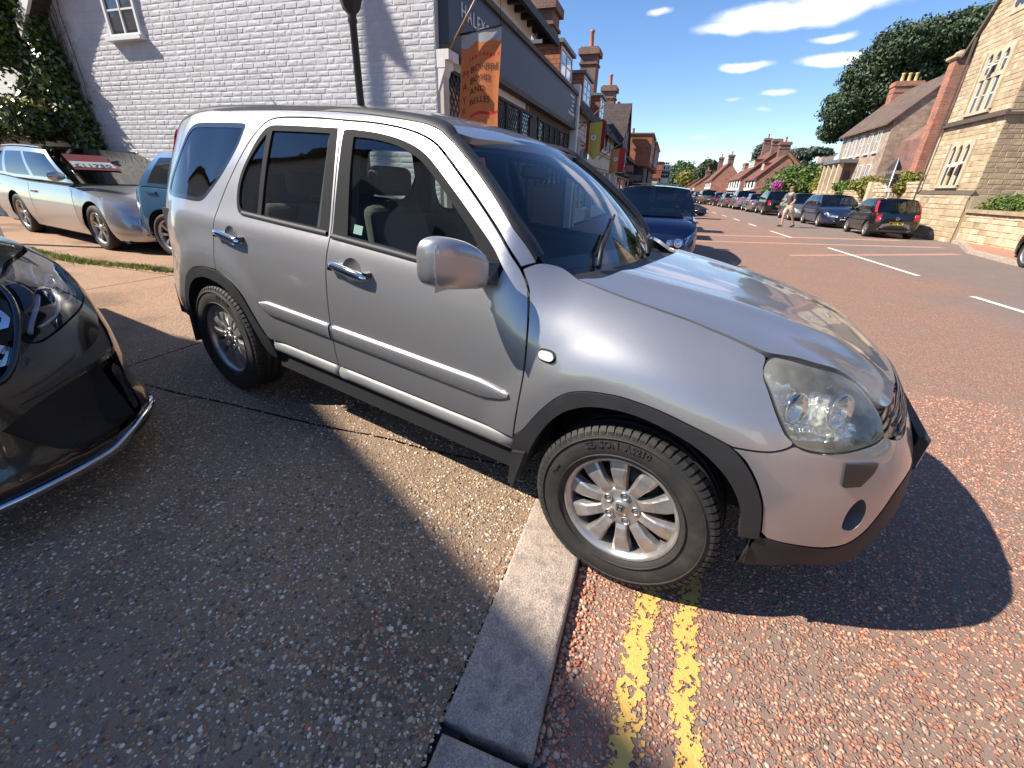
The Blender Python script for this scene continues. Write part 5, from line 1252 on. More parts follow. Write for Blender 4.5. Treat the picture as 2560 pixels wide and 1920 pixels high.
# price board: red card with a white strip of figures, standing behind the glass
g0 = gs_(1.0, .20); g1 = gs_(1.0, .78)
def wsp(y, v, off):
 p = gs_(1.0, v); return Vector((p.x + .16*(1-y*y)*(1-.35*v) + off, p.y*y, p.z))
b = MB(); b.add([wsp(-.80, .42, .05), wsp(-.06, .42, .05), wsp(-.06, .90, .05), wsp(-.80, .90, .05)], [(0, 1, 2, 3)]); b.add([wsp(-.78, .50, .062), wsp(-.09, .50, .062), wsp(-.09, .68, .062), wsp(-.78, .68, .062)], [(0, 1, 2, 3)], 1)
pb = b.build('price_board', [mat('faded red card', (.13, .03, .04), rough=.4), mat('white card', (.30, .34, .34), rough=.4)], est)
c0 = wsp(-.76, .52, .070); c1 = wsp(-.11, .52, .070); c2 = wsp(-.76, .66, .070)
place_text('price_lettering', '£11750', mat('dark green print', (.03, .07, .08), rough=.6), est, c0, (c1-c0), (c2-c0), .16, extrude=.002, space=1.0, bold=.003)
for s_ in (1, -1):
 b = MB(); b.tube([gs_(u, 1.0) * 1 + Vector((0, 0, .03)) if s_ > 0 else Vector((gs_(u, 1.0).x, -gs_(u, 1.0).y, gs_(u, 1.0).z+.03)) for u in (.04, .15, .4, .7, .9, .97)], .014, 6); b.build('roof_rail', M_chrome, est)
b = MB()   # lower grille slot in the front corner
for s_ in (-1, 1):
 V = [face_(1, s_*y, t) + Vector((.014, 0, 0)) for y, t in ((.52, .18), (.90, .20), (.97, .27), (.90, .33), (.56, .34))]; b.add(V, [tuple(range(5)) if s_ > 0 else tuple(reversed(range(5)))])
b.build('corner_intake', M_gloss, est)
b = MB()
for s_ in (-1, 1): b.tube([face_(1, s_*y, .265) + Vector((.022, 0, 0)) for y in (.54, .75, .95)], .006, 5)
b.build('intake_blade', M_chrome, est)
# ---------------------------------------------------------------- ground materials
def chips(name, ramp, base, scale=70, stone=.55, bump=.004, big=None, tint2=None, far=None, rough=.85, mixs=.8):
 """stone chippings bedded in a binder: one colour per chipping, darker joints, relief from the chipping shapes"""
 mt, nt, b = _new(name); L = nt.links; tc = N(nt, 'ShaderNodeTexCoord'); P = tc.outputs['Object']
 nz0 = N(nt, 'ShaderNodeTexNoise'); nz0.inputs['Scale'].default_value = scale*.35; L.new(P, nz0.inputs['Vector'])
 ad = N(nt, 'ShaderNodeVectorMath', operation='MULTIPLY_ADD'); ad.inputs[1].default_value = (.012, .012, .012); L.new(nz0.outputs['Color'], ad.inputs[0]); L.new(P, ad.inputs[2])
 vo = N(nt, 'ShaderNodeTexVoronoi'); vo.inputs['Scale'].default_value = scale; vo.inputs['Randomness'].default_value = .95; L.new(ad.outputs[0], vo.inputs['Vector'])
 ve = N(nt, 'ShaderNodeTexVoronoi', feature='DISTANCE_TO_EDGE'); ve.inputs['Scale'].default_value = scale; ve.inputs['Randomness'].default_value = .95; L.new(ad.outputs[0], ve.inputs['Vector'])
 sp = N(nt, 'ShaderNodeSeparateColor'); L.new(vo.outputs['Color'], sp.inputs[0])
 cr = N(nt, 'ShaderNodeValToRGB'); cr.color_ramp.interpolation = 'CONSTANT'; els = cr.color_ramp.elements
 els[0].position = 0; els[0].color = c4(ramp[0][1]); els[1].position = ramp[1][0]; els[1].color = c4(ramp[1][1])
 for pos, c in ramp[2:]: e_ = els.new(pos); e_.color = c4(c)
 L.new(sp.outputs[0], cr.inputs[0])
 # which cells are proud stones: threshold on the second channel, swayed by large noise
 nb = N(nt, 'ShaderNodeTexNoise'); nb.inputs['Scale'].default_value = 1.3; nb.inputs['Detail'].default_value = 5; nb.inputs['Roughness'].default_value = .6; L.new(P, nb.inputs['Vector'])
 th = N(nt, 'ShaderNodeMath', operation='MULTIPLY_ADD'); th.inputs[1].default_value = 1.6; th.inputs[2].default_value = stone-.8; L.new(nb.outputs['Fac'], th.inputs[0])
 gt = N(nt, 'ShaderNodeMath', operation='LESS_THAN'); L.new(sp.outputs[1], gt.inputs[0]); L.new(th.outputs[0], gt.inputs[1])
 ed = N(nt, 'ShaderNodeMapRange'); ed.inputs['From Min'].default_value = .05; ed.inputs['From Max'].default_value = .26; L.new(ve.outputs['Distance'], ed.inputs['Value'])
 fac = N(nt, 'ShaderNodeMath', operation='MULTIPLY'); L.new(gt.outputs[0], fac.inputs[0]); L.new(ed.outputs[0], fac.inputs[1])
 n2 = N(nt, 'ShaderNodeTexNoise'); n2.inputs['Scale'].default_value = 260; n2.inputs['Detail'].default_value = 4; L.new(P, n2.inputs['Vector'])
 bs = N(nt, 'ShaderNodeMixRGB'); bs.inputs['Color1'].default_value = c4([c*.62 for c in base]); bs.inputs['Color2'].default_value = c4([c*1.35 for c in base]); L.new(n2.outputs['Fac'], bs.inputs['Fac'])
 mx = N(nt, 'ShaderNodeMixRGB'); L.new(fac.outputs[0], mx.inputs['Fac']); L.new(bs.outputs[0], mx.inputs['Color1']); L.new(cr.outputs[0], mx.inputs['Color2'])
 out = mx.outputs[0]
 if big:   # worn / stained areas
  n3 = N(nt, 'ShaderNodeTexNoise'); n3.inputs['Scale'].default_value = big[1]; n3.inputs['Detail'].default_value = 7; n3.inputs['Roughness'].default_value = .62; L.new(P, n3.inputs['Vector'])
  m3 = N(nt, 'ShaderNodeMapRange'); m3.inputs['From Min'].default_value = big[2]; m3.inputs['From Max'].default_value = big[3]; m3.inputs['To Max'].default_value = big[4]; L.new(n3.outputs['Fac'], m3.inputs['Value'])
  x3 = N(nt, 'ShaderNodeMixRGB'); L.new(m3.outputs[0], x3.inputs['Fac']); L.new(out, x3.inputs['Color1']); x3.inputs['Color2'].default_value = c4(big[0]); out = x3.outputs[0]
 if tint2: out = tint2(nt, P, out)
 L.new(out, b.inputs['Base Color']); _set(b, 'Roughness', rough); _set(b, 'Specular IOR Level', .35)
 hh = N(nt, 'ShaderNodeMath', operation='MULTIPLY_ADD'); hh.inputs[1].default_value = .8; L.new(fac.outputs[0], hh.inputs[0]); m5 = N(nt, 'ShaderNodeMath', operation='MULTIPLY'); m5.inputs[1].default_value = .45; L.new(n2.outputs['Fac'], m5.inputs[0]); L.new(m5.outputs[0], hh.inputs[2])
 bp = N(nt, 'ShaderNodeBump'); bp.inputs['Strength'].default_value = .9; bp.inputs['Distance'].default_value = bump; L.new(hh.outputs[0], bp.inputs['Height']); L.new(bp.outputs[0], b.inputs['Normal'])
 MATS[name] = mt; return mt
def road_tint(nt, P, col):
 """the far lane was relaid in greyer stone, plus pale trench reinstatements"""
 L = nt.links; se = N(nt, 'ShaderNodeSeparateXYZ'); L.new(P, se.inputs[0])   # object space: x = s, y = e
 nz = N(nt, 'ShaderNodeTexNoise'); nz.inputs['Scale'].default_value = .35; nz.inputs['Detail'].default_value = 6; L.new(P, nz.inputs['Vector'])
 a = N(nt, 'ShaderNodeMath', operation='MULTIPLY_ADD'); a.inputs[1].default_value = 5.0; L.new(nz.outputs['Fac'], a.inputs[0]); L.new(se.outputs['Y'], a.inputs[2])
 m1 = N(nt, 'ShaderNodeMapRange'); m1.inputs['From Min'].default_value = 6.6; m1.inputs['From Max'].default_value = 8.0; m1.inputs['To Max'].default_value = .85; L.new(a.outputs[0], m1.inputs['Value'])
 x = N(nt, 'ShaderNodeMixRGB'); L.new(m1.outputs[0], x.inputs['Fac']); L.new(col, x.inputs['Color1']); x.inputs['Color2'].default_value = (.21, .165, .14, 1)
 n2 = N(nt, 'ShaderNodeTexNoise'); n2.inputs['Scale'].default_value = .8; n2.inputs['Detail'].default_value = 8; n2.inputs['Roughness'].default_value = .7; L.new(P, n2.inputs['Vector'])
 m2 = N(nt, 'ShaderNodeMapRange'); m2.inputs['From Min'].default_value = .50; m2.inputs['From Max'].default_value = .66; m2.inputs['To Max'].default_value = .55; L.new(n2.outputs['Fac'], m2.inputs['Value'])
 y = N(nt, 'ShaderNodeMixRGB'); L.new(m2.outputs[0], y.inputs['Fac']); L.new(x.outputs[0], y.inputs['Color1']); y.inputs['Color2'].default_value = (.22, .17, .135, 1)
 return y.outputs[0]
RED = [(0, (.55, .23, .13)), (.24, (.44, .16, .09)), (.44, (.60, .31, .19)), (.64, (.34, .12, .075)), (.76, (.62, .38, .25)), (.86, (.22, .19, .17)), (.92, (.40, .31, .24)), (.97, (.12, .10, .09))]
M_road = chips('red chipping road', RED, (.24, .155, .115), scale=66, stone=.66, bump=.0075, tint2=road_tint)
TAN = [(0, (.44, .30, .17)), (.16, (.26, .18, .11)), (.30, (.58, .44, .29)), (.44, (.12, .09, .07)), (.56, (.48, .27, .12)), (.68, (.30, .25, .20)), (.80, (.74, .64, .50)), (.91, (.42, .16, .07))]
def fore_tint(nt, P, col):
 """pinker smooth concrete further from the road"""
 L = nt.links; se = N(nt, 'ShaderNodeSeparateXYZ'); L.new(P, se.inputs[0])
 m1 = N(nt, 'ShaderNodeMapRange'); m1.inputs['From Min'].default_value = -3.2; m1.inputs['From Max'].default_value = -5.2; m1.inputs['To Max'].default_value = .55; L.new(se.outputs['Y'], m1.inputs['Value'])
 x = N(nt, 'ShaderNodeMixRGB'); L.new(m1.outputs[0], x.inputs['Fac']); L.new(col, x.inputs['Color1']); x.inputs['Color2'].default_value = (.46, .26, .15, 1)
 n2 = N(nt, 'ShaderNodeTexNoise'); n2.inputs['Scale'].default_value = 1.1; n2.inputs['Detail'].default_value = 8; n2.inputs['Roughness'].default_value = .65; L.new(P, n2.inputs['Vector'])
 m2 = N(nt, 'ShaderNodeMapRange'); m2.inputs['From Min'].default_value = .54; m2.inputs['From Max'].default_value = .62; m2.inputs['To Max'].default_value = .45; L.new(n2.outputs['Fac'], m2.inputs['Value'])
 y = N(nt, 'ShaderNodeMixRGB'); L.new(m2.outputs[0], y.inputs['Fac']); L.new(x.outputs[0], y.inputs['Color1']); y.inputs['Color2'].default_value = (.32, .235, .16, 1)
 n3 = N(nt, 'ShaderNodeTexNoise'); n3.inputs['Scale'].default_value = .75; n3.inputs['Detail'].default_value = 5; vm = N(nt, 'ShaderNodeVectorMath', operation='ADD'); vm.inputs[1].default_value = (7, 3, 0); L.new(P, vm.inputs[0]); L.new(vm.outputs[0], n3.inputs['Vector'])
 m3 = N(nt, 'ShaderNodeMapRange'); m3.inputs['From Min'].default_value = .50; m3.inputs['From Max'].default_value = .62; m3.inputs['To Max'].default_value = .75; L.new(n3.outputs['Fac'], m3.inputs['Value'])
 z = N(nt, 'ShaderNodeMixRGB', blend_type='MULTIPLY'); L.new(m3.outputs[0], z.inputs['Fac']); L.new(y.outputs[0], z.inputs['Color1']); z.inputs['Color2'].default_value = (.50, .50, .52, 1)
 return z.outputs[0]
M_fore = chips('pebble concrete', TAN, (.27, .19, .13), scale=84, stone=.60, bump=.0070, tint2=fore_tint)
M_kerb = mat('kerb concrete', (.40, .315, .25), rough=.85, noise_amt=.45, noise_scale=170, bump=.0035, bump_scale=150, dirt=(.13, .11, .10), dirt_amt=.7, dirt_scale=16)
M_pave = mat('red brick pavement', (.40, .19, .12), rough=.85, noise_amt=.25, noise_scale=9, bump=.003, bump_scale=30)
M_land = mat('distant land', (.10, .12, .05), rough=.95, noise_amt=.3, noise_scale=.05)
# street frame object: local x runs up the street (s), local y across it (e) -- mirrored so that +y is to the right
SF = Matrix(((D.x, E.x, 0, 0), (D.y, E.y, 0, 0), (0, 0, 1, 0), (0, 0, 0, 1)))
def se_obj(mb, name, mats, parent=None):
 """mesh given in (s, e, z): keep those as object coordinates so that textures follow the street"""
 o = mb.build(name, mats, parent); o.matrix_world = SF
 if True:   # SF is a reflection: flip faces so normals stay up
  o.data.flip_normals()
 return o
b = MB(); b.add([(-400, -420, -.06), (-400, 420, -.06), (1400, 420, -.06), (1400, -420, -.06)], [(0, 1, 2, 3)]); tag(se_obj(b, 'ground', M_land), kind='structure')
def kerb_e(s): return 8.2 if s < 12 else (8.2 + (s-12)*.8/6.5 if s < 18.2 else (9.85 - .02*max(0, s-20) - .0011*max(0, s-20)**2))
ss_ = [-60, -20, 0, 6, 12, 15, 18.2, 18.6, 22, 26, 30, 36, 42, 50, 60, 72, 86, 110, 140]
b = MB(); V = []
for s in ss_: V += [(s, -.30 if s < 20 else -1.1, 0), (s, kerb_e(s)+.02, 0)]
b.add(V, [(2*i, 2*i+1, 2*i+3, 2*i+2) for i in range(len(ss_)-1)]); tag(se_obj(b, 'road', M_road), kind='structure')
# forecourt: gently rising, cut into cast bays with open joints
def fpt(s, e): return (s, e, ground_z(s, e))
b = MB()
JO = [(-10, -.46), (-.46, 2.0), (2.0, 4.75)]; KO = [(-.56, -3.70), (-3.70, -6.2), (-6.2, -9.0), (-9.0, -14.0), (-14, -22)]
# slab joints seen in the picture run slightly askew to the street
import itertools
def jq(s, e): return s + .055*(e+3)
g_ = .008
sl_ = bpy.data.objects.new('forecourt', None); COL.objects.link(sl_); sl_.matrix_world = SF; tag(sl_, kind='structure')
for (s0, s1), (e0, e1) in itertools.product(JO, KO):
 bb = MB(); n1, n2 = 10, 24; V = []
 for i in range(n1+1):
  for j in range(n2+1):
   e = lerp(e0-g_, e1+g_, j/n2); s = lerp(s0+g_, s1-g_, i/n1); wob = .010*noise.noise(Vector((s*1.5, e*1.5, 0))) if 0 else 0
   if e > -.57: e = -.565
   s2 = jq(s, e) + .02*noise.noise(Vector((s*3, e*3, 3)))*(1 if i in (0, n1) else 0); V.append((s2, e, ground_z(s2, e)))
 bb.add(V, [(i*(n2+1)+j, i*(n2+1)+j+1, (i+1)*(n2+1)+j+1, (i+1)*(n2+1)+j) for i in range(n1) for j in range(n2)])
 o = bb.build('slab', M_fore, sl_);
 # make sure faces look up in world space
 pz = o.data.polygons[0].normal.z
 if pz > 0: o.data.flip_normals()
b = MB(); V = []
for e in (-.5, -1.5, -4, -9, -30): V += [(-12, e, ground_z(0, e)-.030), (60, e, ground_z(0, e)-.030)]
b.add(V, [(2*i, 2*i+1, 2*i+3, 2*i+2) for i in range(4)]); tag(se_obj(b, 'joint_bed', mat('dark joint soil', (.05, .042, .032), rough=.95, bump=.004, bump_scale=60)), kind='structure')
b = MB(); b.add([(-10, -22, ground_z(0, -22)), (-10, -60, .8), (60, -60, .8), (60, -22, ground_z(0, -22))], [(0, 1, 2, 3)]); tag(se_obj(b, 'yard', M_fore), kind='structure')
# kerb stones: wide granite-like blocks
kerb = bpy.data.objects.new('kerb', None); COL.objects.link(kerb); kerb.matrix_world = SF; tag(kerb, kind='structure')
def kstone(s0, s1, e0, e1, zt, dz=0, skew=0.0, z0=-.2):
 bm = bmesh.new(); bmesh.ops.create_cube(bm, size=1)
 for v in bm.verts:
  s = lerp(s0, s1, v.co.x+.5); e = lerp(e0, e1, v.co.y+.5); z = lerp(z0, zt, v.co.z+.5); v.co = (s, e + skew*(s-s0), z + (dz*(e-e1)/(e0-e1) if v.co.z > 0 else 0))
 bmesh.ops.subdivide_edges(bm, edges=[e for e in bm.edges if abs(e.verts[0].co.x-e.verts[1].co.x) > .3], cuts=5)
 top = [e for e in bm.edges if all(v.co.z > 0 for v in e.verts) and abs(e.verts[0].co.z-e.verts[1].co.z) < .05 and len([f for f in e.link_faces if abs(f.normal.z) < .5]) >= 1]
 bmesh.ops.bevel(bm, geom=top, offset=.018, segments=3, affect='EDGES', profile=.6)
 for v in bm.verts: v.co += Vector((noise.noise(v.co*9), noise.noise(v.co*9+Vector((5, 0, 0))), noise.noise(v.co*9+Vector((0, 7, 0)))*.6))*.005; v.co += Vector((noise.noise(v.co*31), noise.noise(v.co*31+Vector((5, 0, 0))), 0))*.003
 me = bpy.data.meshes.new('kerb_stone'); bmesh.ops.recalc_face_normals(bm, faces=bm.faces); bm.to_mesh(me); bm.free(); me.materials.append(M_kerb); me.flip_normals()
 for p in me.polygons: p.use_smooth = True
 o = link('kerb_stone', me, kerb); return o
kst = [(-1.585, -.575), (-.560, .39)]
kstone(-1.545, -.520, -.555, -.290, .052, .012, -.012); kstone(-2.55, -1.572, -.545, -.300, .040, .012, .0)
s = -.505
while s < 20: kstone(s, s+.93, -.555, -.285, .060 + (.03 if s > 1 else 0), .01); s += .945
s = -3.52
while s > -9: kstone(s, s+.93, -.55, -.29, .05, .01); s -= .945
# double yellow lines, worn through to the stone
def worn_yellow():
 mt, nt, b_ = _new('worn yellow paint'); L = nt.links; tc = N(nt, 'ShaderNodeTexCoord'); P = tc.outputs['Object']
 _set(b_, 'Base Color', (.62, .38, .095, 1)); _set(b_, 'Roughness', .7)
 v = N(nt, 'ShaderNodeTexVoronoi'); v.inputs['Scale'].default_value = 62; L.new(P, v.inputs['Vector'])
 sp = N(nt, 'ShaderNodeSeparateColor'); L.new(v.outputs['Color'], sp.inputs[0])
 n1 = N(nt, 'ShaderNodeTexNoise'); n1.inputs['Scale'].default_value = 7; n1.inputs['Detail'].default_value = 8; n1.inputs['Roughness'].default_value = .75; L.new(P, n1.inputs['Vector'])
 n2 = N(nt, 'ShaderNodeTexNoise'); n2.inputs['Scale'].default_value = 95; n2.inputs['Detail'].default_value = 4; L.new(P, n2.inputs['Vector'])
 a = N(nt, 'ShaderNodeMath', operation='MULTIPLY_ADD'); a.inputs[1].default_value = .42; L.new(sp.outputs[0], a.inputs[0]); L.new(n1.outputs['Fac'], a.inputs[2])
 a2 = N(nt, 'ShaderNodeMath', operation='MULTIPLY_ADD'); a2.inputs[1].default_value = .5; L.new(n2.outputs['Fac'], a2.inputs[0]); L.new(a.outputs[0], a2.inputs[2])
 # fray towards the edges using the strip's own width coordinate
 uv = N(nt, 'ShaderNodeAttribute', attribute_name='edge'); a3 = N(nt, 'ShaderNodeMath', operation='MULTIPLY_ADD'); a3.inputs[1].default_value = .30; L.new(uv.outputs['Fac'], a3.inputs[0]); L.new(a2.outputs[0], a3.inputs[2])
 lt = N(nt, 'ShaderNodeMath', operation='LESS_THAN'); lt.inputs[1].default_value = 1.10; L.new(a3.outputs[0], lt.inputs[0]); L.new(lt.outputs[0], b_.inputs['Alpha'])
 bp = N(nt, 'ShaderNodeBump'); bp.inputs['Distance'].default_value = .003; L.new(n2.outputs['Fac'], bp.inputs['Height']); L.new(bp.outputs[0], b_.inputs['Normal'])
 return mt
M_yel = worn_yellow()
for (pts, wd) in (([(-3.4, -.08), (-1.75, -.056), (-1.45, -.050), (-1.2, -.045), (-1.0, -.028), (-.84, -.008), (-.6, .004), (.2, .01), (1.2, .0), (2.5, .0), (6, .0)], .038), ([(-3.4, .09), (-1.75, .105), (-1.5, .128), (-1.38, .122), (-1.25, .108), (-1.12, .124), (-.95, .122), (-.82, .140), (-.6, .150), (.2, .16), (1.2, .16), (2.5, .17), (6, .17)], .034)):
 den = SL([(s_, e_) for s_, e_ in pts], closed=False, n=10); V = []; K = 7; at_ = []
 for s_, e_ in den:
  for k in range(K): t = -1.35+2.7*k/(K-1); V.append((s_, e_+t*wd, .004)); at_.append(max(0, abs(t)-.55)/.8)
 b = MB(); b.add(V, [(i*K+j, i*K+j+1, (i+1)*K+j+1, (i+1)*K+j) for i in range(len(den)-1) for j in range(K-1)])
 o = se_obj(b, 'yellow_line', M_yel); tag(o, kind='structure'); a = o.data.attributes.new('edge', 'FLOAT', 'POINT'); a.data.foreach_set('value', at_)
# centre dashes and hatch lines
M_wline = mat('white road paint', (.72, .70, .64), rough=.7, noise_amt=.12, noise_scale=30)
cl = [(7.05, 4.60, 7.95, 4.68), (9.05, 4.88, 13.95, 4.58)]
def gp_se(a): return a
dash = [((5.85, 4.95), (7.00, 4.83)), ((9.05, 4.93), (13.95, 4.65)), ((17.0, 4.30), (19.9, 4.12)), ((22.6, 4.00), (24.4, 3.92)), ((26.9, 3.80), (28.9, 3.70)), ((31.2, 3.55), (33.0, 3.45)), ((35.5, 3.3), (37.5, 3.15)), ((40, 2.95), (42, 2.8)), ((45, 2.5), (47.5, 2.3)), ((51, 1.9), (54, 1.6)), ((1.2, 5.1), (3.2, 5.05))]
for (a, c) in dash:
 t = Vector((c[0]-a[0], c[1]-a[1])).normalized(); n_ = Vector((-t.y, t.x))*.055; b = MB()
 b.add([(a[0]+n_.x, a[1]+n_.y, .004), (a[0]-n_.x, a[1]-n_.y, .004), (c[0]-n_.x, c[1]-n_.y, .004), (c[0]+n_.x, c[1]+n_.y, .004)], [(0, 1, 2, 3)]); o = se_obj(b, 'centre_dash', M_wline); tag(o, kind='structure')
 if (SF.to_3x3() @ o.data.polygons[0].normal).z < 0: o.data.flip_normals()
M_trench = mat('pale trench patch', (.40, .21, .145), rough=.9, noise_amt=.2, noise_scale=12)
for q in ([(12.6, -1.0), (12.9, -1.0), (16.6, 8.6), (16.2, 8.6)], [(15.6, .6), (15.9, .5), (18.8, 8.2), (18.3, 8.4)], [(11.0, 3.0), (11.3, 3.0), (14.6, 8.1), (14.2, 8.1)]):
 b = MB(); b.add([(s_, e_, .002) for s_, e_ in q], [(0, 1, 2, 3)]); o = se_obj(b, 'trench_patch', M_trench); tag(o, kind='structure')
 if (SF.to_3x3() @ o.data.polygons[0].normal).z < 0: o.data.flip_normals()
# pavements
b = MB(); V = []; S2 = [-30, 0, 6, 12, 15, 18.2, 18.6, 22, 26, 30, 36, 42, 50, 60, 72, 86, 110, 140]
for s in S2: V += [(s, kerb_e(s)+.14, .11), (s, kerb_e(s)+8, .16)]
b.add(V, [(2*i, 2*i+1, 2*i+3, 2*i+2) for i in range(len(S2)-1)]); tag(se_obj(b, 'pavement', M_pave), kind='structure')
b = MB(); V = []
for s in S2: e = kerb_e(s); V += [(s, e, -.02), (s, e+.01, .105), (s, e+.02, .116), (s, e+.14, .116)]
b.add(V, [(4*i+j, 4*i+j+1, 4*(i+1)+j+1, 4*(i+1)+j) for i in range(len(S2)-1) for j in range(3)]); tag(se_obj(b, 'kerb_line', M_kerb), kind='structure')
b = MB(); V = []; S3 = [4.75, 8, 14, 22, 40, 80, 140]
for s in S3: V += [(s, -.56 if s < 20 else -1.1, .075), (s, -4.2, .15)]
b.add(V, [(2*i, 2*i+1, 2*i+3, 2*i+2) for i in range(len(S3)-1)]); o = se_obj(b, 'pavement', M_pave); tag(o, kind='structure')
for o in scene.objects:
 if o.type == 'MESH' and o.get('kind') == 'structure' and o.name.split('.')[0] in ('road', 'ground', 'pavement', 'joint_bed', 'yard', 'kerb_line', 'yellow_line', 'trench_patch'):
  if (SF.to_3x3() @ o.data.polygons[0].normal).z < 0: o.data.flip_normals()
# ---------------------------------------------------------------- real loose and bedded stones near the viewpoint
def scatter(name, n, region, zf, size, mt, seed, sink=.35):
 rs = np.random.RandomState(seed)
 bm = bmesh.new(); bmesh.ops.create_icosphere(bm, subdivisions=1, radius=1.0); bv = np.array([v.co[:] for v in bm.verts]); bf = np.array([[v.index for v in f.verts] for f in bm.faces]); bm.free()
 s, e = region(rs, n); n = len(s)
 sz = size[0] + (size[1]-size[0])*rs.rand(n)**2.2
 z = np.array([zf(a, c) for a, c in zip(s, e)])
 jit = 1 + (rs.rand(n, len(bv), 3)-.5)*.5
 v = bv[None]*jit*np.stack([sz*(.8+.5*rs.rand(n)), sz*(.8+.5*rs.rand(n)), sz*(.5+.25*rs.rand(n))], 1)[:, None]
 a = rs.rand(n)*6.283; ca, sa = np.cos(a), np.sin(a); x = v[..., 0]*ca[:, None]-v[..., 1]*sa[:, None]; y = v[..., 0]*sa[:, None]+v[..., 1]*ca[:, None]
 v[..., 0] = x + s[:, None]; v[..., 1] = y + e[:, None]; v[..., 2] += (z + sz*(.5-sink*1.9)*.6)[:, None]
 f = (bf[None] + (np.arange(n)*len(bv))[:, None, None]).reshape(-1, 3)
 w = v.reshape(-1, 3); w2 = np.stack([w[:, 0]*D.x + w[:, 1]*E.x, w[:, 0]*D.y + w[:, 1]*E.y, w[:, 2]], 1)
 me = bpy.data.meshes.new(name); me.vertices.add(len(w2)); me.vertices.foreach_set('co', w2.ravel()); me.loops.add(f.size); me.loops.foreach_set('vertex_index', f[:, ::-1].ravel())
 me.polygons.add(len(f)); me.polygons.foreach_set('loop_start', np.arange(len(f))*3); me.polygons.foreach_set('loop_total', np.full(len(f), 3)); me.polygons.foreach_set('use_smooth', np.ones(len(f), bool)); me.update(calc_edges=True); me.validate()
 me.materials.append(mt); return link(name, me)
def stone_mat(name, ramp, rough=.75):
 mt, nt, b = _new(name); L = nt.links; g = N(nt, 'ShaderNodeNewGeometry'); cr = N(nt, 'ShaderNodeValToRGB'); cr.color_ramp.interpolation = 'CONSTANT'; els = cr.color_ramp.elements
 els[0].color = c4(ramp[0][1]); els[1].position = ramp[1][0]; els[1].color = c4(ramp[1][1])
 for pos, c in ramp[2:]: e_ = els.new(pos); e_.color = c4(c)
 L.new(g.outputs['Random Per Island'], cr.inputs[0]); L.new(cr.outputs[0], b.inputs['Base Color']); _set(b, 'Roughness', rough); return mt
M_redst = stone_mat('red chippings', RED); M_tanst = stone_mat('buff pebbles', TAN)
def rg_road(rs, n):
 # denser near the camera; s from -2.4 to 2, e from -.28 to 3
 s = -2.3 + 4.2*rs.rand(n)**1.25; e = -.27 + 3.0*rs.rand(n)**1.35; yb = ((np.abs(e+.045) < .034) | (np.abs(e-.118) < .034)) & (rs.rand(n) < .80)
 cl_ = np.array([noise.noise(Vector((a*1.6, c*1.6, 2.0))) for a, c in zip(s, e)]); k = (~yb) & (cl_ + rs.rand(n)*.9 > .12); return s[k], e[k]
tag(scatter('road_chippings', 42000, rg_road, lambda s, e: 0.0, (.0030, .0085), M_redst, 3, sink=.36), 'red and brown stone chippings bedded in the road surface', 'chippings', kind='stuff')
def rg_fore(rs, n):
 s = -2.6 + 3.6*rs.rand(n)**1.1; e = -.575 - 3.4*rs.rand(n)**1.4
 cl_ = np.array([noise.noise(Vector((a*1.3, c*1.3, 9.0))) for a, c in zip(s, e)]); k = cl_ + rs.rand(n)*.9 > .15; return s[k], e[k]
tag(scatter('forecourt_pebbles', 46000, rg_fore, lambda s, e: ground_z(s, e), (.0028, .0078), M_tanst, 5, sink=.36), 'buff and grey pebbles bedded in the forecourt concrete', 'pebbles', kind='stuff')
def rg_gut(rs, n):
 s = -2.6 + 3.2*rs.rand(n); e = -.284 + .07*rs.rand(n)**2.2; return s, e
tag(scatter('gutter_gravel', 1700, rg_gut, lambda s, e: .003, (.004, .0105), M_redst, 11, sink=.12), 'loose red gravel gathered in the gutter against the kerb stone', 'gravel', kind='stuff')
def rg_big(rs, n):
 s = -2.4 + 2.9*rs.rand(n); e = -.58 - 1.5*rs.rand(n)**1.6; c_ = np.array([noise.noise(Vector((a*2.2, b_*2.2, 4.0))) for a, b_ in zip(s, e)]); k = c_ > .02; return s[k], e[k]
tag(scatter('loose_pebbles', 5200, rg_big, lambda s, e: ground_z(s, e), (.004, .0105), M_tanst, 21, sink=.34), 'coarser pebbles exposed where the forecourt concrete has worn near the kerb', 'pebbles', kind='stuff')
def rg_back(rs, n):
 s = -2.4 + 2.6*rs.rand(n); e = -.556 - .10*rs.rand(n)**1.8; return s, e
tag(scatter('kerb_grit', 1800, rg_back, lambda s, e: .048, (.003, .008), M_tanst, 12, sink=.15), 'brown grit lying along the back edge of the kerb stone', 'grit', kind='stuff')
# moss and short grass in the yard joint
def grass(name, n, pts, wd, h, mt, seed, zf):
 rs = random.Random(seed); b = MB()
 for _ in range(n):
  i = rs.randrange(len(pts)-1); t = rs.random(); s = lerp(pts[i][0], pts[i+1][0], t) + rs.gauss(0, wd); e = lerp(pts[i][1], pts[i+1][1], t); q = W(s, e, zf(s, e)); a = rs.random()*6.28; l = h*(.4+rs.random()); w = .006
  dx, dy = math.cos(a)*w, math.sin(a)*w; tip = q + Vector((rs.gauss(0, .5)*l, rs.gauss(0, .5)*l, l))
  b.add([q+Vector((dx, dy, 0)), q-Vector((dx, dy, 0)), tip], [(0, 1, 2)])
 return b.build(name, mt)
M_grass = mat('short grass', (.24, .27, .06), rough=.8, noise_amt=.4, noise_scale=6)
tag(grass('joint_grass', 5000, [(2.0, -9.8), (1.85, -8.6), (1.80, -7.8), (1.95, -7.0), (2.02, -6.3)], .06, .035, M_grass, 3, ground_z), 'strip of grass and moss growing along the yard joint in front of the silver estate car', 'grass', kind='stuff')
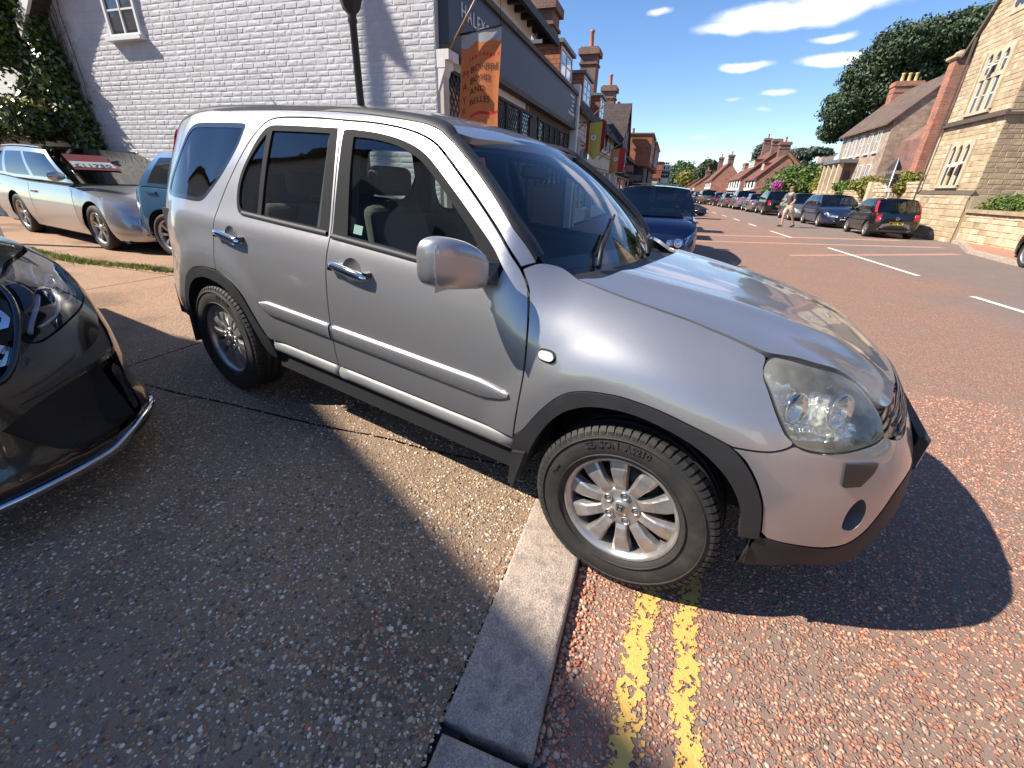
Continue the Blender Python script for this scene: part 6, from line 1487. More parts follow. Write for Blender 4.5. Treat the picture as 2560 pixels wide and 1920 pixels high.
# ---------------------------------------------------------------- buildings: helpers working in street coordinates (s, e, z)
def bse(mb, name, mats, root):
 o0 = root.location if root is not None else Vector()
 mb.v = [tuple(W(*q) - o0) for q in mb.v]; mb.f = [tuple(reversed(f)) for f in mb.f]
 return mb.build(name, mats, root)
def broot(name, s, e, label, cat='building', group=None):
 return empty(name, at(s, e, 0), 0, label, cat, group)
def brick_mat(name, c1, c2, mortar, sx=4.4, sy=13.3, bump=.004, axis='s', rough=.85):
 """far brickwork or tile: courses run level, colour differs brick to brick (object space is turned so x follows the wall)"""
 mt, nt, b = _new(name); L = nt.links; tc = N(nt, 'ShaderNodeTexCoord')
 geo = N(nt, 'ShaderNodeNewGeometry'); mp = N(nt, 'ShaderNodeVectorMath', operation='DOT_PRODUCT'); L.new(geo.outputs['Position'], mp.inputs[0]); mp.inputs[1].default_value = D
 mp2 = N(nt, 'ShaderNodeVectorMath', operation='DOT_PRODUCT'); L.new(geo.outputs['Position'], mp2.inputs[0]); mp2.inputs[1].default_value = E
 ad = N(nt, 'ShaderNodeMath', operation='ADD'); L.new(mp.outputs['Value'], ad.inputs[0]); L.new(mp2.outputs['Value'], ad.inputs[1])
 sz = N(nt, 'ShaderNodeSeparateXYZ'); L.new(geo.outputs['Position'], sz.inputs[0]); cb = N(nt, 'ShaderNodeCombineXYZ'); L.new(ad.outputs[0], cb.inputs[0]); L.new(sz.outputs['Z'], cb.inputs[1])
 br = N(nt, 'ShaderNodeTexBrick'); br.inputs['Scale'].default_value = 1.0; br.inputs['Brick Width'].default_value = 1/sx; br.inputs['Row Height'].default_value = 1/sy; br.inputs['Mortar Size'].default_value = .006; br.inputs['Bias'].default_value = .0
 br.inputs['Color1'].default_value = c4(c1); br.inputs['Color2'].default_value = c4(c2); br.inputs['Mortar'].default_value = c4(mortar); L.new(cb.outputs[0], br.inputs['Vector'])
 nz = N(nt, 'ShaderNodeTexNoise'); nz.inputs['Scale'].default_value = 1.6; nz.inputs['Detail'].default_value = 8; nz.inputs['Roughness'].default_value = .7; L.new(geo.outputs['Position'], nz.inputs['Vector'])
 mr = N(nt, 'ShaderNodeMapRange'); mr.inputs['From Min'].default_value = .3; mr.inputs['From Max'].default_value = .7; mr.inputs['To Min'].default_value = .65; mr.inputs['To Max'].default_value = 1.3; L.new(nz.outputs['Fac'], mr.inputs['Value'])
 vm = N(nt, 'ShaderNodeVectorMath', operation='SCALE'); L.new(br.outputs['Color'], vm.inputs[0]); L.new(mr.outputs[0], vm.inputs['Scale']); L.new(vm.outputs[0], b.inputs['Base Color']); _set(b, 'Roughness', rough)
 bp = N(nt, 'ShaderNodeBump'); bp.inputs['Distance'].default_value = bump; bp.invert = True; L.new(br.outputs['Fac'], bp.inputs['Height']); L.new(bp.outputs[0], b.inputs['Normal'])
 MATS[name] = mt; return mt
M_whitebrick = mat('white painted brick', (.52, .50, .505), rough=.62, noise_amt=.07, noise_scale=3, bump=.0035, bump_scale=26, dirt=(.40, .37, .36), dirt_amt=.5, dirt_scale=5)
M_whitewall = mat('white render', (.74, .71, .66), rough=.8, noise_amt=.10, noise_scale=2, bump=.002, bump_scale=30)
M_cream = mat('cream boards', (.55, .50, .42), rough=.7, noise_amt=.14, noise_scale=4)
M_redbrick = brick_mat('red brick', (.30, .095, .055), (.40, .16, .09), (.30, .26, .22))
M_oldbrick = brick_mat('weathered brick', (.24, .10, .07), (.17, .09, .07), (.22, .19, .16))
M_tilehung = brick_mat('hung clay tile', (.46, .17, .075), (.34, .12, .06), (.14, .05, .03), sx=6, sy=9.5, bump=.012)
M_rooftile = brick_mat('clay roof tile', (.23, .085, .05), (.15, .062, .042), (.05, .025, .02), sx=6, sy=11, bump=.015)
M_browntile = brick_mat('brown roof tile', (.17, .105, .075), (.12, .08, .06), (.05, .035, .028), sx=6, sy=11, bump=.012)
M_darktile = brick_mat('dark roof tile', (.075, .048, .040), (.05, .036, .032), (.02, .015, .014), sx=6, sy=11, bump=.012)
M_timber = mat('black timber', (.022, .018, .016), rough=.6, noise_amt=.2, noise_scale=8)
M_browntim = mat('brown timber', (.10, .075, .055), rough=.7, noise_amt=.2, noise_scale=10, bump=.003, bump_scale=30)
M_fascia = mat('slate blue fascia paint', (.045, .050, .065), rough=.5, noise_amt=.05, noise_scale=2)
M_wframe = mat('white window paint', (.70, .69, .66), rough=.5)
M_pane = mat('window pane', (.035, .04, .045), rough=.06, coat=1.0)
M_lead = mat('lead came', (.10, .10, .10), rough=.5)
M_sand = mat('sandstone block', (.45, .34, .21), rough=.85, noise_amt=.22, noise_scale=2.2, bump=.010, bump_scale=14, dirt=(.26, .19, .12), dirt_amt=.5, dirt_scale=1.6)
M_sand2 = mat('dark sandstone block', (.35, .26, .165), rough=.85, noise_amt=.25, noise_scale=3, bump=.010, bump_scale=14)
M_sand3 = mat('pale sandstone block', (.50, .40, .27), rough=.85, noise_amt=.2, noise_scale=3, bump=.008, bump_scale=14)
M_sandj = mat('lime joint', (.41, .32, .21), rough=.95)
M_leadroof = mat('lead sheet', (.16, .17, .18), rough=.5, metal=.3)
M_pot = mat('clay chimney pot', (.40, .14, .08), rough=.7)
M_iron = mat('black iron', (.012, .012, .013), rough=.45)
def masonry(root, P0, U, V_, Nn, w, h, bl, bh, mats, name='brick', parts=300, keep=None, depth=.016, gap=.008, jit=.004, seed=1, vary=.0, near=None, rough_face=.004):
 """individual blocks laid in broken bond; the nearest ones are objects of their own, the rest one joined part"""
 rs = random.Random(seed); U = Vector(U); V_ = Vector(V_); Nn = Vector(Nn); P0 = Vector(P0); cells = []
 r = 0; y = 0.0
 while y < h:
  hh = bh*(1 + vary*(rs.random()-.5)); x = -bl*(.5 if r % 2 else 0) - rs.random()*bl*.1
  if y+hh > h: hh = h-y
  while x < w:
   ll = bl*(1 + vary*1.2*(rs.random()-.5)) * (.5 if rs.random() < .12 else 1)
   x0, x1 = max(0, x), min(w, x+ll)
   if x1-x0 > .03 and hh > .02 and (keep is None or keep((x0+x1)/2, y+hh/2)): cells.append((x0, y, x1, y+hh))
   x += ll
  y += hh; r += 1
 def block(b, c, mi):
  x0, y0, x1, y1 = c; g = gap/2; ch = min(.010, (y1-y0)*.16)
  j = lambda a=jit: (rs.random()-.5)*2*a
  d = depth*(.6+.7*rs.random())
  a = [(x0+g+j(), y0+g+j(), -.004), (x1-g+j(), y0+g+j(), -.004), (x1-g+j(), y1-g+j(), -.004), (x0+g+j(), y1-g+j(), -.004)]
  f = [(x0+g+ch+j(), y0+g+ch+j(.002), d+j(rough_face)), (x1-g-ch+j(), y0+g+ch+j(.002), d+j(rough_face)), (x1-g-ch+j(), y1-g-ch+j(.002), d+j(rough_face)), (x0+g+ch+j(), y1-g-ch+j(.002), d+j(rough_face))]
  m_ = ((f[0][0]+f[1][0])/2+j(.01), (f[0][1]+f[2][1])/2, d+j(rough_face)+.002)
  P = [P0 + U*q[0] + V_*q[1] + Nn*q[2] for q in a+f+[m_]]
  F = [(0, 1, 5, 4), (1, 2, 6, 5), (2, 3, 7, 6), (3, 0, 4, 7), (4, 5, 8), (5, 6, 8), (6, 7, 8), (7, 4, 8)]
  if U.cross(V_).dot(Nn) < 0: F = [tuple(reversed(q)) for q in F]
  b.add(P, F, mi, False)
 ml = mats if isinstance(mats, (list, tuple)) else [mats]
 if near is not None:
  nr = Vector(near); cells.sort(key=lambda c: (P0 + U*((c[0]+c[2])/2) + V_*((c[1]+c[3])/2) - nr).length)
 else: rs.shuffle(cells)
 o0 = root.location
 rest = MB()
 for k, c in enumerate(cells):
  mi = rs.choices(range(len(ml)), weights=([6, 1.5, 2, 1] if len(ml) > 1 else [1])[:len(ml)])[0]
  if k < parts:
   b = MB(); block(b, c, 0); b.v = [tuple(Vector(q)-o0) for q in b.v]; b.build(name, ml[mi], root)
  else: block(rest, c, mi)
 if rest.v:
  rest.v = [tuple(Vector(q)-o0) for q in rest.v]; o = rest.build(name + 'work', ml, root); o['kind'] = 'stuff'
def sbox(b, s0, s1, e0, e1, z0, z1, mi=0): return b.box(s0, s1, e0, e1, z0, z1, mi)
def chimney(root, s, e, ws, we, z0, z1, m_, pots=1, capw=.07, name='chimney', pot=None, poth=.45):
 b = MB(); b.box(s-ws/2, s+ws/2, e-we/2, e+we/2, z0, z1-.32); b.box(s-ws/2-capw*.5, s+ws/2+capw*.5, e-we/2-capw*.5, e+we/2+capw*.5, z1-.72, z1-.64); b.box(s-ws/2-capw, s+ws/2+capw, e-we/2-capw, e+we/2+capw, z1-.32, z1-.08); b.box(s-ws/2-capw*.3, s+ws/2+capw*.3, e-we/2-capw*.3, e+we/2+capw*.3, z1-.08, z1)
 c = bse(b, name, m_, root)
 for k in range(pots):
  b = MB(); q = W(s + (k-(pots-1)/2)*.42 if ws > we else s, e + ((k-(pots-1)/2)*.42 if ws <= we else 0), z1); o0 = root.location
  b.lathe([(.0, 0), (.13, 0), (.115, .06), (.095, poth*.85), (.12, poth*.9), (.12, poth), (.08, poth), (.08, .2)], q-o0, (0, 0, 1), n=12); b.build('chimney_pot', pot or M_pot, c)
 return c
def win(root, plane, a0, a1, z0, z1, pos, sg, nx=2, nz=2, frame=None, pane=None, out=.03, fw_=.05, sill=True, name='window', lattice=False, arch=False):
 """window on plane 'e' (facing sg along e) or 's' (facing sg along s): frame part with panes as sub-parts"""
 frame = frame or M_wframe; pane = pane or M_pane
 def p(a, n_, z): return (a, pos+sg*n_, z) if plane == 'e' else (pos+sg*n_, a, z)
 def bx(b, a, c, n0, n1, zz0, zz1, mi=0):
  q = [p(a, n0, zz0), p(c, n0, zz0), p(c, n1, zz0), p(a, n1, zz0), p(a, n0, zz1), p(c, n0, zz1), p(c, n1, zz1), p(a, n1, zz1)]; b.add(q, [(3, 2, 1, 0), (4, 5, 6, 7), (0, 1, 5, 4), (1, 2, 6, 5), (2, 3, 7, 6), (3, 0, 4, 7)], mi)
 b = MB(); bx(b, a0-fw_, a0, 0, out, z0-fw_, z1+fw_); bx(b, a1, a1+fw_, 0, out, z0-fw_, z1+fw_); bx(b, a0, a1, 0, out, z1, z1+fw_); bx(b, a0, a1, 0, out, z0-fw_, z0)
 for i in range(1, nx): a = lerp(a0, a1, i/nx); bx(b, a-.014, a+.014, 0, out*.8, z0, z1)
 for i in range(1, nz): z = lerp(z0, z1, i/nz); bx(b, a0, a1, 0, out*.7, z-.012, z+.012)
 if sill: bx(b, a0-fw_-.05, a1+fw_+.05, 0, out+.07, z0-fw_-.06, z0-fw_)
 f = bse(b, name, frame, root); f_org = root.location
 b = MB(); bx(b, a0, a1, .0, out*.3, z0, z1); g = bse(b, 'pane', pane, root); g.parent = f; g.location = (0, 0, 0)
 if lattice:
  b = MB(); st = .13; k = a0 - (z1-z0)
  while k < a1:
   for d_ in (1, -1):
    A = k;
    za, zb_ = (z0, z1) if d_ > 0 else (z1, z0)
    x0_, x1_ = k, k+(z1-z0)*.8
    t0 = max(0, (a0-x0_)/(x1_-x0_)); t1 = min(1, (a1-x0_)/(x1_-x0_))
    if t1 > t0:
     A0, A1 = lerp(x0_, x1_, t0), lerp(x0_, x1_, t1); Z0, Z1 = lerp(za, zb_, t0), lerp(za, zb_, t1); w_ = .006
     q = [p(A0-w_, out*.35, Z0), p(A0+w_, out*.35, Z0), p(A1+w_, out*.35, Z1), p(A1-w_, out*.35, Z1), p(A0-w_, out*.5, Z0), p(A0+w_, out*.5, Z0), p(A1+w_, out*.5, Z1), p(A1-w_, out*.5, Z1)]
     b.add(q, [(3, 2, 1, 0), (4, 5, 6, 7), (0, 1, 5, 4), (2, 3, 7, 6), (1, 2, 6, 5), (3, 0, 4, 7)])
   k += st
  if b.v: g = bse(b, 'lattice', M_lead, root); g.parent = f
 return f
def gable_block(root, s0, s1, e0, e1, ze, zr, mw, mr, over=.25, ridge='s', roofname='roof', side=None, thick=.10):
 """walls with a pitched roof; ridge along s (street) or along e"""
 b = MB()
 if ridge == 's':
  em = (e0+e1)/2
  for s in (s0, s1): b.prism([(s, e0, -.3), (s, e1, -.3), (s, e1, ze), (s, em, zr), (s, e0, ze)], (.22 if s == s0 else -.22, 0, 0))
  b.box(s0+.22, s1-.22, e0, e0+.2 if e1 > e0 else e0-.2, -.3, ze); b.box(s0+.22, s1-.22, e1-.2 if e1 > e0 else e1+.2, e1, -.3, ze)
  bse(b, 'wall', mw, root)
  b = MB(); k = (zr-ze)/abs(em-e0)
  for ea in (e0, e1):
   o_ = over*(1 if ea > em else -1); zz = ze-k*over
   b.prism([(s0-.12, ea+o_, zz), (s0-.12, em, zr), (s0-.12, em, zr+thick*1.2), (s0-.12, ea+o_, zz+thick)], (s1-s0+.24, 0, 0))
  return bse(b, roofname, mr, root)
 sm = (s0+s1)/2
 for e in (e0, e1): b.prism([(s0, e, -.3), (s1, e, -.3), (s1, e, ze), (sm, e, zr), (s0, e, ze)], (0, .2 if e < (e0+e1)/2 else -.2, 0))
 b.box(s0, s0+.2, min(e0, e1)+.2, max(e0, e1)-.2, -.3, ze); b.box(s1-.2, s1, min(e0, e1)+.2, max(e0, e1)-.2, -.3, ze); bse(b, 'wall', mw, root)
 b = MB(); k = (zr-ze)/abs(sm-s0); lo, hi = min(e0, e1)-.15, max(e0, e1)+.15
 for sa in (s0, s1):
  o_ = over*(1 if sa > sm else -1); zz = ze-k*over
  b.prism([(sa+o_, lo, zz), (sm, lo, zr), (sm, lo, zr+thick*1.2), (sa+o_, lo, zz+thick)], (0, hi-lo, 0))
 return bse(b, roofname, mr, root)
def dormer(root, s0, s1, ef, z0, z1, sg, depth, mside, flat=True, mroof=None, nx=2, nz=3):
 """dormer whose face looks towards sg along e"""
 b = MB(); b.box(s0, s1, ef, ef-sg*depth, z0, z1); d = bse(b, 'dormer', mside, root)
 b = MB(); b.box(s0-.10, s1+.10, ef+sg*.10, ef-sg*depth, z1, z1+.09); bse(b, 'dormer_roof', mroof or M_leadroof, root)
 win(root, 'e', s0+.10, s1-.10, z0+.12, z1-.10, ef, sg, nx=nx, nz=nz, sill=False)
 return d
# ================================================================ left side of the street
EF = -3.62
shop = broot('shop_building', 9.2, -7.5, 'white painted brick building with slate blue shop fascia, left of the street')
# gable end wall facing the yard: backing plus separate bricks
RZ, RE = 7.6, -7.45
def gtop_z(e): return 4.75 + (RZ-4.75)*(EF-e)/(EF-RE) if e > RE else RZ - (RZ-3.9)*(RE-e)/(RE+11.5)
b = MB(); b.prism([(4.50, EF, -.2), (4.50, EF, gtop_z(EF)), (4.50, RE, RZ), (4.50, -11.5, 3.9), (4.50, -11.5, -.2)], (.25, 0, 0)); bse(b, 'wall', M_whitebrick, shop)
WN = (-9.86, -9.20, 3.62, 4.95)
def keep(x, y):
 e = EF - x; z = y + .25
 return z < gtop_z(e)-.05 and not (WN[0]-.10 < e < WN[1]+.10 and WN[2]-.08 < z < WN[3]+.05)
masonry(shop, W(4.50, EF, .25), -E, (0, 0, 1), -D, 7.86, 6.2, .232, .0775, M_whitebrick, keep=keep, depth=.0034, gap=.007, jit=.005, seed=4, vary=.2, near=W(4.5, -3.9, 2.9), rough_face=.0016)
win(shop, 's', WN[0], WN[1], WN[2], WN[3], 4.50, -1, nx=2, nz=4, out=.05, fw_=.045)
# roof of the gabled part and the long front slope
b = MB();
for (ea, za) in ((EF+.35, 4.75-.26), (-11.75, 3.68)):
 b.prism([(4.20, ea, za), (4.20, RE, RZ), (4.20, RE, RZ+.14), (4.20, ea, za+.12)], (5.9, 0, 0))
bse(b, 'roof', M_darktile, shop)
b = MB(); b.prism([(4.18, EF+.40, 4.45), (4.18, RE, RZ-.02), (4.18, RE, RZ+.2), (4.18, EF+.40, 4.68)], (.05, 0, 0)); b.prism([(4.18, -11.8, 3.62), (4.18, RE, RZ-.02), (4.18, RE, RZ+.2), (4.18, -11.8, 3.86)], (.05, 0, 0)); bse(b, 'barge_board', M_whitewall, shop)
b = MB(); b.box(4.75, 9.05, EF-.25, EF, 3.0, 4.62); bse(b, 'upper_wall', M_whitewall, shop)
for k in range(14): b = MB(); b.box(4.5+.42*k, 4.58+.42*k, EF, EF+.34, 4.50, 4.60); bse(b, 'rafter_foot', M_timber, shop)
b = MB(); b.box(4.3, 10.1, EF+.30, EF+.38, 4.46, 4.60); bse(b, 'gutter', M_timber, shop)
# lower range with dormer
b = MB(); b.prism([(9.05, EF+.05, 4.10), (9.05, -6.6, 6.55), (9.05, -6.6, 6.70), (9.05, EF+.05, 4.22)], (5.0, 0, 0)); b.prism([(9.05, -9.6, 4.2), (9.05, -6.6, 6.55), (9.05, -6.6, 6.70), (9.05, -9.6, 4.32)], (5.0, 0, 0)); bse(b, 'roof', M_darktile, shop)
b = MB(); b.box(9.05, 14.05, EF-.25, EF-.01, -.2, 4.10); b.prism([(9.02, EF, 3.0), (9.02, EF, 4.15), (9.02, -6.6, 6.6), (9.02, -9.6, 4.2), (9.02, -9.6, 3.0)], (-.2, 0, 0)); b.prism([(13.95, EF, 3.0), (13.95, EF, 4.15), (13.95, -6.6, 6.6), (13.95, -9.6, 4.2), (13.95, -9.6, 3.0)], (.2, 0, 0)); bse(b, 'wall', M_browntim, shop)
d_ = dormer(shop, 11.9, 13.45, EF-.02, 4.22, 4.98, 1, 1.5, M_tilehung, nx=2, nz=2)
chimney(shop, 15.0, -5.1, .95, .95, 4.6, 6.85, M_oldbrick, pots=0, capw=.12)
# fascia board with cap, lettering, end post
b = MB(); b.box(4.62, 13.72, EF, EF+.16, 3.23, 4.06); fa = bse(b, 'fascia_board', M_fascia, shop)
b = MB(); b.box(4.60, 13.74, EF, EF+.21, 4.063, 4.15); b.box(4.62, 13.72, EF, EF+.19, 3.13, 3.227); bse(b, 'fascia_moulding', M_browntim, shop)
b = MB(); b.box(13.75, 14.02, EF, EF+.22, -.1, 4.38); bse(b, 'end_post', M_whitewall, shop)
o0 = shop.location
def stext(txt, s, z, size, mt, root, e=EF+.165, **kw):
 return place_text('lettering', txt, mt, root, W(s, e, z)-root.location, D, (0, 0, 1), size, extrude=.006, **kw)
stext('HALEYON', 5.02, 3.63, .26, M_wframe, shop, space=1.25)
stext('ACCESS', 5.10, 3.33, .17, M_wframe, shop, space=1.15)
b = MB()   # small illegible address lines at the far end of the board
for k, (s0, w_) in enumerate([(12.75, .55), (12.98, .32), (13.02, .28), (12.86, .44), (12.60, .85)]):
 z = 3.92-.115*k; x = s0
 rs = random.Random(k)
 while x < s0+w_: l = rs.uniform(.05, .13); b.box(x, min(x+l, s0+w_), EF+.16, EF+.166, z, z+.045+(.02 if k == 4 else 0)); x += l+.03
bse(b, 'small_print', M_wframe, shop)
# ground-floor shopfront: dark timber with leaded lights
b = MB(); b.box(4.55, 9.05, EF-.25, EF-.02, -.2, 3.10); bse(b, 'shopfront', M_browntim, shop)
b = MB(); b.box(4.52, 4.70, EF-.02, EF+.10, -.1, 2.98); bse(b, 'corner_post', M_cream, shop)
b = MB(); b.box(4.505, 4.78, EF-.02, EF+.14, 2.93, 3.02); b.box(4.505, 4.84, EF-.02, EF+.20, 3.02, 3.14); b.prism([(4.51, EF+.0, 2.60), (4.51, EF+.14, 2.93), (4.51, EF, 2.93)], (.20, 0, 0)); bse(b, 'corbel', M_whitewall, shop)
x = 4.85
while x < 8.9:
 win(shop, 'e', x, x+.78, .95, 2.95, EF-.02, 1, nx=1, nz=1, frame=M_timber, lattice=True, sill=False, out=.05); x += .92
for k in range(6): win(shop, 'e', 9.9+.62*k, 10.42+.62*k, 1.5, 2.95, EF-.01, 1, nx=1, nz=1, frame=M_timber, lattice=True, sill=False, out=.05)
b = MB(); b.box(9.15, 9.75, EF-.01, EF+.03, 0, 2.9); bse(b, 'door', M_timber, shop)
# ---- second house: low dark roof, dormers, cream shopfront
h2 = broot('shop_house', 20, -6.5, 'cream fronted shop house with two tile-sided dormers beyond the slate blue fascia')
gable_block(h2, 14.1, 25.9, -9.4, EF, 4.0, 7.35, M_whitewall, M_darktile, over=.32)
b = MB(); b.box(14.1, 18.4, EF, EF+.04, 3.05, 3.92); bse(b, 'weatherboards', M_cream, h2)
b = MB()
for k in range(6): b.box(14.1, 18.4, EF+.04, EF+.055, 3.05+.14*k, 3.06+.14*k)
bse(b, 'board_edge', M_browntim, h2)
b = MB(); b.box(18.4, 25.9, EF, EF+.03, 3.0, 3.95); bse(b, 'upper_front', mat('dark brown brick', (.10, .07, .055), rough=.8, noise_amt=.2, noise_scale=6), h2)
for s_ in (16.2, 18.9, 20.6, 22.3, 24.0): win(h2, 'e', s_, s_+.75, 3.12, 3.85, EF+.03, 1, nx=2, nz=2, sill=False, out=.06)
for s0, s1 in ((16.1, 17.75), (20.2, 21.7)): dormer(h2, s0, s1, EF-.15, 4.25, 5.12, 1, 1.8, M_tilehung, nx=2, nz=3)
b = MB(); b.box(14.2, 25.9, EF, EF+.30, 2.88, 3.0); b.box(14.2, 25.9, EF, EF+.22, 2.80, 2.88); b.box(14.2, 25.9, EF, EF+.14, 2.28, 2.80); b.box(14.2, 14.5, EF, EF+.25, -.1, 2.9); b.box(18.2, 18.4, EF, EF+.22, -.1, 2.3); b.box(25.6, 25.9, EF, EF+.22, -.1, 2.3); bse(b, 'shop_cornice', M_cream, h2)
place_text('lettering', 'BLASKERD', M_browntim, h2, W(15.0, EF+.145, 2.42)-h2.location, D, (0, 0, 1), .30, extrude=.006, space=1.3)
for s_ in (14.7, 16.5, 18.7, 21.0, 23.2): win(h2, 'e', s_, s_+1.5, .7, 2.2, EF, 1, nx=2, nz=1, sill=True, out=.05)
chimney(h2, 24.2, -5.1, .9, .8, 5.4, 7.75, M_oldbrick, pots=1, capw=.12, poth=.75)
chimney(h2, 31.5, -5.0, .95, .80, 5.2, 7.45, M_oldbrick, pots=1, capw=.12, poth=.65)
for s_, z_ in ((15.0, 3.5),):
 b = MB(); b.tube([W(s_, EF+.04, z_)-h2.location, W(s_, EF+.45, z_)-h2.location], .015, 6); b.build('sign_bracket', M_iron, h2)
b = MB();
for s_ in (18.45, 22.0, 25.6): b.tube([W(s_, EF+.34, 4.0)-h2.location, W(s_+.1, EF+.08, 3.7)-h2.location, W(s_+.1, EF+.08, 3.0)-h2.location], .04, 6)
bse_ = b.build('downpipe', M_iron, h2)
# roof lights
b = MB()
for s_ in (22.6, 24.2): b.hexa([(s_, -4.35, 4.98), (s_+.5, -4.35, 4.98), (s_+.5, -4.95, 5.66), (s_, -4.95, 5.66), (s_, -4.35, 5.04), (s_+.5, -4.35, 5.04), (s_+.5, -4.95, 5.72), (s_, -4.95, 5.72)])
bse(b, 'roof_light', M_lampclear, h2)
# ---- timber-framed gable house
h3 = broot('timber_framed_house', 31, -6.5, 'black and white timber-framed gable house behind the hanging flags')
gable_block(h3, 26.0, 30.5, -9.5, -3.3, 3.7, 5.9, M_whitewall, M_darktile, ridge='e', over=.3)
gable_block(h3, 30.5, 40.0, -9.5, -3.45, 3.45, 6.2, M_whitewall, M_darktile, over=.3)
b = MB(); ep = -3.3
for s_ in (26.0, 26.9, 27.8, 28.7, 29.6, 30.35): b.box(s_, s_+.16, ep, ep+.05, 2.4, 3.7+1.9*(1-abs(s_-28.25)/2.25)*.9)
for z_ in (2.4, 3.0, 3.65): b.box(26.0, 30.5, ep+.002, ep+.052, z_, z_+.16)
for s_ in np.arange(30.7, 40, .72): b.box(s_, s_+.14, -3.45, -3.40, 2.3, 3.45)
for z_ in (2.3, 3.3): b.box(30.5, 40, -3.448, -3.395, z_, z_+.14)
b.box(25.94, 26.0, -6.2, -3.3, 2.3, 2.46); b.box(25.94, 26.0, -6.2, -3.3, 3.3, 3.46)
for e_ in (-3.45, -4.2, -5.0, -5.8): b.box(25.94, 25.998, e_-.14, e_, 2.46, 3.6)
bse(b, 'timber_frame', M_timber, h3)
for s_ in (27.1, 28.9, 31.6, 33.8, 36, 38.2): win(h3, 'e', s_, s_+.62, 2.75, 3.3, -3.3 if s_ < 30 else -3.45, 1, nx=2, nz=2, sill=False, out=.04)
b = MB(); b.box(26.0, 40, -3.45, -2.9, 2.15, 2.28); bse(b, 'shop_canopy', M_timber, h3)
for s_ in (26.4, 28.4, 31, 33.4, 36, 38): win(h3, 'e', s_, s_+1.5, .7, 2.0, -3.3 if s_ < 30 else -3.45, 1, nx=2, nz=1, frame=M_timber, sill=False)
chimney(h3, 38.5, -5.2, 1.2, .9, 5.4, 7.25, M_oldbrick, pots=2, capw=.12, poth=.4)
dormer(h3, 33.6, 35.0, -4.0, 4.1, 5.0, 1, 1.2, M_leadroof)
# ---- tile-hung houses stepping out into the street
for (s0, s1, e1, zt, zb_, lab) in ((40.0, 45.9, -2.32, 5.60, 3.25, 'tall tile-hung house with orange end wall, nearest of three'), (46.0, 57.5, -2.20, 5.48, 3.2, 'narrow tile-hung house tucked behind the taller orange end wall'), (60, 74, -1.68, 4.55, 2.80, 'low tile-hung house beside the hanging inn sign')):
 h = broot('tile_hung_house', s0+3, -5, lab)
 b = MB(); b.box(s0, s1, -9, e1, zb_, zt); bse(b, 'tile_hung_wall', M_tilehung, h)
 b = MB(); b.box(s0+.15, s1, -9, e1-.35, -.3, zb_); bse(b, 'ground_floor', M_timber if s0 < 59 else M_cream, h)
 b = MB(); b.prism([(s0-.1, e1+.12, zt), (s0-.1, (e1-9)/2, zt+1.1 if s0 > 59 else zt+.10), (s0-.1, -9.1, zt)], (s1-s0+.2, 0, 0)) if False else b.box(s0-.10, s1+.1, -9.1, e1+.10, zt, zt+.10); bse(b, 'roof', M_leadroof, h)
 if s0 < 41: chimney(h, 43, -4.4, .5, .5, 5.7, 6.0, M_oldbrick, pots=2, capw=.04, poth=.35)
 for s_ in np.arange(s0+1, s1-1, 2.4): win(h, 'e', s_, s_+1, zb_+.5, zt-.6, e1, 1, nx=2, nz=2)
# hanging sign boards and signs
def hang_sign(name, s, e0, e1, z0, z1, m_, label, txt=None, cat='sign', post=None, brack=EF):
 r = empty(name, at(s, (e0+e1)/2, z0), 0, label, cat); b = MB(); b.box(s-.03, s+.03, e0, e1, z0, z1); bse(b, 'board', m_, r)
 b = MB(); b.tube([W(s, brack, z1+.08)-r.location, W(s, e1+.05, z1+.08)-r.location], .018, 6); b.tube([W(s, brack, z1-.25)-r.location, W(s, (e0+e1)/2, z1+.08)-r.location], .012, 5); b.build('bracket', M_iron, r)
 if txt:
  place_text('lettering', txt[0], txt[1], r, W(s-.034, (e0+e1)/2, (z0+z1)/2-txt[2]*.35)-r.location, E, (0, 0, 1), txt[2], extrude=.004, align='CENTER')
 return r
inn = hang_sign('inn_sign', 45, -1.30, -.62, 2.55, 3.05, M_black, 'black inn sign lettered MH under a white framed panel topped by a small figure', txt=('MH', M_wframe, .34), brack=-2.2)
b = MB(); b.box(44.97, 45.03, -1.28, -.60, 3.15, 3.62); bse(b, 'upper_panel', M_white, inn)
b = MB(); b.box(44.96, 44.97, -1.18, -1.05, 3.22, 3.50); b.box(44.96, 44.97, -.98, -.92, 3.22, 3.42); b.box(44.96, 44.97, -.84, -.72, 3.25, 3.5); bse(b, 'painted_figures', M_black, inn)
b = MB(); o0 = inn.location
for y_, r_ in ((-1.15, .07), (-.98, .10), (-.80, .08)): b.lathe([(0, -.02), (r_, .0), (r_*.9, .10), (r_*.4, .16), (0, .22)], W(45, y_, 3.66)-o0, (0, 0, 1), n=8)
b.box(44.95-o0.x*0, 45.05, -1.2, -.72, 3.64, 3.70) if False else None
b.build('finial_figure', M_iron, inn)
b = MB(); b.box(44.96, 45.04, -.56, -.50, .1, 3.66); bse(b, 'post', M_wframe, inn)
b = MB(); b.box(44.96, 45.04, -1.30, -.62, 2.05, 2.48); bse(b, 'lower_panel', M_white, inn)
b = MB(); b.prism([(44.95, -1.30, 2.07), (44.95, -1.45, 2.26), (44.95, -1.30, 2.46)], (.1, 0, 0)); bse(b, 'arrow_end', M_black, inn)
hang_sign('hanging_sign', 30.0, -2.95, -2.15, 1.95, 2.30, mat('brown grey board', (.16, .14, .12), rough=.6), 'grey rounded hanging sign over the pavement in front of the timber-framed house', brack=-3.3)
hang_sign('hanging_sign', 27.2, -2.95, -2.55, 2.45, 2.72, M_pot, 'small red and black hanging sign above the grey rounded one', brack=-3.3)
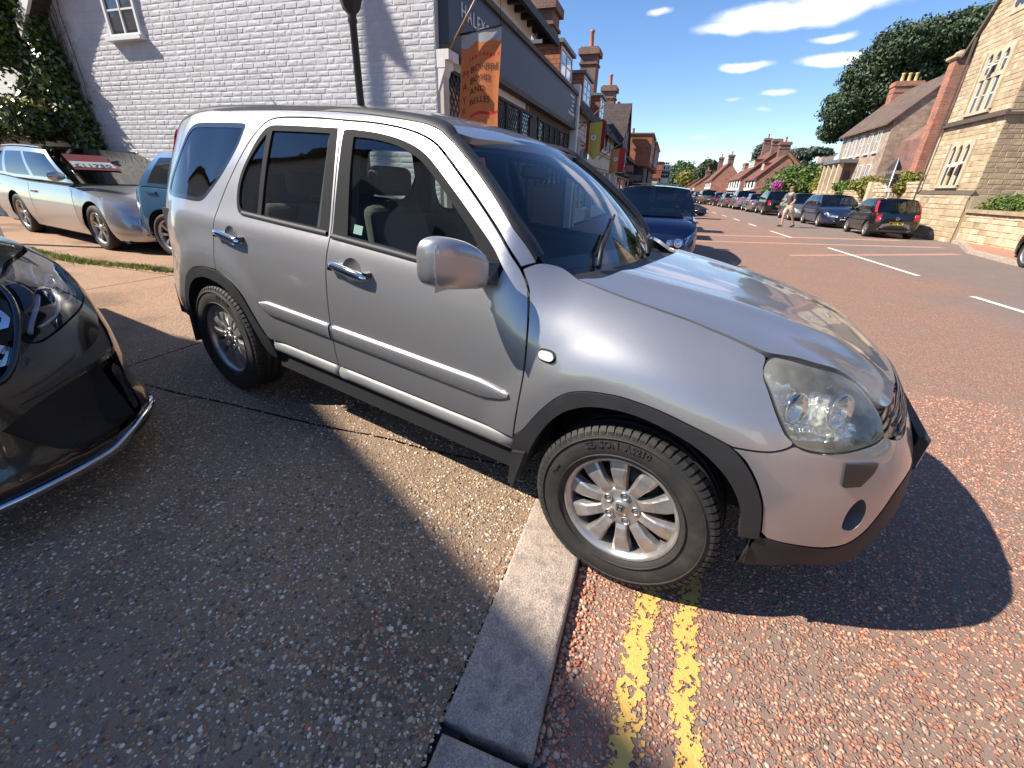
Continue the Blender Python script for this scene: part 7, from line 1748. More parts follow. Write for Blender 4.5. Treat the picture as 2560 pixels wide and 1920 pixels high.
b0 = broot('wall_lantern', 14.6, -3.2, 'dark wall lantern on a bracket under the cream boards', cat='lantern'); b = MB(); b.box(14.5, 14.75, -3.35, -3.1, 2.35, 2.65); bse(b, 'lantern_glass', M_lampclear, b0); b = MB(); b.tube([W(14.62, -3.6, 2.75)-b0.location, W(14.62, -3.2, 2.78)-b0.location, W(14.62, -3.22, 2.62)-b0.location], .015, 5); b.build('bracket', M_iron, b0)
# ---------------------------------------------------------------- banner, flags and street lantern on the left
def cloth(p_tl, right, down, w, h, nx, ny, amp, seed, taper=None):
 rt_, dn = Vector(right).normalized(), Vector(down).normalized(); nn = rt_.cross(dn).normalized(); V = []
 for j in range(ny+1):
  for i in range(nx+1):
   u, v = i/nx, j/ny; ww = w*(taper(v) if taper else 1); x = (u-.5)*ww + w*.5
   y = v*h
   if taper and False: pass
   o = amp*(math.sin(u*7+v*2.1+seed) + .5*math.sin(u*15-v*5+seed*2) + .4*math.sin(v*9+seed))*(.25+.75*v)
   V.append(Vector(p_tl) + rt_*(x + .02*math.sin(v*6+seed)) + dn*(y + .02*math.sin(u*9)) + nn*o)
 F = [(j*(nx+1)+i, j*(nx+1)+i+1, (j+1)*(nx+1)+i+1, (j+1)*(nx+1)+i) for j in range(ny) for i in range(nx)]
 return V, F
ban = empty('banner', at(4.62, -3.6, 2.2), 0, 'long orange cloth banner with red borders hanging at the corner of the white brick building', 'banner')
o0 = ban.location
# pole from the corner rising outwards; the cloth hangs from a short cross rod below it
PB = W(4.62, -3.60, 2.96); PT = W(4.62, -2.72, 4.12)
b = MB(); b.tube([PB-o0, PT-o0], [.022, .016], 8); b.build('pole', mat('varnished pole', (.20, .12, .07), rough=.4), ban)
TLc = W(4.72, -3.345, 3.335); bw = .60; bh = 1.75
hor = (E + D*.06).normalized()
b = MB(); b.tube([TLc - hor*.04 - o0, TLc + hor*(bw+.03) + Vector((0, 0, .09)) - o0], .012, 6)
b.tube([TLc + hor*bw + Vector((0, 0, .09)) - o0, PT - o0], .004, 4); b.tube([TLc - o0, PB.lerp(PT, .32) - o0], .004, 4); b.build('cross_rod', M_iron, ban)
NX, NY = 36, 90
V, F = cloth(TLc-o0, hor + Vector((0, 0, .15)), (0, 0, -1), bw, bh, NX, NY, .010, 1.3)
M_or = mat('orange cloth', (.50, .155, .045), rough=.85, noise_amt=.06, noise_scale=20); M_gc = mat('grey cloth', (.33, .33, .34), rough=.9)
M_redc = mat('red cloth tape', (.50, .02, .02), rough=.8)
b = MB(); b.add(V, F, 0, True)
nrow = NX
for k in range(len(F)):
 j, i = divmod(k, NX); v = j/NY; u = i/NX
 if v < .075 + .012*math.sin(u*14): b.mi[k] = 1
 elif abs(v-.165) < .012 and u > .22 and math.sin(u*70) > -.3: b.mi[k] = 2
 elif abs(v-.56) < .010 and u > .25: b.mi[k] = 2
 elif abs(v-.86) < .010 and u > .25: b.mi[k] = 2
bc = b.build('cloth', [M_or, M_gc, M_redc], ban)
def on_cloth(u, v, off):
 i = min(NX-1, max(0, int(u*NX))); j = min(NY-1, max(0, int(v*NY))); fu, fv = u*NX-i, v*NY-j
 a, c, d, e = V[j*(NX+1)+i], V[j*(NX+1)+i+1], V[(j+1)*(NX+1)+i+1], V[(j+1)*(NX+1)+i]
 p = a*(1-fu)*(1-fv)+c*fu*(1-fv)+d*fu*fv+e*(1-fu)*fv; n = (c-a).cross(e-a).normalized()
 if n.dot((CAM-o0)-p) < 0: n = -n
 return p + n*off
def cloth_text(txt, u0, v0, size, mt, space=1.0):
 place_text('lettering', txt, mt, ban, (0, 0, 0), (1, 0, 0), (0, 1, 0), size, extrude=.001, space=space, warp=lambda q: on_cloth(u0 + q.x/bw, v0 - q.y/bh, .006 + q.z*.5))
M_dkp = mat('dark printed letters', (.05, .02, .015), rough=.8); M_rdp = mat('dark red letters', (.28, .02, .015), rough=.8)
for k, wd in enumerate(('BONFIRE', 'BOYES', 'AND', 'BELLES')): cloth_text(wd, .26, .265+.075*k, .108, M_dkp, .98)
for k, ch in enumerate('MAYFIELD'): cloth_text(ch, .06, .285+.088*k, .125, M_rdp)
# round badge: plain white disc with a few red and blue patches
b = MB(); K = 32; cu, cv_ = .56, .71; R_ = .135
ring = [on_cloth(cu + R_*.92*math.cos(2*math.pi*k/K)/bw, cv_ + R_*math.sin(2*math.pi*k/K)/bh, .008) for k in range(K)]
b.add(ring, [tuple(range(K))]); cc = [on_cloth(cu + R_*.72*math.cos(2*math.pi*k/K)/bw, cv_ + R_*.78*math.sin(2*math.pi*k/K)/bh, .010) for k in range(K)]
b.add(cc, [tuple(range(K))], 1)
for (du, dv, w_, h_, mi) in ((-.12, -.012, .06, .022, 2), (.05, -.022, .09, .010, 3), (.05, -.004, .09, .010, 3), (-.12, .022, .09, .010, 3), (.09, .018, .035, .03, 3), (-.10, .038, .08, .008, 3)):
 b.add([on_cloth(cu+du+a, cv_+dv+c, .012) for a, c in ((0, 0), (w_*2, 0), (w_*2, h_*1.2), (0, h_*1.2))], [(0, 1, 2, 3)], mi)
b.build('badge', [mat('badge rim', (.45, .45, .47), rough=.6), M_white, mat('badge red', (.6, .04, .03), rough=.7), mat('badge blue', (.05, .06, .18), rough=.7)], ban)
# two bracket flags further up the row
def bracket_flag(s, e0, z0, label, pts, colours, seed, lean):
 r = empty('bracket_flag', at(s, e0, z0), 0, label, 'flag'); o_ = r.location
 A = W(s, e0, z0); B = W(s+lean[0], e0+lean[1], z0+lean[2]); b = MB(); b.tube([A-o_, B-o_], .018, 6); b.build('pole', mat('varnished pole', (.2, .12, .07)), r)
 tl, w_, h_, tip = pts; nx, ny = 20, 24
 hv = Vector((E.x, E.y, 0))*.96 + D*.28; hv.normalize(); V = []
 for j in range(ny+1):
  for i in range(nx+1):
   u, v = i/nx, j/ny; hh = h_*(1 + tip*(1-abs(2*u-1)))
   V.append(Vector(tl) - o_ + hv*(u*w_) + Vector((0, 0, -v*hh + .10*u)) + D*(.03*math.sin(u*8+seed)*(v+.2)))
 F = [(j*(nx+1)+i, j*(nx+1)+i+1, (j+1)*(nx+1)+i+1, (j+1)*(nx+1)+i) for j in range(ny) for i in range(nx)]
 b = MB(); b.add(V, F, 0, True)
 for k in range(len(F)): u = (k % nx+.5)/nx; b.mi[k] = 1 if (u < .17 or u > .80) and seed < 2 else (1 if seed >= 2 and u > .62 else 0)
 b.build('cloth', colours, r)
 b = MB(); c = V[(ny//2-2)*(nx+1)+nx//2-2] - D*.02; b.lathe([(0, .006), (.085, .006), (.085, -.004)], c, -D, n=18, smooth=False); [b.lathe([(0, .009), (.022, .009), (.022, .0)], c + Vector((E.x*a_, E.y*a_, c_)), -D, n=5, mi=1, smooth=False) for a_, c_ in ((-.02, -.015), (.02, .0), (.0, .03))]; b.build('roundel', [M_white, mat('badge pale blue', (.16, .19, .36))], r)
M_yc = mat('yellow cloth', (.52, .38, .07), rough=.85); M_dr = mat('crimson cloth', (.24, .012, .015), rough=.85)
bracket_flag(14.05, -3.40, 3.20, 'crimson and yellow pointed flag on an angled pole beside the cream boards', (W(14.2, -3.15, 3.36), .62, .78, .42), [M_yc, M_dr], 1, (.6, 1.0, 1.0))
bracket_flag(18.4, -3.30, 2.55, 'orange and red flag on the second angled pole, farther up the row', (W(19.4, -2.95, 2.98), .62, .95, .0), [mat('tan orange cloth', (.45, .21, .07), rough=.85), mat('bright red cloth', (.50, .03, .03), rough=.85)], 2.4, (.9, 1.0, .85))
# tall black street lantern standing in front of the white wall (only its lower head is in view)
lp = empty('street_lamp', at(3.60, -4.29, ground_z(3.6, -4.29)), 0, 'black lamp post with lantern head in front of the white brick wall', 'lamp post')
b = MB(); b.lathe([(.12, 0), (.12, .25), (.085, .32), (.070, .9), (.052, 1.0), (.045, 3.02), (.060, 3.05), (.050, 3.10), (.060, 3.14)], (0, 0, 0), (0, 0, 1), n=16); b.build('post', M_iron, lp)
b = MB(); b.lathe([(.055, 3.12), (.11, 3.17), (.14, 3.26), (.155, 3.34)], (0, 0, 0), (0, 0, 1), n=6, smooth=False); b.lathe([(.155, 3.34), (.20, 3.78), (.21, 3.80), (.12, 3.98), (.04, 4.04), (.02, 4.15), (0, 4.16)], (0, 0, 0), (0, 0, 1), n=6, smooth=False); b.build('lantern_frame', M_iron, lp)
b = MB(); b.lathe([(.145, 3.36), (.185, 3.76)], (0, 0, 0), (0, 0, 1), n=6, smooth=False); b.build('lantern_glass', M_lampclear, lp)
# ================================================================ right side of the street
church = broot('stone_chapel', 20.6, 12, 'tall honey-coloured stone chapel with two rows of triple lancet windows at the right', 'chapel')
EC, SC0, SC1, SM = 9.90, 18.70, 22.50, 20.60
ST = [M_sand, M_sand2, M_sand3, M_sand]
b = MB(); b.prism([(SC0, EC, -.1), (SC1, EC, -.1), (SC1, EC, 7.15), (SM, EC, 9.7), (SC0, EC, 7.15)], (0, 9, 0)) ; bse(b, 'wall', M_sandj, church)
WL = [(19.98, 20.26), (20.43, 20.71), (20.86, 21.14)]
def kc(x, y):
 s = SC1 - x; z = y
 if 19.86 < s < 21.26 and (1.88 < z < 3.52 or 4.28 < z < 6.48): return False
 return z < 7.15 + 2.55*(1-abs(s-SM)/1.9) and not (4.0 < z < 4.24)
masonry(church, W(SC1, EC, .0), -D, (0, 0, 1), -E, SC1-SC0, 9.6, .36, .165, ST, name='stone', keep=kc, depth=.012, gap=.009, jit=.008, seed=8, vary=.45, near=CAM, rough_face=.004)
masonry(church, W(SC0, EC, .0), E, (0, 0, 1), -D, 8.0, 7.1, .36, .165, [M_sand2, M_sand, M_sand2, M_sand], name='stone', parts=0, keep=lambda x, y: not (4.0 < y < 4.24), depth=.012, gap=.009, jit=.008, seed=9, vary=.45, rough_face=.004)
b = MB(); b.box(SC0-.12, SC1+.12, EC-.14, EC+.0, 4.04, 4.12); b.box(SC0-.07, SC1+.07, EC-.08, EC, 4.12, 4.20); b.box(SC0-.12, SC0, EC, EC+8, 4.04, 4.12); b.prism([(SC0-.10, EC-.10, 1.62), (SC0-.10, EC, 1.80), (SC0-.10, EC, 1.62)], (3.95, 0, 0)); bse(b, 'string_course', M_browntim, church)
b = MB(); b.box(SC0-.08, SC1+.10, EC-.12, EC, -.1, 1.60); b.box(SC0-.10, SC0, EC, EC+8, -.1, 1.60); bse(b, 'plinth', M_sandj, church)
masonry(church, W(SC1+.10, EC-.12, .0), -D, (0, 0, 1), -E, 4.0, 1.60, .46, .20, ST, name='plinth_stone', parts=0, depth=.018, gap=.012, jit=.010, seed=18, vary=.5, rough_face=.007)
# gable coping
b = MB()
for sg in (-1, 1): b.prism([(SM+sg*2.35, EC-.12, 6.55), (SM, EC-.12, 9.72), (SM, EC-.12, 9.95), (SM+sg*2.55, EC-.12, 6.52)], (0, .30, 0))
bse(b, 'gable_coping', M_browntim, church)
b = MB()
for sg in (-1, 1): b.prism([(SM+sg*2.4, EC+.2, 6.5), (SM, EC+.2, 9.7), (SM, EC+.2, 9.82), (SM+sg*2.5, EC+.2, 6.5)], (0, 9, 0))
bse(b, 'roof', M_darktile, church)
b = MB(); b.box(22.36, 22.42, EC-.18, EC-.12, 0.2, 7.0); bse(b, 'lightning_strap', M_browntim, church)
def lancets(root, z0, z1, ztr=None, name='lancet_window'):
 b = MB()   # dressed surround with mullions
 n_ = EC-.05
 lim = [19.86, *[q for w in WL for q in w], 21.26]
 for k in range(4):
  a, c = lim[2*k], lim[2*k+1]; b.box(a, c, EC-.055, EC+.05, z0-.12, z1+.32)
 b.box(19.80, 21.32, EC-.10, EC+.02, z0-.20, z0-.10)
 for a, c in WL:  # pointed heads
  m_ = (a+c)/2; r_ = (c-a); K = 8; arc = [(a + r_*math.cos(math.pi-w)*1 + (r_ if 0 else 0), z1 + r_*math.sin(w)) for w in []]
  ptl = [(c - r_*math.cos(w), z1-.02 + r_*math.sin(w)*.95) for w in np.linspace(0, math.acos(.5), K)]  # left arc
  ptr_ = [(a + r_*math.cos(w), z1-.02 + r_*math.sin(w)*.95) for w in np.linspace(math.acos(.5), 0, K)]
  b.prism([(a, EC-.055, z1+.32)] + [(q[0], EC-.055, q[1]) for q in reversed(ptl)] if False else [(q[0], EC-.055, q[1]) for q in ptl] + [(m_, EC-.055, z1+.34), (a, EC-.055, z1+.34)], (0, .10, 0))
  b.prism([(q[0], EC-.055, q[1]) for q in ptr_] + [(c, EC-.055, z1+.34), (m_, EC-.055, z1+.34)], (0, .10, 0))
 if ztr: b.box(19.86, 21.26, EC-.07, EC+.04, ztr-.07, ztr+.07)
 # hood mould
 b.box(19.74, 19.80, EC-.09, EC, z0-.1, z1+.30); b.box(21.32, 21.38, EC-.09, EC, z0-.1, z1+.30)
 w_ = bse(b, name, M_sand3, church)
 for k, (a, c) in enumerate(WL):
  zs = [(z0-.10, z1+.28)] if not ztr else [(z0-.10, ztr-.07), (ztr+.07, z1+.28)]
  for (q0, q1) in zs:
   b = MB(); b.box(a, c, EC-.012, EC-.004, q0, q1); g = bse(b, 'pane', M_pane, church); g.parent = w_
   b = MB(); zm = (q0+q1)/2; b.box(a, c, EC-.03, EC-.012, zm-.02, zm+.02); b.box(a, a+.025, EC-.03, EC-.012, q0, q1); b.box(c-.025, c, EC-.03, EC-.012, q0, q1); g = bse(b, 'casement', M_wframe if k != 1 else M_sand3, church); g.parent = w_
 # tilted open lights
 for k in ((0, 1) if not ztr else (1,)):
  a, c = WL[k]; zz = z0 + (z1-z0)*.62 if not ztr else ztr+.35
  b = MB(); b.prism([(a+.01, EC-.02, zz), (a+.01, EC-.30, zz-.16), (a+.01, EC-.31, zz-.13), (a+.01, EC-.03, zz+.03)], (c-a-.02, 0, 0)); g = bse(b, 'open_light', M_wframe, church); g.parent = w_
lancets(church, 2.05, 3.12); lancets(church, 4.48, 5.98, 5.46)
b = MB()
for (ds, dz) in ((-.14, 0), (.14, 0), (0, .22)):
 K = 10; b.prism([(SM+ds+.13*math.cos(2*math.pi*k/K), EC-.06, 7.55+dz+.13*math.sin(2*math.pi*k/K)) for k in range(K)], (0, .05, 0))
bse(b, 'trefoil_window', M_pane, church)
b = MB(); b.box(20.2, 21.0, EC-.04, EC+.01, 7.25, 8.05); bse(b, 'trefoil_surround', M_sand3, church)
# low boundary wall towards the viewer with a clipped shrub behind
lw = broot('boundary_wall', 15, 9.9, 'low pale stone wall with dark coping at the right edge, topped by a shrub', 'wall')
b = MB(); b.box(2.0, 18.58, 9.92, 10.30, -.1, 1.05); bse(b, 'core', M_sandj, lw)
masonry(lw, W(18.60, 9.92, .0), -D, (0, 0, 1), -E, 16.4, 1.03, .42, .19, [M_sand3, M_sand, M_sand3, M_sand2], name='stone', keep=None, depth=.018, gap=.012, jit=.010, seed=21, vary=.55, near=W(18, 9.9, 1), rough_face=.007)
b = MB(); s = 2.0
while s < 18.5: b.box(s, min(18.58, s+.88), 9.82, 10.36, 1.055, 1.17); s += .90
bse(b, 'coping', M_sand2, lw)
# ---- rough stone wall beyond the chapel
gw = broot('garden_wall', 32, 11.6, 'rough pale stone garden wall behind the parked cars, overhung by bushes', 'wall')
for (s0, s1, e_, zt) in ((22.6, 31.9, 11.4, 2.12), (32.1, 46.0, 11.6, 1.86)):
 b = MB(); b.box(s0, s1, e_+.02, e_+.40, -.1, zt-.04); bse(b, 'core', M_sandj, gw)
 masonry(gw, W(s1, e_, .0), -D, (0, 0, 1), -E, s1-s0, zt, .40, .24, [M_sand3, M_sand3, M_sand, M_sand2], name='stone', parts=150, depth=.04, gap=.02, jit=.018, seed=int(s0), vary=.6, near=CAM, rough_face=.02)
b = MB(); b.box(22.55, 31.95, 11.34, 11.84, 2.12, 2.22); b.box(31.9, 32.4, 11.2, 11.7, 1.2, 2.3); bse(b, 'wall_cap', M_sand3, gw)
# ---- stone house with five tall windows
hs = broot('stone_house', 40, 15, 'square stone house with five narrow upper windows and a brown tiled roof', 'house')
M_house = brick_mat('house rubble stone', (.40, .30, .22), (.28, .20, .15), (.36, .30, .24), sx=3, sy=6, bump=.01)
gable_block(hs, 35.6, 44.6, 12.5, 17.9, 6.0, 8.6, M_house, M_browntile, over=.35)
for k in range(5):
 s_ = 37.1 + 1.48*k; win(hs, 'e', s_-.28, s_+.28, 4.25, 5.45, 12.5, -1, nx=2, nz=2, out=.06)
 b = MB(); b.box(s_-.45, s_+.45, 12.40, 12.5, 5.62, 5.74); bse(b, 'hood_mould', M_sand2, hs)
for s_ in (37.2, 38.7): win(hs, 'e', s_-.28, s_+.28, 2.0, 3.45, 12.5, -1, nx=2, nz=2, out=.06);
b = MB(); b.box(39.6, 43.6, 11.3, 12.5, 3.72, 3.95); bse(b, 'porch_roof', M_leadroof, hs)
b = MB()
for s_ in (39.8, 41.0, 42.3, 43.3): b.box(s_, s_+.28, 11.4, 11.7, 0, 3.72)
bse(b, 'porch_column', M_sand3, hs)
b = MB(); b.box(40.6, 41.9, 12.44, 12.5, .1, 3.2); bse(b, 'doorway', M_browntim, hs)
chimney(hs, 43.6, 15.2, .9, 1.7, 7.6, 9.3, M_redbrick, pots=3, pot=mat('buff pot', (.60, .42, .18), rough=.7), poth=.55)
lk = broot('brick_outbuilding', 31, 14, 'brown brick building with a very tall slim chimney between chapel and stone house', 'building')
b = MB(); b.box(28.6, 35.5, 13.2, 17.5, -.1, 4.7); b.prism([(35.5, 13.2, 4.7), (35.5, 15.4, 6.8), (35.5, 17.5, 4.7)], (-6.9, 0, 0)); bse(b, 'wall', M_oldbrick, lk)
b = MB(); b.box(30.36, 31.04, 12.5, 13.75, 0, 7.95); c = bse(b, 'chimney', M_redbrick, lk)
b = MB(); b.box(30.28, 31.12, 12.42, 13.83, 7.955, 8.02); b.box(30.22, 31.18, 12.36, 13.89, 8.02, 8.14); b.prism([(30.36, 12.5, 8.14), (31.04, 12.5, 8.14), (30.95, 12.6, 8.35), (30.45, 12.6, 8.35)], (0, .35, 0)); b.prism([(30.36, 13.3, 8.14), (31.04, 13.3, 8.14), (30.95, 13.35, 8.35), (30.45, 13.35, 8.35)], (0, .35, 0)); bse(b, 'chimney_cap', M_sand, lk)
b = MB(); b.box(27.9, 28.6, 12.2, 12.5, 0, 3.6); b.prism([(27.9, 12.2, 3.6), (28.6, 12.2, 3.6), (28.25, 12.2, 4.3)], (0, .3, 0)); bse(b, 'stone_gable', M_sand, lk)
# road sign pole in front of the wall
sg_ = empty('road_sign', at(24.9, 9.6, 0), 0, 'leaning-looking grey sign pole with the dark backs of a triangular sign and plates', 'road sign')
b = MB(); b.tube([W(24.9, 9.6, 0)-sg_.location, W(24.9, 9.6, 3.15)-sg_.location], .038, 10); b.build('post', mat('galvanised steel', (.38, .39, .40), rough=.4, metal=.7), sg_)
b = MB(); b.prism([(24.96, 9.27, 2.62), (24.96, 9.93, 2.62), (24.96, 9.60, 3.18)], (.02, 0, 0)); b.box(24.96, 24.98, 9.32, 9.88, 2.30, 2.48); b.box(24.96, 24.98, 9.30, 9.90, 2.06, 2.22); bse(b, 'sign_plate', mat('grey sign back', (.10, .105, .11), rough=.5), sg_)
b = MB(); b.box(24.82, 24.97, 9.5, 9.7, 1.70, 1.86); bse(b, 'clamp', M_white, sg_)
# ---- row of old houses further up on the right
def cottage(label, s0, s1, e0, depth, ze, zr, wallm, sidem, roofm, ridge='s', jet=True, nwin=4, chim=(), dorm=(), name='cottage', white_h=None):
 r = broot(name, (s0+s1)/2, e0+depth/2, label, 'house')
 gable_block(r, s0, s1, e0, e0+depth, ze, zr, sidem, roofm, over=.3, ridge=ridge)
 b = MB(); zj = white_h or ze*.48; b.box(s0+.0, s1, e0-.10, e0-.003, zj, ze-.02); bse(b, 'white_upper_front', wallm, r)
 b = MB(); b.box(s0+.0, s1, e0-.14, e0-.003, zj-.14, zj-.003); bse(b, 'jetty_beam', M_timber, r)
 b = MB(); b.box(s0+.1, s1-.1, e0-.05, e0-.003, 0, zj-.16); bse(b, 'shopfront', M_timber, r)
 for k in range(nwin):
  s_ = lerp(s0+.8, s1-1.6, k/max(1, nwin-1)); win(r, 'e', s_, s_+.9, zj+.35, ze-.35, e0-.10, -1, nx=2, nz=2, out=.05, frame=M_timber if wallm is M_whitewall else M_wframe, sill=False)
  win(r, 'e', s_, s_+1.0, .6, zj-.35, e0-.05, -1, nx=2, nz=1, out=.05, sill=False)
 for (cs, ce, ws, we, z0, z1, np_) in chim: chimney(r, cs, ce, ws, we, z0, z1, M_oldbrick, pots=np_, capw=.10, poth=.55)
 for (d0, d1, ef, z0, z1, dp) in dorm: dormer(r, d0, d1, ef, z0, z1, -1, dp, M_tilehung, mroof=M_rooftile, nx=max(2, int((d1-d0)/.7)), nz=2)
 return r
cott1 = cottage('white fronted cottage with a big red brick gable end, nearest of the old row', 58.0, 65.5, 8.78, 4.9, 3.10, 5.35, M_whitewall, M_redbrick, M_rooftile, chim=((62.5, 11.6, .9, 1.1, 4.8, 7.0, 1),), dorm=((61.0, 62.4, 9.7, 3.95, 4.7, 1.2),), nwin=3, white_h=1.75)
cott2 = cottage('tall red roofed house with a long row of dormer windows and one thin dark chimney', 66.5, 80.0, 8.25, 8.2, 3.3, 6.9, M_whitewall, M_redbrick, M_rooftile, chim=((79.0, 12.2, .8, .9, 6.2, 8.9, 1), (68.0, 11.6, .9, 1.0, 6.0, 7.8, 0)), dorm=((68.0, 72.8, 9.6, 4.55, 5.45, 2.0), (75.2, 77.6, 9.4, 4.4, 5.3, 1.8)), nwin=5, white_h=1.75)
cott3 = cottage('white house with a broad hipped red roof and two chimneys at its ridge', 86.0, 100.0, 6.1, 4.6, 3.40, 5.95, M_whitewall, M_redbrick, M_rooftile, chim=((88.5, 8.7, .9, .9, 5.2, 7.3, 1), (98.5, 8.0, .8, .8, 5.4, 7.5, 1)), nwin=5, white_h=1.9)
cott4 = cottage('small white cottage with a steep tiled roof past the hipped house', 103, 112, 4.3, 5, 2.6, 4.6, M_whitewall, M_redbrick, M_rooftile, chim=((107, 6.6, 1.6, .8, 4, 5.6, 2),), nwin=3)
cott5 = cottage('low tiled cottage farthest away at the end of the street', 116, 130, 2.6, 6, 2.2, 4.2, M_whitewall, M_redbrick, M_rooftile, nwin=3)
po = broot('porch_shelter', 54.5, 8.6, 'low tiled lean-to roof on posts at the foot of the brick gable', 'shelter'); b = MB(); b.prism([(53.5, 7.6, 1.55), (53.5, 9.9, 2.25), (53.5, 9.9, 2.35), (53.5, 7.6, 1.65)], (3.4, 0, 0)); bse(b, 'roof', M_rooftile, po); b = MB(); b.box(53.7, 53.85, 7.9, 8.05, 0, 1.6); b.box(56.5, 56.65, 7.9, 8.05, 0, 1.6); b.box(53.6, 56.8, 9.4, 9.8, 0, 2.1); bse(b, 'post', M_timber, po)
# picket fence, lamp with flower basket, tall post with sign
pf = broot('picket_fence', 42, 8.6, 'white picket fence below the round green bush', 'fence')
tb = MB(); tb.box(41.95, 41.99, 7.7, 9.6, .55, .62); tb.box(41.95, 41.99, 7.7, 9.6, 1.15, 1.22); bse(tb, 'rail', M_wframe, pf)
pk = MB(); pk.prism([(0, -.045, 0), (0, .045, 0), (0, .045, 1.36), (0, 0, 1.46), (0, -.045, 1.36)], (.02, 0, 0)); pk.v = [tuple(D*q[0] + E*q[1] + Vector((0, 0, q[2]))) for q in pk.v]; pkm = pk.mesh('picket', M_wframe)
e_ = 7.72;
while e_ < 9.6: o = link('picket', pkm, pf); o.location = W(41.93, e_, .05)-pf.location; e_ += .125
cp = empty('column_sign', at(48.5, 8.5, 0), 0, 'white gatepost with a flat grey cap among the bushes', 'gatepost'); b = MB(); b.box(48.3, 48.7, 8.35, 8.65, 0, 2.45); bse(b, 'post', M_whitewall, cp); b = MB(); b.box(48.1, 48.9, 8.0, 9.0, 2.45, 2.62); bse(b, 'cap', M_leadroof, cp)
fb_ = empty('flower_basket', at(45, 8.6, 0), 0, 'ball of pink and purple flowers on a thin dark post', 'flower basket'); b = MB(); b.tube([(0, 0, 0), (0, 0, 1.95)], .03, 6); b.build('post', M_iron, fb_)
# castle-like roof far behind
ca = broot('turreted_house', 110, 29, 'distant stone house with a pale roof behind the cedar', 'house'); b = MB(); b.box(105, 115, 26.5, 33, -1, 7.0); b.box(108, 111, 27, 29, 7, 8.4); bse(b, 'wall', M_house, ca); b = MB(); b.box(104.8, 115.2, 26.3, 33.2, 7.0, 7.25); b.prism([(108, 27, 8.4), (111, 27, 8.4), (109.5, 28, 9.2)], (0, 2, 0)); bse(b, 'roof', M_leadroof, ca)
# ================================================================ garage building behind the viewpoint: throws the big shadow and is mirrored in the car
gx = empty('garage_building', (-9.0, -9.0, 0), 0, 'two-storey garage building with a lettered white band, behind and left of the viewpoint', 'building')
def G(a, c, z): return Vector((-8.09, -4.26, 0)) + E*a + D*(-c) + Vector((0, 0, z))   # a: towards the road, c: along the front away from the yard
def gb(b, name, m_):
 b.v = [tuple(G(*q)-gx.location) for q in b.v]; return b.build(name, m_, gx)
b = MB(); b.prism([(0, 0, -.1), (0, 0, 5.9), (0, 4.2, 10.1), (0, 8.4, 5.9), (0, 8.4, -.1)], (-11, 0, 0)); gb(b, 'wall', M_whitewall)
b = MB(); b.prism([(.30, -.25, 5.72), (.30, 4.2, 10.2), (.30, 8.65, 5.72), (.30, 8.65, 5.86), (.30, 4.2, 10.36), (.30, -.25, 5.86)], (-11.6, 0, 0)); gb(b, 'roof', M_darktile)
b = MB(); b.box(0, .18, .3, 8.1, 2.95, 3.75); gb(b, 'fascia_band', M_wframe)
o = place_text('lettering', 'GARAGE', M_black, gx, G(.19, 7.2, 3.08)-gx.location, D, (0, 0, 1), .62, extrude=.01, space=1.25)
b = MB(); b.box(0, .06, .5, 3.8, .3, 2.8); b.box(0, .06, 4.2, 7.9, .3, 2.8); gb(b, 'showroom_glass', M_pane)
b = MB()
for c_ in (.45, 2.1, 3.8, 4.2, 6.0, 7.9): b.box(0, .10, c_-.05, c_+.05, .2, 2.85)
gb(b, 'glazing_bar', M_timber)
b = MB()
for c_ in (1.0, 3.4, 5.8): b.box(0, .05, c_, c_+1.1, 4.3, 5.5)
gb(b, 'upper_window', M_pane)
b = MB(); b.box(-5.6, -4.8, 5.6, 6.4, 6.4, 10.6); gb(b, 'chimney', M_oldbrick)
# unseen pillar, added and shaped to cast the shadow band on the white wall
tp = TRAVEL
q0 = W(4.49, -4.62, 2.5); k = 6.2; base = q0 - Vector((tp.x, tp.y, 0)).normalized()*k
pil = empty('shadow_pillar', (base.x, base.y, 0), math.atan2(tp.y, tp.x), 'tall thin pillar out of view, added to throw a shadow up the white wall', 'sign')
b = MB(); b.box(-.06, .06, -.072, .072, 0, 12.5); b.prism([(-.05, -.07, 9.2), (-.05, -.24, 9.27), (-.05, -.07, 9.9)], (.1, 0, 0)); b.build('pillar', M_whitewall, pil)
# ================================================================ opposite the viewpoint, down the street: houses seen only in reflections
for (s, e, w, d_, h, lab) in ((-14, 15, 10, 8, 6.0, 'plain house across the street below the chapel'), (-30, 15, 12, 8, 5.5, 'long low house further down the street')):
 r = broot('house', s, e, lab, 'house'); gable_block(r, s-w/2, s+w/2, e-d_/2, e+d_/2, h, h+2.6, M_house if s > -20 else M_whitewall, M_rooftile)
 for k in range(4): win(r, 'e', s-w/2+1+k*2.2, s-w/2+2+k*2.2, h-2.0, h-.7, e-d_/2, -1)
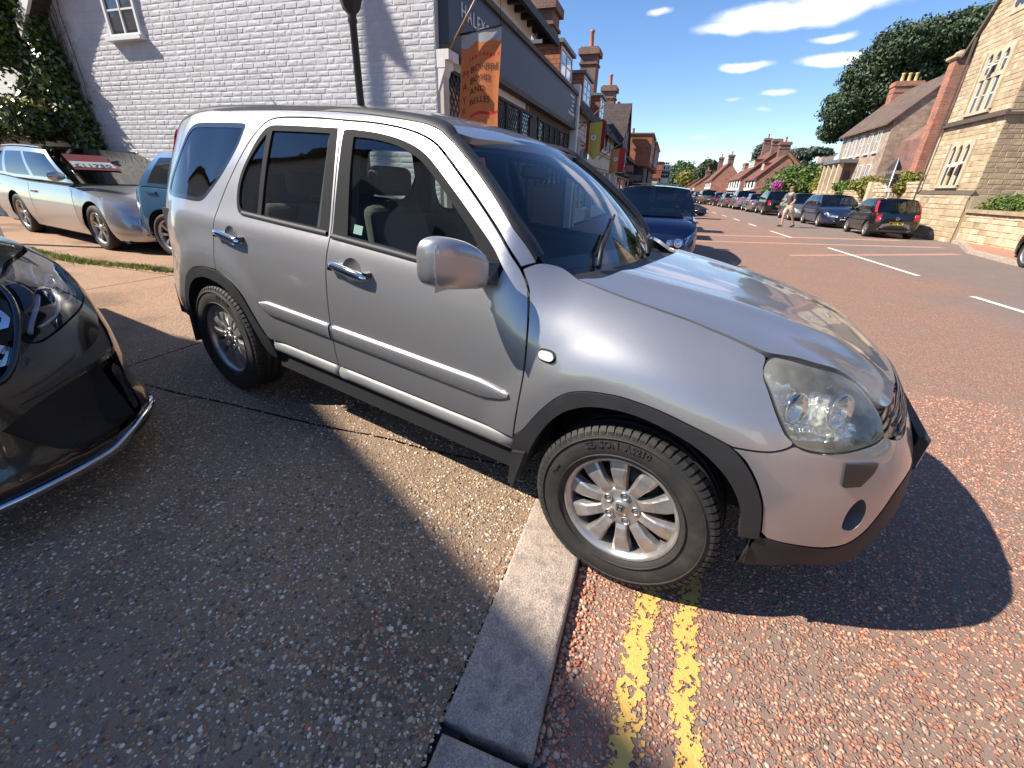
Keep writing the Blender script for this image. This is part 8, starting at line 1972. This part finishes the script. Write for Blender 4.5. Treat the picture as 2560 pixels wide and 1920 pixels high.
# ---------------------------------------------------------------- trees, bushes, ivy
def leaf_mat(name, cols, rough=.6, spec=.4, trans=.25):
 mt, nt, b = _new(name); L = nt.links; g = N(nt, 'ShaderNodeNewGeometry'); cr = N(nt, 'ShaderNodeValToRGB'); els = cr.color_ramp.elements
 els[0].color = c4(cols[0]); els[1].color = c4(cols[-1])
 for i, c in enumerate(cols[1:-1]): e_ = els.new((i+1)/(len(cols)-1)); e_.color = c4(c)
 L.new(g.outputs['Random Per Island'], cr.inputs[0]); L.new(cr.outputs[0], b.inputs['Base Color']); _set(b, 'Roughness', rough); _set(b, 'Specular IOR Level', spec)
 MATS[name] = mt; return mt
def leaves(name, blobs, n, size, mt, seed, parent=None, shell=.55, flat=0.0, origin=Vector((0, 0, 0)), clump=.0, aspect=1.5):
 """leaf-sized faces through the outer part of each lobe; a lobe is (centre, radii)"""
 rs = np.random.RandomState(seed); vol = np.array([b_[1][0]*b_[1][1]+b_[1][1]*b_[1][2]+b_[1][0]*b_[1][2] for b_ in blobs]); pr = vol/vol.sum(); ks = rs.choice(len(blobs), n, p=pr)
 C_ = np.array([list(b_[0]) for b_ in blobs])[ks]; R_ = np.array([list(b_[1]) for b_ in blobs])[ks]
 d = rs.randn(n, 3); d /= np.linalg.norm(d, axis=1)[:, None]; r_ = (shell + (1-shell)*rs.rand(n)**.5)*(1 + .10*rs.randn(n))
 # ragged outline: push by low-frequency noise
 bump = np.array([noise.noise(Vector((a*2.3+k*3.1, c*2.3, e*2.3))) for a, c, e, k in zip(d[:, 0], d[:, 1], d[:, 2], ks)]); r_ = r_*(1 + .28*bump)
 P = C_ + d*R_*r_[:, None]
 nn = d + rs.randn(n, 3)*.8; nn /= np.linalg.norm(nn, axis=1)[:, None]; t = np.cross(nn, rs.randn(n, 3)); t /= np.linalg.norm(t, axis=1)[:, None]; u = np.cross(nn, t)
 sz = size*(.5+rs.rand(n)); a = t*(sz*aspect*.5)[:, None]; c = u*(sz*.5)[:, None]
 V = np.stack([P-a, P-c*.9, P+a, P+c*.9], 1).reshape(-1, 3) - np.array(origin)
 me = bpy.data.meshes.new(name); me.vertices.add(len(V)); me.vertices.foreach_set('co', V.ravel()); me.loops.add(len(V)); me.loops.foreach_set('vertex_index', np.arange(len(V)))
 me.polygons.add(n); me.polygons.foreach_set('loop_start', np.arange(n)*4); me.polygons.foreach_set('loop_total', np.full(n, 4)); me.update(calc_edges=True); me.materials.append(mt); return link(name, me, parent)
G_ivy = leaf_mat('ivy leaves', [(.018, .038, .010), (.038, .072, .014), (.07, .115, .02), (.13, .155, .03)], rough=.28, spec=.6)
G_oak = leaf_mat('dark evergreen leaves', [(.014, .026, .012), (.032, .055, .022), (.055, .085, .034), (.080, .110, .045)])
G_bush = leaf_mat('bright bush leaves', [(.04, .075, .012), (.07, .12, .02), (.10, .16, .03), (.15, .20, .04)])
G_yel = leaf_mat('yellowing leaves', [(.10, .11, .015), (.17, .16, .025), (.22, .20, .03), (.14, .15, .03)])
G_far = leaf_mat('far tree leaves', [(.03, .06, .02), (.05, .085, .03), (.08, .115, .035)])
G_cedar = leaf_mat('cedar needles', [(.045, .065, .045), (.075, .10, .075), (.10, .13, .095)])
M_bark = mat('bark', (.10, .075, .055), rough=.9, noise_amt=.3, noise_scale=5, bump=.02, bump_scale=12)
def tree(label, base, blobs, n, size, mt, seed, name='tree', trunk_r=.4, cat='tree', shell=.55, limbs=True):
 r = empty(name, base, 0, label, cat); o_ = Vector(base)
 leaves('crown', blobs, n, size, mt, seed, r, shell, origin=o_)
 b = MB(); rs = random.Random(seed); cm = sum((Vector(q[0]) for q in blobs), Vector())/len(blobs) - o_
 top = Vector((cm.x*.4, cm.y*.4, cm.z*.75)); b.tube([(0, 0, -.3), top*.5 + Vector((.1, .1, 0)), top], [trunk_r, trunk_r*.75, trunk_r*.5], 9)
 if limbs:
  for q in blobs:
   c = Vector(q[0]) - o_; m_ = top.lerp(c, .5) + Vector((rs.gauss(0, .2), rs.gauss(0, .2), -.2)); b.tube([top*.75, m_, c], [trunk_r*.4, trunk_r*.25, trunk_r*.1], 6)
   for _ in range(3): d = Vector((rs.gauss(0, 1), rs.gauss(0, 1), rs.gauss(.2, .7))).normalized(); b.tube([c*.85+m_*.15, c + d*min(q[1])*.8], [trunk_r*.12, trunk_r*.03], 5)
 b.build('trunk', M_bark, r); return r
def BL(s, e, z, rs_, re_, rz): return (tuple(W(s, e, z)), (rs_*.7+re_*.3, re_*.7+rs_*.3, rz))
# evergreen mass and ivy at the left edge
tree('big glossy evergreen shrub filling the top left corner beside the white gable', at(5.2, -13.5, ground_z(5, -13.5)), [BL(4.8, -12.3, 4.9, .9, .8, 1.2), BL(4.6, -12.9, 3.9, .8, 1.0, .8), BL(5.0, -13.4, 5.6, 1.1, 1.1, 1.3), BL(4.9, -14.8, 4.9, 1.0, 1.1, 1.2), BL(5.3, -12.2, 6.6, 1.2, 1.2, 1.3), BL(5.0, -14.0, 7.2, 1.4, 1.6, 1.4), BL(4.7, -15.9, 4.4, .9, 1.2, 1.0), BL(5.2, -16.5, 6.0, 1.3, 1.5, 1.4)], 52000, .072, G_ivy, 1, name='evergreen_shrub', trunk_r=.16, shell=.35)
iv = empty('ivy', at(4.4, -11.1, ground_z(4.4, -11)), 0, 'dark ivy climbing the left end of the white brick wall', 'ivy')
leaves('ivy_leaves', [BL(4.38, -11.45, 2.9, .20, .42, .8), BL(4.38, -11.25, 2.2, .22, .38, .55), BL(4.36, -11.6, 3.9, .18, .25, .7), BL(4.30, -11.1, 1.85, .2, .22, .3), BL(4.25, -11.9, 2.6, .3, .45, .5)], 11000, .062, G_ivy, 2, iv, .2, origin=iv.location)
b = MB(); rs = random.Random(5)
for k in range(16):
 e = -11.2 - rs.random()*.5; pts = []; z = .5
 while z < 4.6: pts.append(W(4.46, e, z) - iv.location); z += .35; e += rs.gauss(.0, .05)
 b.tube(pts, .008, 5)
b.build('stem', M_bark, iv)
b = MB(); rs = random.Random(6)
for k in range(46):   # bare tendrils fanning over the wall
 z = rs.uniform(1.7, 4.2); e = -11.35 + .30*rs.random(); l = rs.uniform(.15, .5); b.tube([W(4.46, e, z)-iv.location, W(4.44, e+l*.8, z+l*.55)-iv.location], .004, 4)
b.build('tendril', mat('dry tendril', (.30, .27, .22), rough=.9), iv)
hd = empty('hedge', at(4.0, -13.5, ground_z(4, -13)), 0, 'yellow-topped hedge overhanging the low white garden wall behind the silver estate', 'hedge')
leaves('hedge_leaves', [BL(4.15, -11.9-1.0*k, 2.30+.04*(k % 2), .42, .75, .36) for k in range(8)], 26000, .060, G_ivy, 3, hd, .3, origin=hd.location)
leaves('new_growth', [BL(4.15, -11.9-1.0*k, 2.52+.04*(k % 2), .40, .72, .16) for k in range(8)], 6500, .055, G_yel, 4, hd, .5, origin=hd.location)
gwl = broot('garden_wall', 4.5, -14, 'low white painted wall under the hedge behind the silver estate', 'wall'); b = MB(); b.box(4.35, 4.60, -24, -11.55, -.1, 2.05); bse(b, 'wall', M_whitebrick, gwl)
nh = broot('neighbour_house', 8.5, -18, 'white rendered house wall glimpsed behind the evergreen shrub', 'house'); b = MB(); b.box(6.8, 10, -24, -12.2, -.1, 4.4); bse(b, 'wall', M_whitewall, nh); b = MB(); b.prism([(6.6, -24, 4.4), (8.4, -24, 6.2), (10.2, -24, 4.4)], (0, 11.9, 0)); bse(b, 'roof', M_rooftile, nh)
# large pine behind the chapel and stone house
tree('huge dark pine spreading behind the chapel roof', at(64, 20, 0), [BL(62, 16.2, 10.2, 2.2, 1.6, 2.0), BL(62, 17.6, 13.2, 2.6, 2.0, 2.0), BL(61, 19.6, 15.3, 3.0, 2.2, 1.9), BL(62, 18.8, 11.5, 3, 2.2, 2.0), BL(62, 22.3, 15.8, 3.0, 2.4, 2.0), BL(61, 24.8, 16.2, 3, 2.4, 1.9), BL(63, 21.6, 12.5, 3.4, 3.0, 2.6), BL(62, 25.4, 13, 3, 2.8, 2.6), BL(60, 28, 15.4, 3, 2.8, 2.4), BL(64, 16.4, 8.2, 1.6, 1.2, 1.2), BL(63, 18.2, 8.6, 1.6, 1.3, 1.3), BL(60, 31, 14, 3, 3, 3)], 70000, .20, G_oak, 11, name='pine_tree', trunk_r=.7, shell=.5)
tree('round green bush above the white picket fence', at(49, 10.2, 0), [BL(49, 10.4, 2.4, 1.6, 1.5, 1.35), BL(48, 11.6, 2.5, 1.4, 1.2, 1.3), BL(48, 9.3, 1.9, 1.2, .9, .95), BL(50, 11.0, 3.0, 1.2, 1.1, .8)], 15000, .17, G_bush, 12, name='bush', trunk_r=.12, cat='bush')
tree('yellow-green shrub between the round bush and the stone house', at(46, 12.4, 0), [BL(46, 12.5, 2.7, .9, .7, 1.2), BL(45.5, 12.1, 2.0, .8, .6, .8)], 4200, .15, G_yel, 13, name='shrub', trunk_r=.08, cat='shrub')
for k, (s, e, z, r_, lab) in enumerate(((33.5, 11.7, 2.15, .75, 'olive shrub spilling over the rough stone wall beside the sign pole'), (28.6, 11.6, 2.30, .62, 'olive shrub spilling over the rough stone wall nearest the chapel'), (38.5, 11.9, 2.1, .6, 'small olive shrub on the wall in front of the stone house porch'))):
 tree(lab, at(s, e, 1.2), [BL(s, e, z, r_*1.6, r_*.8, r_*.6), BL(s-.6, e-.2, z-.35, r_*.9, r_*.5, r_*.5)], 3200, .10, G_yel if k < 2 else G_bush, 20+k, name='shrub', trunk_r=.04, cat='shrub')
tree('dark green shrub behind the low wall at the right edge', at(16.5, 10.8, .8), [BL(18.1-1.1*k, 10.75, 1.32, .75, .5, .34) for k in range(7)], 14000, .060, G_bush, 24, name='shrub', trunk_r=.05, cat='shrub', limbs=False)
tree('young weeds growing at the foot of the stone wall behind the dark blue car', at(30, 11.2, .2), [BL(29.8, 11.2, .95, .6, .25, .45)], 1300, .07, G_bush, 25, name='shrub', trunk_r=.03, cat='shrub', limbs=False)
fl = leaves('flowers', [((0, 0, 2.15), (.42, .42, .36))], 1500, .085, leaf_mat('pink flowers', [(.45, .05, .30), (.60, .16, .45), (.35, .05, .35), (.08, .14, .03)]), 31, fb_)
tree('flat-topped grey cedar right of the tall brick chimneys', at(82, 18.5, 0), [BL(82, 15.6, 6.2, 2.2, 1.5, 1.2), BL(82, 17.4, 6.9, 2.2, 1.8, .9), BL(82, 19.6, 7.4, 2.2, 1.6, .6), BL(82, 17.3, 5.2, 2.5, 2.2, 1.3), BL(83, 14.2, 6.4, 1.8, 1.2, 1.6), BL(84, 12.6, 7.2, 1.6, 1.1, 1.4)], 15000, .24, G_cedar, 14, name='cedar_tree', trunk_r=.35)
tree('big round tree at the end of the street', at(165, 2.0, 0), [BL(165, 2.2, 6.6, 5, 3.4, 3.4), BL(165, -1.2, 5.0, 4, 2.6, 2.8), BL(163, 5.0, 5.4, 4, 2.4, 2.8)], 12000, .45, G_far, 15, trunk_r=.5)
tree('yellow-green tree in front of the big round tree', at(142, 3.6, 0), [BL(142, 3.3, 4.6, 3, 2.2, 2.1), BL(142, 5.0, 4.0, 3, 1.6, 1.8)], 7000, .34, G_yel, 16, trunk_r=.35)
tree('dark conifers rising behind the broad hipped roof', at(132, 8.0, 0), [BL(132, 6.6, 5.6, 2, 1.0, 2.4), BL(132, 7.6, 6.4, 2, 1.0, 2.5), BL(132, 8.8, 6.2, 2, 1.1, 2.6), BL(134, 9.9, 6.0, 2, 1.1, 2.4)], 8000, .36, G_oak, 17, name='conifer_tree', trunk_r=.3)
wd = leaves('distant_woodland', [BL(230 + 8*(k % 3), -60+9*k, 3.0+1.2*math.sin(k*1.7), 8, 7, 4.5) for k in range(26)], 26000, .9, G_far, 18)
tag(wd, 'distant belt of trees closing the view beyond the street', 'woodland', kind='stuff')
wd = leaves('distant_woodland', [BL(-60 + 12*k, 45+4*math.sin(k), 3.5, 8, 6, 4.5) for k in range(16)], 12000, .9, G_far, 19); tag(wd, 'belt of trees behind the houses on the right', 'woodland', kind='stuff')
# ---------------------------------------------------------------- the walking man
def skin_body(name, verts, edges, radii, mt, parent, sub=2, root=0):
 me = bpy.data.meshes.new(name); me.from_pydata(verts, edges, []); o = link(name, me, parent); md = o.modifiers.new('Skin', 'SKIN'); md.use_smooth_shade = True
 sk = me.skin_vertices[0].data
 for i, r_ in enumerate(radii): sk[i].radius = (r_, r_) if not isinstance(r_, tuple) else r_; sk[i].use_root = (i == root)
 s_ = o.modifiers.new('Subdivision', 'SUBSURF'); s_.levels = sub; s_.render_levels = sub; me.materials.append(mt); return o
man = empty('person', at(23.1, 5.30, 0), STREET + math.pi - R(62), 'person in dark grey T-shirt and pale shorts striding across the road with head bowed', 'person')
# local frame: x forward (walking direction), y left, z up
M_skin = mat('skin', (.50, .30, .21), rough=.55); M_shirt = mat('dark grey shirt', (.075, .07, .085), rough=.9, bump=.004, bump_scale=9); M_short = mat('pale shorts', (.50, .43, .32), rough=.9, bump=.004, bump_scale=9); M_hair = mat('light brown hair', (.20, .11, .055), rough=.8); M_shoe = mat('black shoes', (.02, .02, .022), rough=.6)
v = [(0, 0, .98), (.01, 0, 1.12), (.03, 0, 1.30), (.06, 0, 1.46), (.10, 0, 1.55), (.13, 0, 1.63), (.16, 0, 1.72),
 (-.02, .10, .93), (-.16, .11, .56), (-.36, .10, .16), (-.40, .10, .07), (-.27, .11, .035),
 (.02, -.10, .93), (.12, -.10, .52), (.10, -.10, .10), (.10, -.10, .06), (.24, -.11, .035),
 (.06, .19, 1.44), (.02, .25, 1.18), (.16, .22, 1.02), (.20, .20, .97),
 (.06, -.19, 1.44), (.06, -.25, 1.18), (.22, -.20, 1.10), (.27, -.14, 1.10)]
e = [(0, 1), (1, 2), (2, 3), (3, 4), (4, 5), (5, 6), (0, 7), (7, 8), (8, 9), (9, 10), (10, 11), (0, 12), (12, 13), (13, 14), (14, 15), (15, 16), (3, 17), (17, 18), (18, 19), (19, 20), (3, 21), (21, 22), (22, 23), (23, 24)]
r_ = [(.13, .15), (.12, .14), (.125, .16), (.10, .15), .058, .085, .075, .10, .062, .042, .045, .035, .10, .062, .042, .045, .035, .060, .045, .036, .035, .060, .045, .036, .035]
skin_body('body', v, e, r_, M_skin, man)
# shirt: a slightly larger skin over torso and upper arms
v2 = [(0, 0, .97), (.01, 0, 1.12), (.03, 0, 1.30), (.06, 0, 1.45), (.085, 0, 1.50), (.06, .19, 1.44), (.035, .235, 1.27), (.06, -.19, 1.44), (.06, -.235, 1.27)]
skin_body('t_shirt', v2, [(0, 1), (1, 2), (2, 3), (3, 4), (3, 5), (5, 6), (3, 7), (7, 8)], [(.155, .175), (.142, .165), (.148, .18), (.125, .17), .075, .082, .078, .082, .078], M_shirt, man)
v3 = [(0, 0, 1.00), (0, 0, .92), (-.03, .10, .88), (-.135, .11, .60), (.03, -.10, .88), (.115, -.10, .56)]
skin_body('shorts', v3, [(0, 1), (1, 2), (2, 3), (1, 4), (4, 5)], [(.14, .165), (.14, .16), .115, .088, .115, .088], M_short, man)
b = MB(); b.lathe([(0, .10), (.05, .098), (.085, .075), (.098, .03), (.094, -.02), (.06, -.06)], (.135, 0, 1.70), (-.35, 0, 1), n=16); b.build('hair', M_hair, man)
b = MB()
for (cx, cz) in ((.245, 1.66),):
 b.lathe([(0, .022), (.012, .010), (.016, 0)], (cx-.006, 0, cz), (1, 0, -.2), n=8)
 for s_ in (-1, 1): b.lathe([(0, .008), (.020, .004), (.028, -.006)], (.145, s_*.088, 1.655), (0, s_, 0), n=8)
b.build('nose_and_ears', M_skin, man)
b = MB()
for s_ in (-1, 1): b.lathe([(0, .006), (.008, .003), (.010, 0)], (.226, s_*.030, 1.678), (1, 0, -.1), n=8)
b.build('eyes', M_black, man)
b = MB(); b.tube([(.222, -.022, 1.612), (.229, 0, 1.610), (.222, .022, 1.612)], .005, 5); b.build('mouth', mat('lips', (.35, .14, .11)), man)
hb = MB()
for (hx, hy, hz, s_, dr) in ((.20, .20, .965, 1, Vector((.6, -.1, -.75))), (.27, -.14, 1.10, -1, Vector((.75, .55, -.1)))):
 dr.normalize(); sd = dr.cross(Vector((0, 0, 1))).normalized();
 for k in range(4):
  p0 = Vector((hx, hy, hz)) + sd*(k-1.5)*.019 + dr*.03; l = (.070, .082, .078, .060)[k]; hb.tube([p0, p0+dr*l*.5, p0+dr*l*.8+Vector((0, 0, -.02))], [.011, .010, .007], 6)
 p0 = Vector((hx, hy, hz)) + sd*.03; hb.tube([p0, p0+sd*.03+dr*.03, p0+sd*.03+dr*.06], [.012, .011, .008], 6)
hb.build('fingers', M_skin, man)
for (fx, fy, fz, pt) in ((-.33, .105, .05, -.35), (.17, -.105, .045, 0.0)):
 b = MB(); c, s_ = math.cos(pt), math.sin(pt)
 P = []
 for x, w, h in ((-.12, .030, .05), (-.06, .040, .075), (.02, .042, .06), (.10, .046, .035), (.155, .030, .02)):
  for a in range(8): t = 2*math.pi*a/8; yy, zz = w*math.cos(t), max(-.028, h*math.sin(t)); P.append((fx + x*c - zz*s_, fy+yy, fz + .0 + x*s_*-1*-1 + zz*c - (.0)))
 b.add(P, [(i*8+k, i*8+(k+1) % 8, (i+1)*8+(k+1) % 8, (i+1)*8+k) for i in range(4) for k in range(8)] + [tuple(range(8)), tuple(32+k for k in range(7, -1, -1))], 0, True); b.build('shoe', M_shoe, man)
